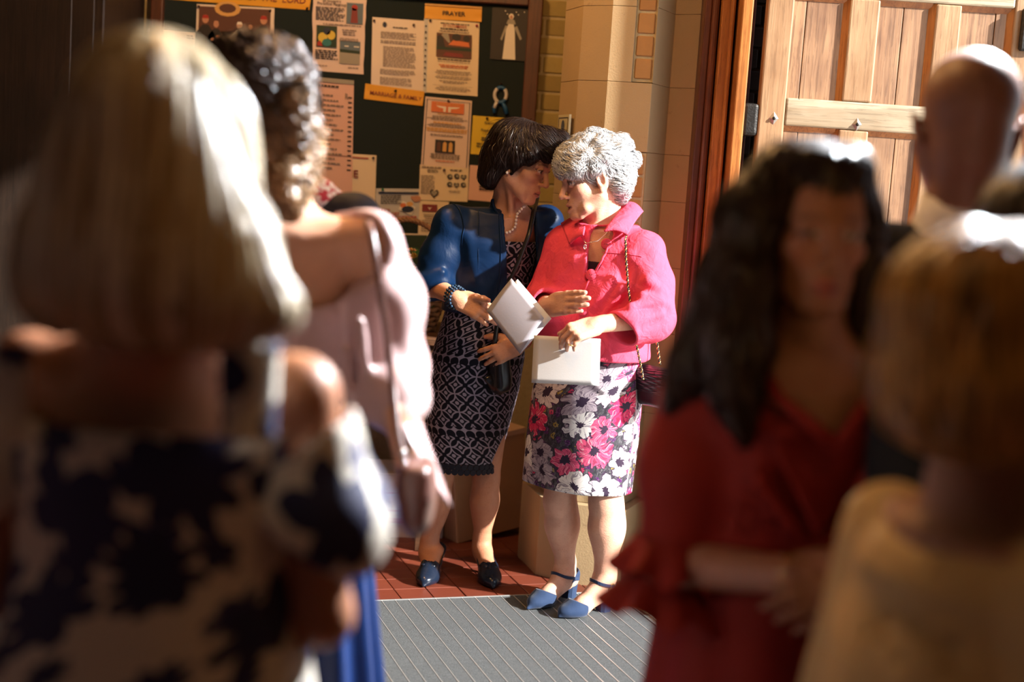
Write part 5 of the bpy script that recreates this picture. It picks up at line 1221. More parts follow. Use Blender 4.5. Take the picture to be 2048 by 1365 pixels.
    for off in (.012, -.012, -.03): inner.chain(list(vp + vg * off), list(vr), .004)
    jf = j.like(); jf.D = j.D.copy(); j.carve(inner)
    j0 = jf
    jk = solid('jacket', j, M_PINK, pn, ((38, 85), (.0022, .0012)), seed=11, it=2)
    # overlapping front edge
    fe = [at(1205, 470, 4.553), at(1190, 510, 4.548), at(1170, 560, 4.545), at(1150, 610, 4.548), at(1140, 660, 4.552), at(1138, 722, 4.562)]
    MB().tube(onsurf(j, dense(fe, 30), .0005), .0038, 8).build('front_edge', M_PINK, jk, True)
    def collar(A, B, C_, D_, bl):
        P = [np.asarray(q, float) for q in (A, B, C_, D_)]
        V, Fq = patch(P, 14, 8, lambda u, w: np.array((0, -.35, .94)) * bl * math.sin(math.pi * u) * .6 + np.array((-.2, -.6, .5)) * bl * math.sin(math.pi * w) * .5, .006); mesh_np('collar', V, Fq, M_PINK, jk, True)
    # order: neck back, outer back, tip, neck front
    collar(at(1258, 405, 4.74), at(1286, 424, 4.70), at(1255, 470, 4.545), at(1208, 463, 4.548), .016)
    collar(at(1180, 425, 4.83), at(1122, 448, 4.80), at(1140, 489, 4.640), at(1167, 470, 4.582), .012)
    V, Fq = patch([at(1258, 405, 4.745), at(1286, 424, 4.705), at(1180, 445, 4.86), at(1188, 420, 4.84)], 12, 6, None, .006); mesh_np('collar', V, Fq, M_PINK, jk, True)
    for px, py, Y in ((1203, 477, 4.545), (1174, 546, 4.540), (1152, 622, 4.545)):
        bp = onsurf(j0, [at(px, py, Y)], .0)[0]; mb = MB(); discs(mb, bp, ft + np.array((.25, 0, .1)), .0185, .006, 18); b = mb.build('button', M_PINK, jk, True)
        for s_ in (-1, 1): MB().ball(bp + nrm(ft + np.array((.25, 0, .1))) * .0062 + lf * .004 * s_, .0018, 6, 4).build('button_hole', M_DARK, b)
    # seams
    MB().tube(onsurf(j0, dense([at(1196, 497, 4.548), at(1220, 500, 4.535), at(1250, 506, 4.530), at(1284, 516, 4.540)]), .0004), .0013, 5).build('seam', M_PINK, jk, True)
    # pendant
    nk = [HF.o * 0 + q for q in (at(1232, 440, 4.68), at(1212, 468, 4.60), at(1196, 482, 4.572), at(1172, 487, 4.572), at(1160, 470, 4.62))]
    MB().tube(nk, .0011, 5).build('necklace', M_PENDANT, pn, True); MB().tube(ring_pts(at(1170, 494, 4.568), (0, -1, .1), (1, 0, 0), .0035, .0075, 14), .0012, 5).build('pendant', M_PENDANT, pn, True)
    for p_, n_ in ((at(1141, 691, 4.365), dL),): MB().tube(ring_pts(p_, (-.2, -.2, -.95), (1, 0, 0), .0092, .0092, 16), .0014, 5).build('ring', M_GOLD, pn, True)
    # shoes
    for hl, te, ak, buck in ((hR, tR, akR, False), (hL, tL, akL, True)):
        sh, L_, f, s_ = shoe(pn, hl, te, .052, 'dorsay', M_SUEDE)
        c_ = ak + np.array((0, 0, -.018)) - f * .002; n_ = np.array((0, 0, 1.0)) - f * .28
        P = list(onsurf(v0, ring_pts(c_, n_, f, .050, .045, 36), .0016)); 
        w = MB(); Vv = []
        for q in P: Vv += [q + (0, 0, .0055), q - (0, 0, .0055)]
        for q in P: d = nrm(q - c_); Vv += [q + d * .002 + (0, 0, .0055), q + d * .002 - (0, 0, .0055)]
        n = 36; Fs = []
        for i in range(n - 1):
            Fs += [(72 + 2 * i, 72 + 2 * i + 1, 72 + 2 * i + 3, 72 + 2 * i + 2), (2 * i, 2 * i + 2, 2 * i + 3, 2 * i + 1), (2 * i, 72 + 2 * i, 72 + 2 * i + 2, 2 * i + 2), (2 * i + 1, 2 * i + 3, 72 + 2 * i + 3, 72 + 2 * i + 1)]
        w.add(Vv, Fs).build('ankle_strap', M_SUEDE, sh)
        MB().tube([ak - f * .046 + (0, 0, -.004), L_(0, .02, .085), L_(0, .0, .066)], [.007, .009, .012], 8).build('heel_tab', M_SUEDE, sh, True)
        if buck:
            bp = at(1213, 1181, 4.62); MB().tube(ring_pts(np.mean([q for q in P if nrm(q - c_) @ nrm((.55, -.83, 0)) > .93], 0) + nrm(np.array((.55, -.83, 0))) * .004, (.55, -.83, .1), (0, 0, 1), .0095, .0085, 20), .0016, 6).build('buckle', M_GOLD, sh, True)
    return pn, HF, ft, lf, cen
PINK = build_pink()
# ------------------------------------------------------------------ woman in the navy jacket
def build_navy():
    pn = person('dark haired woman in a navy jacket, pearls and dark lace dress, leaning in to whisper', (-.12, 5.02, 0)); base = (.62, .33, .21)
    lf = nrm((.90, .28, 0)); ft = np.array((lf[1], -lf[0], 0)); yaw = math.atan2(lf[1], lf[0])
    HF = Frame(at(1043, 326, 4.83), (.87, -.36, -.34), (.10, 0, 1), 1.03)
    nb = at(1016, 428, 4.915); shR = at(905, 448, 4.85); shL = at(1092, 446, 4.945)
    elR = at(866, 572, 4.84); wrR = at(916, 598, 4.675); elL = at(1085, 610, 4.99); wrL = at(1040, 688, 4.80)
    cH = at(948, 765, 5.0); cS = (shL + shR) / 2
    def cen(z): return cH + (cS - cH) * (z - cH[2]) / (cS[2] - cH[2])
    def secs(rows): return [(z, *cen(z)[:2], rx, ry) for z, rx, ry in rows]
    tR = onfloor(846, 1180); hR = tR + np.array((.035, .225, 0)); tL = onfloor(986, 1183); hL = tL + np.array((-.05, .220, 0))
    for q in (hR, tR, hL, tL): q[2] = .006
    akR, akL = at(858, 1100, 5.035), at(963, 1094, 5.07); knR, knL = at(880, 955, 5.02), at(973, 958, 5.04)
    v = Vol((-.40, 4.55, 0), (.24, 5.22, 1.66), .0033)
    head(v, HF, age=.55, smile=.6)
    v.seg(HF(0, -.03, -.05), nb + (0, 0, .02), .048, .052, .03); v.seg(nb + (0, 0, .02), nb - (0, 0, .06), .056, .085, .03)
    for q in (-1, 1): v.seg(HF(q * .045, .0, -.055), nb + ft * .05 - (0, 0, .04), .011, .009, .02)
    v.loft(secs([(.80, .145, .10), (.95, .130, .09), (1.05, .125, .085), (1.14, .135, .095), (1.24, .14, .09), (1.31, .12, .07)]), yaw, .03)
    v.seg(shL, shR, .043, .043, .04); v.chain([shR, elR, wrR], (.043, .036, .025), .02); v.chain([shL, elL, wrL], (.043, .036, .025), .02)
    hipL, hipR = cen(.80) + lf * .07, cen(.80) - lf * .07; hipL[2] = hipR[2] = .80
    fR, fL = nrm(tR - hR), nrm(tL - hL)
    leg(v, hipR, knR, akR, hR + fR * .03 + (0, 0, .062), tR - fR * .035, (.072, .046, .031)); leg(v, hipL, knL, akL, hL + fL * .03 + (0, 0, .062), tL - fL * .035, (.072, .046, .031))
    NAILS.clear()
    dR = nrm(at(956, 618, 4.645) - wrR); hand(v, wrR, dR, (-.05, -.95, .35), (0, -.2, 1), [(.30, .25, .15), (.30, .25, .15), (.32, .28, .15), (.36, .3, .2)], .98, (.92, .10, -.55), 1.08, .25, splay=(.03, .0, -.02, -.04), rad=1.1)
    dL = nrm(at(1000, 706, 4.80) - wrL); hand(v, wrL, dL, (-.15, -.95, .10), (0, 0, 1), [(.30, .35, .2), (.35, .35, .2), (.4, .4, .2), (.45, .4, .2)], .98, (.75, .6, .15), splay=(.14, .02, -.08, -.2))
    def colf(V):
        c = np.tile(np.array(base), (len(V), 1)); m = wavy(V, 4, (60, 150), (.05, .04)); c *= (1 + m[:, None] * np.array((.5, .9, 1.0)))
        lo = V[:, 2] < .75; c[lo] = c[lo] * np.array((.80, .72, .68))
        w = np.clip(1 - np.abs(V[:, 2] - 1.22) / .12, 0, 1)[:, None] * .3; c = c * (1 - w) + np.array((.58, .27, .17)) * w
        face_color(V, HF, c, base, (.46, .15, .13), (.08, .05, .04), (.04, .03, .025)); nail_color(V, c, (.5, .2, .18)); return c
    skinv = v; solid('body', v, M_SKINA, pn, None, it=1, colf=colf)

    hv = Vol(HF.o - .22, HF.o + .22, .004); c = HF.sc
    E = lambda p, r, k=.02, m='u': hv.ell(HF(*p), np.array(r) * c, HF.R, k, m, .04)
    E((0, -.030, .052), (.086, .108, .086), 0); E((0, .030, .090), (.070, .075, .046)); E((0, -.090, -.010), (.074, .048, .075)); E((0, -.078, -.080), (.066, .042, .042))
    for q in (-1, 1): E((q * .068, -.035, .005), (.024, .046, .055)); E((q * .064, .035, .042), (.022, .036, .036)); E((q * .062, -.060, -.062), (.024, .034, .050)); hv.chain([HF(q * .072, .022, .030), HF(q * .0735, .016, -.005), HF(q * .070, .012, -.034)], (.013, .010, .003), .015, pad=.03); E((q * .074, .0, .012), (.015, .03, .022), .01)
    E((0, .085, .080), (.055, .030, .028)); E((.02, .080, .062), (.040, .026, .026))
    tip = at(1128, 266, 4.78)
    hv.chain([HF(.02, .06, .115), HF(0, .105, .115), tip], (.030, .024, .006), .03, pad=.03); hv.chain([HF(.03, .05, .10), HF(.02, .108, .085), at(1112, 300, 4.76)], (.024, .016, .004), .03, pad=.03)
    hm = solid('hair', hv, M_HAIRMAT, pn, ((90, 200), (.0016, .001)), colf=lambda V: np.tile(np.array((.012, .007, .006)), (len(V), 1)))
    crown = HF(0, -.035, .15); dn = -HF.R[:, 2]
    def flow(P, t):
        L = HF.local(P); fr = np.clip((L[:, 1] - .02) / .05, 0, 1)[:, None] * np.clip((L[:, 2] - .05) / .03, 0, 1)[:, None]
        d = (P - crown); d /= np.linalg.norm(d, axis=1)[:, None]; return d * .7 + np.array((0, 0, -1.0)) * .5 + fr * (HF.R[:, 1] * .9 + HF.R[:, 2] * .25 + HF.R[:, 0] * .3) + .12 * np.stack([wavy(P, 41, (30,), (1.,)), wavy(P, 42, (30,), (1.,)), wavy(P, 43, (30,), (1.,))], 1)
    def hc(P, rg): return np.array((.012, .0065, .0055)) * rg.uniform(.5, 1.6, (len(P), 1)) * np.array((1, 1, 1.0))
    tag(strands('hair_strands', hv, hm, M_HAIRD, 8000, flow, lambda V: np.ones(len(V), bool), lambda P, rg: rg.uniform(.05, .12, len(P)), 10, (.0007, .00025), (-.003, .004, .001), (.25, 40.), (.0012, 60.), 6, hc), kind='stuff')
    tag(strands('loose_strands', hv, hm, M_HAIRD, 160, lambda P, t: flow(P, t) + HF.R[:, 1] * .5, lambda V: HF.local(V)[:, 2] > .04, lambda P, rg: rg.uniform(.05, .11, len(P)), 12, (.0006, .0002), (-.002, .010, .018), (.35, 40.), (.003, 50.), 16, hc), kind='stuff')
    MB().ball(HF(.0795, -.002, -.040), .0052, 10, 7).build('earring', M_PEARL, pn, True)

    # lace dress
    rows = [(.425, .138, .118), (.55, .152, .130), (.70, .166, .142), (.82, .166, .142), (.92, .150, .122), (1.03, .136, .106), (1.14, .148, .120), (1.235, .150, .112)]
    V, Fq, U = loft_skin(secs(rows), 120, 90, lambda th, t: .002 * np.sin(5 * th + 1) * t, yaw, .004)
    dr = mesh_np('dress', V, Fq, M_NAVYLACE, pn, True, attr={'uvw': U}); M_SC = m_cloth('navy_guipure', (.007, .008, .018), .7)
    first = None
    for row, zz in ((0, .420), (1, .402)):
        for k in range(40):
            th = 2 * math.pi * (k + .5 * row) / 40; ce = cen(.425); a, b = (.140) * math.cos(th), (.120) * math.sin(th); cy_, sy_ = math.cos(yaw), math.sin(yaw)
            if -math.sin(th + yaw) < -.35: continue
            p = np.array((ce[0] + a * cy_ - b * sy_, ce[1] + a * sy_ + b * cy_, zz)); n = np.array((math.cos(th) * cy_ - math.sin(th) * sy_, math.cos(th) * sy_ + math.sin(th) * cy_, 0))
            if first is None: o = discs(MB(), (0, 0, 0), (0, -1, 0), .0118, .004, 12).build('scallop', M_SC, dr, org=(0, 0, 0)); first = o.data
            else: o = link(bpy.data.objects.new('scallop', first), dr)
            o.location = Vector(p) - wloc(dr); o.rotation_euler = (0, 0, math.atan2(n[1], n[0]) + math.pi / 2)

    # jacket
    j = Vol((-.42, 4.66, .96), (.26, 5.22, 1.42), .0048)
    j.loft(secs([(.975, .158, .128), (1.05, .152, .122), (1.14, .166, .138), (1.22, .168, .128), (1.28, .150, .098), (1.325, .105, .075)]), yaw, .0, pw=2.2)
    j.seg(shL, shR, .054, .054, .05); j.ell(shR, (.060, .058, .058), None, .03)
    cufR = elR + (wrR - elR) * .16; cufL = elL + (wrL - elL) * .25
    slR = j.like(); slL = j.like()
    slR.chain([shR, (shR + elR) / 2 - lf * .006, elR - lf * .004], (.058, .064, .066), .03); slR.seg(elR - lf * .004, cufR, .066, .056, .03); slL.chain([shL, elL], (.056, .06), .03); slL.seg(elL, cufL, .058, .05, .03)
    slR.half(cufR + (0, 0, -.012), nrm(wrR - elR) * .6 + np.array((0, 0, -.8)), .003, cufR - .14, cufR + .14); slL.half(cufL, nrm(wrL - elL), .003, cufL - .1, cufL + .1)
    slR.seg(cufR - nrm(wrR - elR) * .04, cufR + nrm(wrR - elR) * .05 - np.array((0, 0, .03)), .045, .055, .0, 's')
    j.D = smin(smin(j.D, slR.D, .03), slL.D, .03)
    for a, b, r in (((842, 560, 4.78), (884, 545, 4.765), .010), ((850, 520, 4.81), (890, 568, 4.785), .009), ((842, 584, 4.80), (880, 566, 4.78), .010), ((935, 470, 4.80), (955, 560, 4.80), .010), ((985, 400, 4.86), (990, 590, 4.84), .006)): j.seg(at(*a), at(*b), r, r * .6, .03)
    inner = j.like(); inner.loft(secs([(.93, .152, .122), (1.05, .142, .113), (1.14, .155, .126), (1.22, .157, .118), (1.28, .135, .085), (1.325, .085, .06)]), yaw, .0, pw=2.2)
    inner.seg(nb + (0, 0, .07), nb - (0, 0, .04), .060, .072, .02)
    for off in (0, .05, .10):
        q = [at(1036, 425, 4.86), at(1042, 480, 4.83), at(1046, 560, 4.83), at(1046, 660, 4.84)]; inner.chain([p + ft * (off - .03) for p in q], (.060, .060, .056, .054), .004)
    j0 = j.like(); j0.D = j.D.copy(); j.carve(inner); jk = solid('jacket', j, M_NAVY, pn, ((26, 60), (.0018, .0008)), seed=21, it=2)
    # lapel edge and seams
    MB().tube(onsurf(j0, dense([at(985, 392, 4.84), at(1000, 430, 4.80), at(1004, 480, 4.77), at(1004, 560, 4.77), at(1001, 625, 4.78)], 30), -.001), .0045, 8).build('front_edge', M_NAVY, jk, True)
    MB().tube(onsurf(j0, dense([at(956, 398, 4.84), at(958, 440, 4.80), at(957, 520, 4.78), at(955, 600, 4.78)]), .0), .0014, 5).build('seam', M_NAVY, jk, True)
    MB().tube(onsurf(j0, dense([at(906, 394, 4.84), at(922, 420, 4.80), at(928, 455, 4.79), at(926, 495, 4.80)]), .0), .0022, 5).build('sleeve_seam', M_NAVY, jk, True)
    # pearls
    nk = empty('pearl_necklace', nb - np.array(wloc(pn))); nk.parent = pn; nk.location = Vector(nb) - wloc(pn)
    pearl_line('pearl', onsurf(skinv, dense([at(1047, 416, 4.81), at(1048, 428, 4.80), at(1046, 445, 4.78), at(1038, 458, 4.77), at(1026, 465, 4.76), at(1012, 465, 4.76), at(1001, 458, 4.77), at(992, 442, 4.79)], 30), .008), .0055, M_PEARL, nk)
    M_BEAD = plain('dark_blue_beads', (.02, .05, .10), .18, .3, 120, .2, 200, metal=.4); fd = nrm(wrR - elR)
    for q, rr in ((-.018, .038), (-.004, .0375), (.010, .036)):
        c_ = wrR + fd * (q - .006); P = ring_pts(c_, fd + np.array((.25 * q * 20, 0, .12)), (0, 0, 1), rr, rr * .93, 27); bgl = empty('bracelet', c_ - np.array(wloc(pn))); bgl.parent = pn; bgl.location = Vector(c_) - wloc(pn)
        pearl_line('bead', P, .0052, M_BEAD, bgl, 2.0)
    for hl, te in ((hR, tR), (hL, tL)):
        sh, L_, f, s_ = shoe(pn, hl, te, .062, 'pump', M_PATENT)
        for q in (-1, 1): MB().ball(L_(q * .014, .69, .062), (.014, .010, .006), 10, 6).build('bow', M_PATENT, sh, True)
        MB().tube([L_(-.024, .66, .060), L_(-.008, .70, .066), L_(.008, .68, .067), L_(.024, .70, .060)], .0024, 6).build('gold_chain', M_GOLD, sh, True)
    return pn, HF, ft, lf
NAVYW = build_navy()

# ------------------------------------------------------------------ things the two women hold
def leaflet(name, label, corners, mats, fan):
    """folded card: two leaves meeting at the left edge"""
    e = empty(name, np.mean(corners, 0)); tag(e, label, 'booklet'); a, b, c, d = [np.asarray(q, float) for q in corners]; n = nrm(np.cross(b - a, d - a)); 
    if n[1] > 0: n = -n
    V, Fq = patch([a, b, c, d], 10, 10, lambda u, w: n * .004 * math.sin(math.pi * u), .0014); mesh_np('front_leaf', V, Fq, mats[0], e, False)
    V, Fq = patch([a - n * .002, b + fan[0] - n * .010, c + fan[1] - n * .010, d - n * .002], 10, 10, None, .0014); mesh_np('back_leaf', V, Fq, mats[1], e, False)
    return e
leaflet('order_of_service', 'lilac grey folded card held by the woman in the navy jacket', [at(973, 622, 4.592), at(1023, 557, 4.59), at(1088, 637, 4.505), at(1040, 708, 4.50)][::1], (M_MAUVEPAPER, M_WHITEPAPER), (np.array((.016, .004, .0)), np.array((.020, .004, .002))))
leaflet('order_of_service', 'white folded card held low by the woman in the pink jacket', [at(1068, 671, 4.465), at(1197, 678, 4.395), at(1194, 771, 4.375), at(1063, 766, 4.44)], (M_WHITEPAPER, M_WHITEPAPER), (np.array((.004, .004, 0)), np.array((.004, .004, -.002))))

hb = empty('handbag', at(1000, 735, 4.83)); tag(hb, 'slim black leather bag on a long strap held by the woman in the navy jacket', 'handbag')
v = Vol((-.16, 4.72, .70), (.10, 4.98, 1.0), .004); v.box(at(996, 735, 4.85), (.030, .055, .085), rotv((0, 1, 0), -.10) @ rotz(.5), .022, .0); v.seg(at(975, 760, 4.83), at(1000, 785, 4.84), .012, .010, .02)
solid('bag_body', v, M_BLACKL, hb, ((60,), (.0015,)))
def strap(parent, pts, w, th, mat, name='strap', side=(1, 0, 0)):
    P = np.array(pts); d = np.r_[0, np.cumsum(np.linalg.norm(np.diff(P, axis=0), axis=1))]; q = np.linspace(0, d[-1], 30); C = np.stack([np.interp(q, d, P[:, a]) for a in range(3)], 1); T = np.gradient(C, axis=0)
    V = []
    for c, t in zip(C, T):
        s_ = np.asarray(side, float) - nrm(t) * (nrm(t) @ np.asarray(side, float)); s_ = nrm(s_); n = np.cross(nrm(t), s_); V += [c + s_ * w + n * th, c - s_ * w + n * th, c - s_ * w - n * th, c + s_ * w - n * th]
    Fs = [(0, 1, 2, 3), (119, 118, 117, 116)]
    for i in range(29):
        for a, b in ((0, 1), (1, 2), (2, 3), (3, 0)): Fs.append((4 * i + b, 4 * i + a, 4 * i + 4 + a, 4 * i + 4 + b))
    return MB().add(V, Fs).build(name, mat, parent, True)
strap(hb, [at(1075, 392, 4.95), at(1068, 420, 4.84), at(1058, 470, 4.785), at(1035, 530, 4.765), at(1008, 590, 4.765), at(994, 650, 4.785), at(989, 690, 4.80)], .008, .0015, M_BLACKL)

qb = empty('quilted_handbag', at(1300, 765, 4.56)); tag(qb, 'black quilted handbag on a gold and black chain hanging at the floral skirt', 'handbag')
def m_quilt():
    t = NT('quilted_leather'); v = t.obj(); sp = t.node('ShaderNodeSeparateXYZ', {0: v}); a = t.math('ADD', t.math('ADD', sp.outputs[0], sp.outputs[1]), sp.outputs[2]); b = t.math('SUBTRACT', t.math('ADD', sp.outputs[0], sp.outputs[1]), sp.outputs[2])
    h = t.math('ADD', t.math('POWER', t.math('ABSOLUTE', t.math('SINE', t.math('MULTIPLY', a, 180.0))), .5), t.math('POWER', t.math('ABSOLUTE', t.math('SINE', t.math('MULTIPLY', b, 180.0))), .5))
    return t.out((.012, .012, .016), .28, t.bump(h, .8, .004))
M_QUILT = m_quilt(); Rq = rotz(math.radians(-52)) @ rotv((1, 0, 0), .08)
v = Vol((.36, 4.42, .70), (.64, 4.74, .96), .0035); qc = at(1312, 778, 4.585); v.box(qc, (.085, .030, .062), Rq, .026, .0); solid('bag_body', v, M_BLACKL, qb)
v = Vol((.36, 4.40, .70), (.66, 4.76, .98), .0035); v.box(qc + (0, 0, .010), (.090, .036, .062), Rq, .032, .0); v.box(qc - (0, 0, .048), (.2, .2, .035), None, .004, .004, 's'); v.box(qc + Rq @ np.array((0, .0, -.03)), (.2, .026, .06), Rq, .006, .004, 's'); solid('bag_flap', v, M_QUILT, qb)
chain_strap(qb, [at(1256, 462, 4.60), at(1251, 480, 4.535), at(1252, 520, 4.518), at(1256, 570, 4.515), at(1262, 618, 4.475), at(1263, 630, 4.46)])
chain_strap(qb, [at(1273, 690, 4.50), at(1278, 715, 4.50), at(1284, 745, 4.50), at(1286, 760, 4.505)])
chain_strap(qb, [at(1306, 655, 4.62), at(1315, 690, 4.62), at(1320, 730, 4.60)])
# ------------------------------------------------------------------ guests standing nearer the camera
def P3(*a): return np.array(a, float)
def simple_body(v, HF, nb, shR, shL, elR, elL, wrR, wrL, cH, yaw, feet, face=True, W_=1.0, knz=.47, ank=None):
    ft = np.array((math.sin(yaw), -math.cos(yaw), 0)) * -1.0
    head(v, HF, face=face); v.seg(HF(0, -.03, -.05), nb + P3(0, 0, .02), .052, .055, .03); v.seg(nb + P3(0, 0, .02), nb - P3(0, 0, .05), .058, .085, .03)
    cS = (shR + shL) / 2
    cen = lambda z: cH + (cS - cH) * (z - cH[2]) / (cS[2] - cH[2])
    zs = cS[2]
    rows = [(.80, .155, .105), (.95, .14, .095), (1.05, .132, .09), (1.14, .142, .10), (zs - .07, .150, .095), (zs, .13, .07)]
    S = [(z, *cen(z)[:2], rx * W_, ry * W_) for z, rx, ry in rows]
    v.loft(S, yaw, .03); v.seg(shL, shR, .045 * W_, .045 * W_, .05); v.chain([shR, elR, wrR], (.046 * W_, .038, .026), .02); v.chain([shL, elL, wrL], (.046 * W_, .038, .026), .02)
    sd = P3(math.cos(yaw), math.sin(yaw), 0)
    for (heel, toe), q in zip(feet, (1, -1)):
        hip = cen(.80) + sd * .075 * q; hip[2] = .80; ak = heel + nrm(toe - heel) * .05; ak = P3(ak[0], ak[1], .105 if ank is None else ank); kn = (hip + ak) / 2 + nrm(toe - heel) * .02; kn[2] = knz; leg(v, hip, kn, ak, heel + nrm(toe - heel) * .03 + P3(0, 0, .018), toe - nrm(toe - heel) * .015)
    return cen
def skin_cols(base, HF=None, **kw):
    def f(V):
        c = np.tile(np.array(base), (len(V), 1)); c *= (1 + wavy(V, 4, (50, 120), (.05, .03))[:, None])
        if HF is not None: face_color(V, HF, c, base, **kw)
        return c
    return f
def flat_shoes(pn, feet, mat, hh=.012):
    for h_, t_ in feet: shoe(pn, h_, t_, hh, 'pump', mat, h=.007)
def feet_at(x, y, yaw, gap=.17, L=.25):
    fw = P3(-math.sin(yaw), math.cos(yaw), 0); sd = P3(math.cos(yaw), math.sin(yaw), 0); o = P3(x, y, 0)
    return [(o + sd * gap / 2 - fw * L * .35, o + sd * gap / 2 + fw * L * .65), (o - sd * gap / 2 - fw * L * .35, o - sd * gap / 2 + fw * L * .65)]
def relax_hand(v, wr, d, n, t, sc=1.0): hand(v, wr, d, n, t, [(.3, .35, .25), (.35, .4, .3), (.4, .45, .3), (.45, .5, .3)], sc, (.75, .5, .3))

# --- blonde woman with long straight hair, off-shoulder white and navy dress (seen from behind)
def build_blonde():
    c0 = at(318, 700, 1.66); X0 = c0[0]; pn = person('blonde woman with long straight hair in a white and navy off-shoulder dress', (X0, 1.66, 0)); base = (.46, .20, .11)
    HF = Frame(at(316, 300, 1.64), (.10, 1, -.05), (0, 0, 1), 1.0); sd = nrm((1, -.10, 0)); yaw = math.atan2(sd[1], sd[0])
    nb = P3(X0, 1.655, 1.315); shR = at(596, 790, 1.66); shL = 2 * P3(X0, 1.68, shR[2]) - shR; shL[2] = shR[2]
    elR = at(640, 1230, 1.67); elL = P3(2 * X0 - elR[0], 1.70, elR[2]); wrR = elR + P3(-.06, .20, -.06); wrL = elL + P3(.06, .20, -.06); cH = P3(X0, 1.68, .85); feet = feet_at(X0, 1.68, -.1)
    v = Vol((X0 - .34, 1.44, 0), (X0 + .34, 2.06, 1.70), .008); cen = simple_body(v, HF, nb, shR, shL, elR, elL, wrR, wrL, cH, yaw, feet)
    relax_hand(v, wrR, wrR - elR, (1, 0, .2), (0, .2, 1)); relax_hand(v, wrL, wrL - elL, (-1, 0, .2), (0, .2, 1)); NAILS.clear()
    solid('body', v, M_SKIN, pn, colf=skin_cols(base, HF))
    zt = at(300, 868, 1.56)[2]
    rows = [(.05, .30, .28), (.40, .25, .23), (.70, .215, .175), (.85, .200, .150), (1.0, .168, .130), (1.12, .178, .135), (zt, .178, .128)]
    V, Fq, U = loft_skin([(z, *cen(z)[:2], rx, ry) for z, rx, ry in rows], 110, 60, lambda th, t: .012 * np.sin(9 * th) * t ** 1.5, yaw, .005); mesh_np('dress', V, Fq, M_BLUEPRINT, pn, True, attr={'uvw': U})
    # puff sleeves worn below the shoulder, joined to the dress by broad straps
    for q, sh_, el_ in ((1, shR, elR), (-1, shL, elL)):
        a = sh_ + (el_ - sh_) * .18; b = sh_ + (el_ - sh_) * .60; s = Vol(np.minimum(a, b) - .12, np.maximum(a, b) + .12, .005)
        s.seg(a, b, .068, .085, 0); s.ell((a + b) / 2 * .4 + b * .6, (.094, .088, .06), None, .03); 
        n_ = nrm(el_ - sh_); s.half(sh_ + (el_ - sh_) * .20, -n_ + P3(-.55 * q, 0, 0), .004); s.half(b + n_ * .01, n_ + P3(-.75 * q, 0, 0), .004)
        i_ = s.like(); i_.seg(a - n_ * .1, b + n_ * .1, .056, .07, 0); s.carve(i_)
        solid('sleeve', s, M_BLUEPRINT, pn, ((30, 60), (.004, .002)), attr=lambda V: {'uvw': np.stack([V[:, 0] + V[:, 1], V[:, 2], 0 * V[:, 0]], 1)})
        p = [at(440 if q > 0 else 60, 690, 1.58), at(560 if q > 0 else -60, 685, 1.60), at(548 if q > 0 else -50, 880, 1.572), at(445 if q > 0 else 55, 880, 1.555)]
        V, Fq = patch(p, 10, 12, lambda u, w: P3(0, -.012 * math.sin(math.pi * u), 0), .006); mesh_np('strap', V, Fq, M_BLUEPRINT, pn, True, attr={'uvw': np.stack([V[:, 0] * 1.0 + .04, V[:, 2], 0 * V[:, 0]], 1)})
    # hair
    hv = Vol(HF.o - P3(.24, .22, .30), HF.o + P3(.24, .20, .17), .006); E = lambda p, r, k=.03: hv.ell(HF(*p), r, HF.R, k, 'u', .05)
    E((0, -.025, .048), (.086, .112, .084), 0); E((0, -.055, -.03), (.108, .080, .09)); E((.012, -.060, -.11), (.140, .078, .09)); E((.030, -.06, -.165), (.158, .066, .052))
    for q in (-1, 1): E((q * .075, .02, -.03), (.03, .055, .10)); E((q * .105, -.01, -.13), (.040, .060, .085))
    HB = P3(.60, .47, .28)
    hm = solid('hair', hv, M_HAIRMAT, pn, ((60, 110), (.004, .002)), colf=lambda V: np.tile(HB * .6, (len(V), 1)))
    top = HF(.0, -.01, .145)
    def flow(P, t):
        d = P - top; d[:, 2] = 0; d /= np.linalg.norm(d, axis=1)[:, None] + 1e-6; return d * np.clip((P[:, 2:3] - HF.o[2] + .02) / .14, 0, 1) + P3(0, 0, -1.0)
    def hc(P, rg):
        w = rg.random((len(P), 1)); return np.where(w < .22, P3(.34, .21, .09), np.where(w < .55, P3(.58, .43, .22), P3(.74, .64, .46))) * rg.uniform(.75, 1.15, (len(P), 1))
    tag(strands('hair_strands', hv, hm, M_HAIR, 3200, flow, lambda V: V[:, 2] > HF.o[2] - .08, lambda P, rg: np.clip((P[:, 2] - (HF.o[2] - .245)) * 1.12, .05, .5) * rg.uniform(.75, 1.05, len(P)), 11, (.0024, .0012), (-.002, .005, .003), (.06, 20.), (.0, 1.), 9, hc), kind='stuff')
    flat_shoes(pn, feet, M_PATENT)
build_blonde()

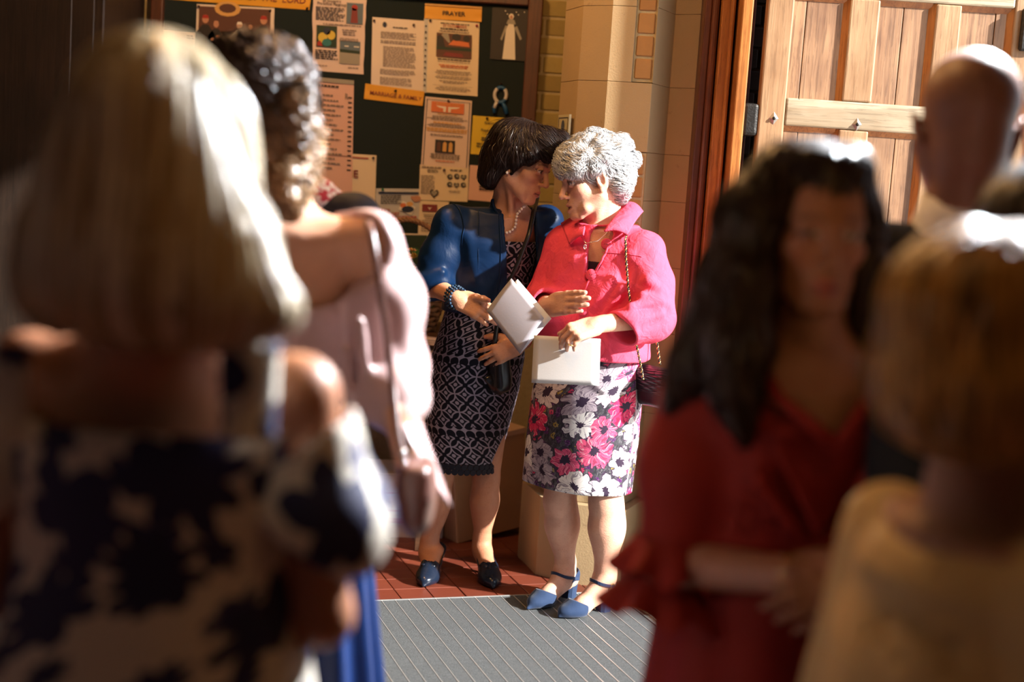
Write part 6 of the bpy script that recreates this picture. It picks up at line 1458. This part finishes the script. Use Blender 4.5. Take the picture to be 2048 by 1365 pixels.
# --- woman with curled brown hair, blush satin top and blue skirt (seen from behind)
def build_curly():
    HF = Frame(at(524, 222, 2.66), (.18, 1, -.03), (0, 0, 1), 1.0); X0 = at(545, 500, 2.68)[0]; pn = person('woman with curled brown hair in a blush satin top and long blue skirt', (X0, 2.70, 0)); base = (.62, .34, .22)
    M_SATIN = m_cloth('blush_satin', (.46, .31, .30), .34, 900, .05, .3, 8, 0, .5); M_BLUE = m_cloth('royal_blue_satin', (.005, .026, .12), .42, 900, .05, .1, 8, 0, .5)
    sd = nrm((1, -.12, 0)); yaw = math.atan2(sd[1], sd[0]); shR = at(742, 486, 2.66); nb = P3(X0, 2.68, shR[2] + .065); shL = P3(2 * X0 - shR[0], 2.70, shR[2])
    elR = at(776, 730, 2.66); wrR = at(798, 845, 2.52); elL = P3(2 * X0 - elR[0], 2.72, elR[2]); wrL = elL + P3(.08, .18, -.05); cH = P3(X0 + .01, 2.72, .86); feet = feet_at(X0 + .02, 2.72, -.1)
    v = Vol((X0 - .36, 2.40, 0), (X0 + .38, 3.02, 1.72), .0085); cen = simple_body(v, HF, nb, shR, shL, elR, elL, wrR, wrL, cH, yaw, feet)
    relax_hand(v, wrR, P3(.25, -.1, -.95), (1, -.2, .2), (0, 1, 0)); relax_hand(v, wrL, wrL - elL, (-1, 0, .2), (0, .2, 1)); NAILS.clear(); solid('body', v, M_SKIN, pn, colf=skin_cols(base, HF))
    zw = at(730, 862, 2.62)[2]
    j = Vol((X0 - .38, 2.36, zw - .02), (X0 + .42, 2.96, shR[2] + .12), .0075)
    j.loft([(z, *cen(z)[:2], rx, ry) for z, rx, ry in ((zw, .172, .135), (1.05, .160, .118), (1.15, .170, .125), (shR[2] - .06, .178, .115), (shR[2] + .01, .155, .085))], yaw, 0, pw=2.2)
    j.seg(shR, shL, .056, .056, .04)
    for sh_, el_, wr_ in ((shR, elR, wrR), (shL, elL, wrL)): j.chain([sh_, (sh_ + el_) / 2 + sd * .010 * (1 if sh_ is shR else -1), el_], (.056, .070, .072), .03); j.chain([el_, el_ + (wr_ - el_) * .6, wr_ + (el_ - wr_) * .05], (.070, .058, .032), .03)
    for a, b, r in (((720, 640, 2.53), (745, 830, 2.56), .010), ((690, 700, 2.53), (700, 850, 2.56), .008), ((760, 560, 2.60), (775, 720, 2.58), .010), ((795, 600, 2.60), (815, 740, 2.60), .008)): j.seg(at(*a), at(*b), r, r * .7, .03)
    i_ = j.like(); i_.loft([(z, *cen(z)[:2], rx, ry) for z, rx, ry in ((zw - .05, .160, .124), (1.15, .156, .112), (shR[2] - .06, .160, .10), (shR[2] + .02, .14, .07))], yaw, 0, pw=2.2); i_.seg(nb + P3(0, 0, .1), nb - P3(0, 0, .02), .11, .11, .02)
    i_.ell(P3(X0 + .03, 2.57, shR[2] + .0), (.205, .125, .125), None, .02); j.carve(i_); solid('top', j, M_SATIN, pn, ((24, 55), (.004, .002)), seed=5)
    cu = [at(792, 842, 2.50), at(838, 838, 2.55), at(901, 1014, 2.50), at(848, 925, 2.46)]; V, Fq = patch(cu, 10, 12, lambda u, w: P3(0, -.02 * math.sin(math.pi * u), 0), .005); mesh_np('flared_cuff', V, Fq, M_SATIN, pn, True)
    rows = [(.03, .27, .25), (.45, .225, .20), (.80, .190, .150), (.93, .165, .128), (zw + .03, .158, .120)]
    V, Fq, U = loft_skin([(z, *cen(z)[:2], rx, ry) for z, rx, ry in rows], 160, 50, lambda th, t: .018 * np.sin(16 * th + .6 * np.sin(3 * th)) * t ** .8, yaw, .005); mesh_np('skirt', V, Fq, M_BLUE, pn, True)
    hv = Vol(HF.o - P3(.20, .20, .26), HF.o + P3(.20, .20, .17), .005); E = lambda p, r, k=.025: hv.ell(HF(*p), r, HF.R, k, 'u', .05)
    E((0, -.025, .050), (.092, .114, .088), 0); E((.01, -.07, -.03), (.098, .070, .08)); E((.015, -.075, -.10), (.082, .055, .07)); E((.02, -.07, -.155), (.05, .04, .035))
    rg = np.random.default_rng(3)
    for i in range(70):
        p = P3(rg.uniform(-.09, .11), -.04 - .075 * rg.random(), rg.uniform(-.16, .06)); E(p, P3(.02, .018, .03) * rg.uniform(.8, 1.3), .008)
    def hcol(P): 
        w = np.clip((.07 - (P[:, 2] - HF.o[2])) / .10, 0, 1)[:, None]; return P3(.035, .018, .012) * (1 - w) + P3(.34, .20, .10) * w  # shaded top and sunlit lower curls are put into the hair colour
    hm = solid('hair', hv, M_HAIRMAT, pn, ((80, 150), (.004, .002)), colf=hcol); top = HF(0, -.02, .14)
    def flow(P, t):
        d = P - top; d[:, 2] = 0; d /= np.linalg.norm(d, axis=1)[:, None] + 1e-6; return d * np.clip((P[:, 2:3] - HF.o[2]) / .12, 0, 1) + P3(0, 0, -1.0) + .35 * np.stack([wavy(P, 51, (35,), (1.,)), wavy(P, 52, (35,), (1.,)), 0 * P[:, 0]], 1)
    tag(strands('hair_strands', hv, hm, M_HAIR, 3200, flow, lambda V: V[:, 2] > HF.o[2] - .15, lambda P, rg: rg.uniform(.07, .15, len(P)), 14, (.0018, .0008), (-.002, .006, .004), (.5, 70.), (.012, 150.), 12, lambda P, rg: hcol(P) * rg.uniform(.5, 1.9, (len(P), 1))), kind='stuff')
    flat_shoes(pn, feet, M_PATENT)
    M_TAUPE = plain('taupe_leather', (.13, .058, .045), .35, .15, 30, .08); bg_ = empty('shoulder_bag', at(833, 990, 2.44)); tag(bg_, 'small rounded taupe bag hanging from a thin strap at the blue skirt', 'handbag')
    b = Vol(at(833, 990, 2.44) - .13, at(833, 990, 2.44) + .13, .004); b.ell(at(834, 1000, 2.44), (.034, .060, .066), None, 0); b.box(at(832, 960, 2.44), (.030, .058, .035), None, .02, .02); solid('bag_body', b, M_TAUPE, bg_)
    strap(bg_, [at(732, 436, 2.66), at(740, 452, 2.575), at(752, 520, 2.545), at(770, 640, 2.535), at(784, 760, 2.53), at(796, 870, 2.47), at(812, 940, 2.44)], .006, .0015, M_TAUPE)
    for px, py in ((806, 905), (809, 928)): MB().ball(at(px, py, 2.425), .006, 10, 7).build('stud', M_PENDANT, bg_, True)
build_curly()

# --- generic dressed guest for people who are mostly hidden
def guest(label, hx, hy, Y, fwd, skin, garment, hair_fn, hcols, sleeves=True, shw=.185, drop=.205, wide=1.0, coat_hem=.80, lower=None, arm_bend=.16, el_out=.05, fore=.20, collar=None, hair_n=1600, shoes=None, bodyh=.0115, flowdown=True, hs=1.0, hr=.0018, length=(.08, .16), wave=(.1, 30.), curl=(.0, 1.)):
    HF = Frame(at(hx, hy, Y), fwd, (0, 0, 1), hs); f2 = nrm((fwd[0], fwd[1], 0)); sd = P3(f2[1], -f2[0], 0); yaw = math.atan2(sd[1], sd[0]); o = HF.o - f2 * .0; zs = HF.o[2] - drop; X0, Y0 = o[0] - f2[0] * .01, o[1] - f2[1] * .01
    pn = person(label, (X0, Y0, 0)); c = P3(X0, Y0, 0); nb = c + P3(0, 0, zs + .055); shR = c + sd * shw + P3(0, 0, zs); shL = c - sd * shw + P3(0, 0, zs)
    elR = shR + sd * el_out + P3(0, 0, -.29) - f2 * .02; elL = shL - sd * el_out + P3(0, 0, -.29) - f2 * .02; wrR = elR + f2 * fore - sd * .04 + P3(0, 0, -arm_bend); wrL = elL + f2 * fore + sd * .04 + P3(0, 0, -arm_bend); cH = c + P3(0, 0, .86); feet = feet_at(X0, Y0, math.atan2(-f2[0], f2[1]))
    r_ = .40; v = Vol((X0 - r_, Y0 - r_, 0), (X0 + r_, Y0 + r_, HF.o[2] + .15), bodyh); cen = simple_body(v, HF, nb, shR, shL, elR, elL, wrR, wrL, cH, yaw, feet, W_=wide)
    relax_hand(v, wrR, wrR - elR, sd, (0, 0, 1)); relax_hand(v, wrL, wrL - elL, -sd, (0, 0, 1)); NAILS.clear(); solid('body', v, M_SKIN, pn, colf=skin_cols(skin, HF))
    g = Vol((X0 - r_, Y0 - r_, coat_hem - .03), (X0 + r_, Y0 + r_, zs + .12), .0105)
    g.loft([(z, *cen(z)[:2], rx * wide, ry * wide) for z, rx, ry in ((coat_hem, .205, .165), (.95, .190, .150), (1.08, .180, .140), (zs - .10, .190, .140), (zs - .02, .165, .105), (zs + .035, .105, .08))], yaw, 0, pw=2.3); g.seg(shR, shL, .058 * wide, .058 * wide, .04)
    for a, b, d in ((shR, elR, wrR), (shL, elL, wrL)): g.chain([a, b], (.062 * wide, .060), .03); g.seg(b, b + (d - b) * .88, .058, .046, .02)
    i_ = g.like(); i_.loft([(z, *cen(z)[:2], rx * wide, ry * wide) for z, rx, ry in ((coat_hem - .05, .195, .155), (.97, .165, .12), (zs - .10, .172, .122), (zs + .04, .09, .065))], yaw, 0, pw=2.3); i_.seg(nb + P3(0, 0, .1), nb - P3(0, 0, .03), .06, .068, .02); g.carve(i_)
    gj = solid('jacket', g, garment, pn, ((18, 45), (.003, .0015)), seed=int(hx) % 50)
    if collar is not None:
        V = []; th = np.linspace(0, 2 * math.pi, 25); Fs = []
        for zz, r in ((.000, .082), (.028, .070), (.060, .063), (.060, .058), (.02, .064), (-.01, .075)):
            for t in th[:-1]: V.append(nb + P3(r * math.cos(t), r * math.sin(t), zz + .01 * math.sin(t - yaw)))
        for i in range(5):
            for k in range(24): Fs.append((i * 24 + k, i * 24 + (k + 1) % 24, (i + 1) * 24 + (k + 1) % 24, (i + 1) * 24 + k))
        MB().add(V, Fs).build('collar', collar, pn, True)
    rows = [(.05, .15, .13), (.45, .165, .14), (.80, .180, .145), (.92, .172, .132)]
    V, Fq, U = loft_skin([(z, *cen(z)[:2], rx * wide, ry * wide) for z, rx, ry in rows], 90, 30, lambda th, t: .006 * np.sin(8 * th) * t, yaw, .005); mesh_np('skirt' if lower is not None and lower[1] == 'skirt' else 'trousers', V, Fq, lower[0] if lower else garment, pn, True)
    if hair_fn is not None:
        hv = Vol(HF.o - P3(.20, .20, .28), HF.o + P3(.20, .20, .18), .006); E = lambda p, r, k=.025: hv.ell(HF(*p), r, HF.R, k, 'u', .05); hair_fn(E, hv, HF)
        hm = solid('hair', hv, M_HAIRMAT, pn, ((60, 130), (.003, .0015)), colf=lambda V: np.tile(P3(*hcols[0]), (len(V), 1))); top = HF(0, -.02, .145)
        def flow(P, t):
            d = P - top; d[:, 2] = 0; d /= np.linalg.norm(d, axis=1)[:, None] + 1e-6; return d * np.clip((P[:, 2:3] - HF.o[2]) / .12, 0, 1) + P3(0, 0, -1.0)
        tag(strands('hair_strands', hv, hm, M_HAIR, hair_n, flow, lambda V: np.ones(len(V), bool), lambda P, rg: rg.uniform(length[0], length[1], len(P)), 12, (hr, hr * .5), (-.002, .004, .002), wave, curl, int(hx) % 77, lambda P, rg: P3(*hcols[0]) * (1 - rg.random((len(P), 1))) + P3(*hcols[1]) * rg.random((len(P), 1))), kind='stuff')
    flat_shoes(pn, feet, shoes or M_PATENT)
    return pn, HF, gj, cen, nb, sd, f2, zs

M_SUIT = m_cloth('dark_suit_wool', (.012, .013, .018), .8, 500, .2, .15, 10, 0, .2); M_SHIRT = plain('white_shirt', (.7, .68, .68), .7, .05)
def cap(E, hv, HF): E((0, -.03, .05), (.086, .108, .084), 0); E((0, -.085, -.02), (.072, .04, .06))
# person in a navy jacket with a red and white lace shawl, largely behind the curly haired woman
def hid(E, hv, HF): E((0, -.03, .05), (.088, .11, .086), 0); E((0, -.08, -.03), (.080, .045, .08)); E((0, -.07, -.10), (.07, .045, .05))
pn, HF, gj, cen, nb, sd, f2, zs = guest('person in a navy jacket with a red and white lace collar', 572, 250, 3.45, (.25, 1, 0), (.6, .36, .27), m_cloth('navy_wool', (.016, .018, .034), .7), hid, ((.05, .03, .02), (.16, .09, .05)), shw=.185, drop=.215, lower=(M_SUIT, 'skirt'))
def m_redlace():
    t = NT('red_white_lace'); v = t.obj(); vo = t.node('ShaderNodeTexVoronoi', {'Vector': v, 'Scale': 85.0}); c = t.mix(t.math('GREATER_THAN', vo.outputs['Distance'], .56), (.72, .66, .66), (.45, .03, .06)); return t.out(c, .7)
M_RLACE = m_redlace()
sv = Vol(nb - .22, nb + .22, .005); sv.seg(nb - sd * .02 + P3(0, 0, .03), nb + sd * .105 - P3(0, 0, .03), .060, .048, 0); sv.seg(nb - sd * .1, nb + sd * .1 - P3(0, 0, .01), .055, .05, .03)
solid('lace_shawl', sv, M_RLACE, pn, ((70, 150), (.003, .002)))
mb = MB()
V, Fq = patch([at(716, 396, 3.36), at(733, 398, 3.42), at(760, 476, 3.42), at(735, 470, 3.34)], 16, 4, lambda u, w: P3(0, .006 * math.sin(40 * u), .004 * math.sin(40 * u)), .004); mesh_np('lace_frill', V, Fq, M_RLACE, pn, True)

# bald man in a dark suit
pn, HF, gj, cen, nb, sd, f2, zs = guest('bald man in a dark suit standing before the oak door', 1932, 262, 2.45, (.10, 1, -.03), (.22, .10, .065), M_SUIT, None, None, shw=.195, drop=.225, wide=1.12, collar=M_SHIRT, bodyh=.007, hs=1.10, el_out=.02)
# dark haired guest beside the bald man
def flick(E, hv, HF):
    E((0, -.03, .05), (.096, .112, .088), 0); E((0, -.07, -.04), (.10, .06, .09)); E((0, -.06, -.11), (.105, .055, .05)); hv.chain([HF(-.08, -.06, -.06), HF(-.125, -.07, -.09), HF(-.155, -.07, -.06)], (.035, .026, .008), .03, pad=.03)
guest('guest with dark flicked-out hair standing beside the bald man', 2084, 524, 1.92, (.15, 1, 0), (.5, .28, .19), M_SUIT, flick, ((.012, .008, .007), (.05, .032, .02)), el_out=.01, fore=.08, arm_bend=.22, shw=.14, lower=(M_SUIT, 'skirt'))
guest('white haired guest at the far side of the bald man', 2124, 222, 2.95, (-.3, 1, 0), (.6, .36, .27), M_SUIT, cap, ((.6, .58, .56), (.72, .7, .68)), shw=.18, hair_n=900)

# --- woman with a golden bob and cream jacket
def bob(E, hv, HF): E((0, -.03, .045), (.104, .118, .092), 0); E((0, -.05, -.025), (.118, .095, .075)); E((0, -.045, -.065), (.112, .085, .045)); E((0, .02, .05), (.10, .09, .075))
M_CREAM = m_cloth('cream_jacket', (.52, .34, .14), .6, 500, .15, .3, 9, 0, .3)
guest('woman with a golden bob in a cream jacket', 2014, 706, 1.52, (.93, .37, 0), (.36, .17, .10), M_CREAM, bob, ((.24, .11, .022), (.60, .32, .07)), shw=.150, drop=.235, wide=.88, hair_n=3000, hr=.0022, length=(.06, .14), lower=(M_CREAM, 'skirt'))

# --- woman in a red dress facing the camera
def build_red():
    HF = Frame(at(1626, 462, 2.08), (.10, -1, -.06), (0, 0, 1), 1.0); X0 = at(1618, 760, 2.10)[0]; pn = person('young woman in a red dress with long dark hair, smiling', (X0, 2.12, 0)); base = (.34, .15, .09)
    M_RED = m_cloth('red_crepe', (.21, .010, .005), .7, 600, .15, .3, 9, 0, .25); yaw = math.atan2(-.06, -1) ; sdr = P3(-1, -.06, 0)
    shR = at(1408, 770, 2.10); shL = at(1822, 775, 2.08); nb = P3(X0 + .005, 2.12, shR[2] + .06); elR = at(1340, 1128, 2.08); elL = at(1852, 1130, 2.10); wrR = at(1585, 1152, 1.92); wrL = at(1735, 1190, 1.90); cH = P3(X0, 2.13, .86)
    fw = P3(0, -1, 0); feet = [(P3(X0 - .08, 2.18, 0), P3(X0 - .09, 1.94, 0)), (P3(X0 + .08, 2.18, 0), P3(X0 + .09, 1.94, 0))]
    v = Vol((X0 - .32, 1.74, 0), (X0 + .36, 2.40, 1.66), .0075); cen = simple_body(v, HF, nb, shR, shL, elR, elL, wrR, wrL, cH, yaw, feet)
    hand(v, wrR, at(1690, 1165, 1.86) - wrR, (-.1, -.9, .4), (0, -.2, 1), [(.35, .4, .3), (.4, .5, .3), (.45, .55, .3), (.5, .6, .3)], .98, (.8, .4, .2)); hand(v, wrL, at(1650, 1200, 1.86) - wrL, (.1, -.8, .5), (0, -.2, 1), [(.35, .4, .3), (.4, .5, .3), (.45, .55, .3), (.5, .6, .3)], .98, (.8, .4, .2)); NAILS.clear()
    solid('body', v, M_SKIN, pn, colf=skin_cols(base, HF, lip=(.42, .08, .08), brow=(.04, .025, .02)))
    zs = shR[2]; g = Vol((X0 - .36, 1.80, .90), (X0 + .36, 2.42, zs + .12), .0065)
    g.loft([(z, *cen(z)[:2], rx, ry) for z, rx, ry in ((.93, .165, .135), (1.0, .150, .118), (1.08, .152, .122), (1.16, .166, .142), (zs - .06, .170, .118), (zs + .01, .145, .085), (zs + .04, .1, .07))], yaw, 0, pw=2.2); g.seg(shR, shL, .054, .054, .04)
    g.chain([shR, (shR + elR) / 2, elR + (shR - elR) * .12], (.060, .068, .060), .03); g.chain([shL, (shL + elL) / 2, elL + (shL - elL) * .12], (.060, .066, .060), .03)
    for a, b, r in (((1560, 900, 1.95), (1640, 1060, 1.96), .012), ((1760, 880, 1.95), (1690, 1050, 1.95), .012), ((1520, 960, 1.97), (1600, 1080, 1.97), .010)): g.seg(at(*a), at(*b), r, r * .6, .03)
    i_ = g.like(); i_.loft([(z, *cen(z)[:2], rx, ry) for z, rx, ry in ((.88, .15, .12), (1.08, .140, .110), (1.16, .152, .128), (zs - .06, .155, .104), (zs + .05, .10, .06))], yaw, 0, pw=2.2); i_.seg(nb + P3(0, 0, .1), nb - P3(0, 0, .02), .066, .08, .02)
    for off in (0, .05, .10): i_.chain([at(1640, 690, 2.02) - P3(0, off - .02, 0), at(1655, 780, 1.99) - P3(0, off - .02, 0), at(1668, 890, 1.98) - P3(0, off - .02, 0)], (.075, .042, .004), .01)
    g.carve(i_); solid('bodice', g, M_RED, pn, ((26, 55), (.0035, .002)), seed=7)
    # lapel-like wrap edges
    for p in ([at(1500, 700, 2.07), at(1560, 800, 1.965), at(1625, 850, 1.95), at(1672, 895, 1.945)], [at(1770, 690, 2.06), at(1745, 790, 1.96), at(1705, 850, 1.945), at(1668, 905, 1.945)]): MB().tube(p, .010, 8).build('neck_edge', M_RED, pn, True)
    # ruffled elbow cuffs
    for q, el_, wr_ in ((-1, elR, wrR), (1, elL, wrL)):
        for lay, (r0, r1, dz) in enumerate(((.060, .088, .035), (.058, .098, -.022))):
            V = []; Fs = []; n = 72; ax = nrm(el_ - (shR if q < 0 else shL)); c_ = el_ - ax * dz; a = nrm(np.cross(ax, (0, 1, 0))); b = np.cross(ax, a)
            for s_, u in enumerate(np.linspace(0, 1, 7)):
                for k in range(n):
                    t = 2 * math.pi * k / n; r = r0 + (r1 - r0) * u + .012 * u * math.sin(9 * t + lay); V.append(c_ + ax * (.05 * u + .010 * u * math.cos(7 * t + lay)) + r * (a * math.cos(t) + b * math.sin(t)))
            m = len(V); V += [p + (c_ - p) * .04 for p in V]
            for s_ in range(6):
                for k in range(n): f_ = (s_ * n + k, s_ * n + (k + 1) % n, (s_ + 1) * n + (k + 1) % n, (s_ + 1) * n + k); Fs += [f_, tuple(i + m for i in f_[::-1])]
            MB().add(V, Fs).build('ruffle', M_RED, pn, True)
    rows = [(.06, .25, .22), (.50, .225, .195), (.80, .200, .166), (.90, .172, .140), (.965, .156, .124)]
    V, Fq, U = loft_skin([(z, *cen(z)[:2], rx, ry) for z, rx, ry in rows], 140, 50, lambda th, t: .016 * np.sin(11 * th + .8 * np.sin(2 * th)) * t, yaw, .005); mesh_np('skirt', V, Fq, M_RED, pn, True)
    MB().tube(ring_pts(wrR + P3(.004, 0, 0), wrR - elR, (0, 0, 1), .031, .029, 24), .004, 6).build('bracelet', M_GOLD, pn, True)
    hv = Vol(HF.o - P3(.34, .20, .44), HF.o + P3(.24, .24, .17), .006); E = lambda p, r, k=.03: hv.ell(HF(*p), r, HF.R, k, 'u', .05)
    E((0, -.030, .048), (.084, .104, .082), 0); E((0, .035, .098), (.062, .055, .028)); E((0, -.07, -.06), (.088, .05, .12)); E((0, -.07, -.2), (.10, .045, .10))
    ch = lambda pts, r, k=.035: hv.chain([at(*p) for p in pts], r, k, pad=.04)
    ch([(1555, 340, 2.06), (1500, 430, 2.04), (1470, 560, 2.05), (1440, 660, 2.07), (1392, 742, 2.06), (1340, 812, 2.06)], (.036, .040, .044, .044, .030, .008)); ch([(1500, 560, 2.02), (1480, 700, 1.99), (1470, 800, 1.975), (1490, 880, 1.97)], (.032, .034, .024, .005)); ch([(1690, 350, 2.06), (1722, 440, 2.06), (1735, 540, 2.07), (1740, 640, 2.08), (1755, 700, 2.07)], (.026, .020, .020, .018, .006))
    hm = solid('hair', hv, M_HAIRMAT, pn, ((50, 110), (.004, .002)), colf=lambda V: np.tile(P3(.016, .009, .007), (len(V), 1))); top = HF(.0, .02, .145)
    def flow(P, t):
        d = P - top; d[:, 2] = 0; d /= np.linalg.norm(d, axis=1)[:, None] + 1e-6; return d * np.clip((P[:, 2:3] - HF.o[2] - .02) / .10, 0, 1) + P3(0, 0, -1.0) + .25 * np.stack([wavy(P, 61, (25,), (1.,)), wavy(P, 62, (25,), (1.,)), 0 * P[:, 0]], 1)
    tag(strands('hair_strands', hv, hm, M_HAIRD, 3200, flow, lambda V: np.ones(len(V), bool), lambda P, rg: rg.uniform(.10, .24, len(P)), 11, (.0020, .0010), (-.002, .004, .004), (.2, 30.), (.004, 40.), 14, lambda P, rg: P3(.022, .012, .009) * rg.uniform(.5, 2.2, (len(P), 1))), kind='stuff')
    flat_shoes(pn, feet, M_PATENT)
build_red()
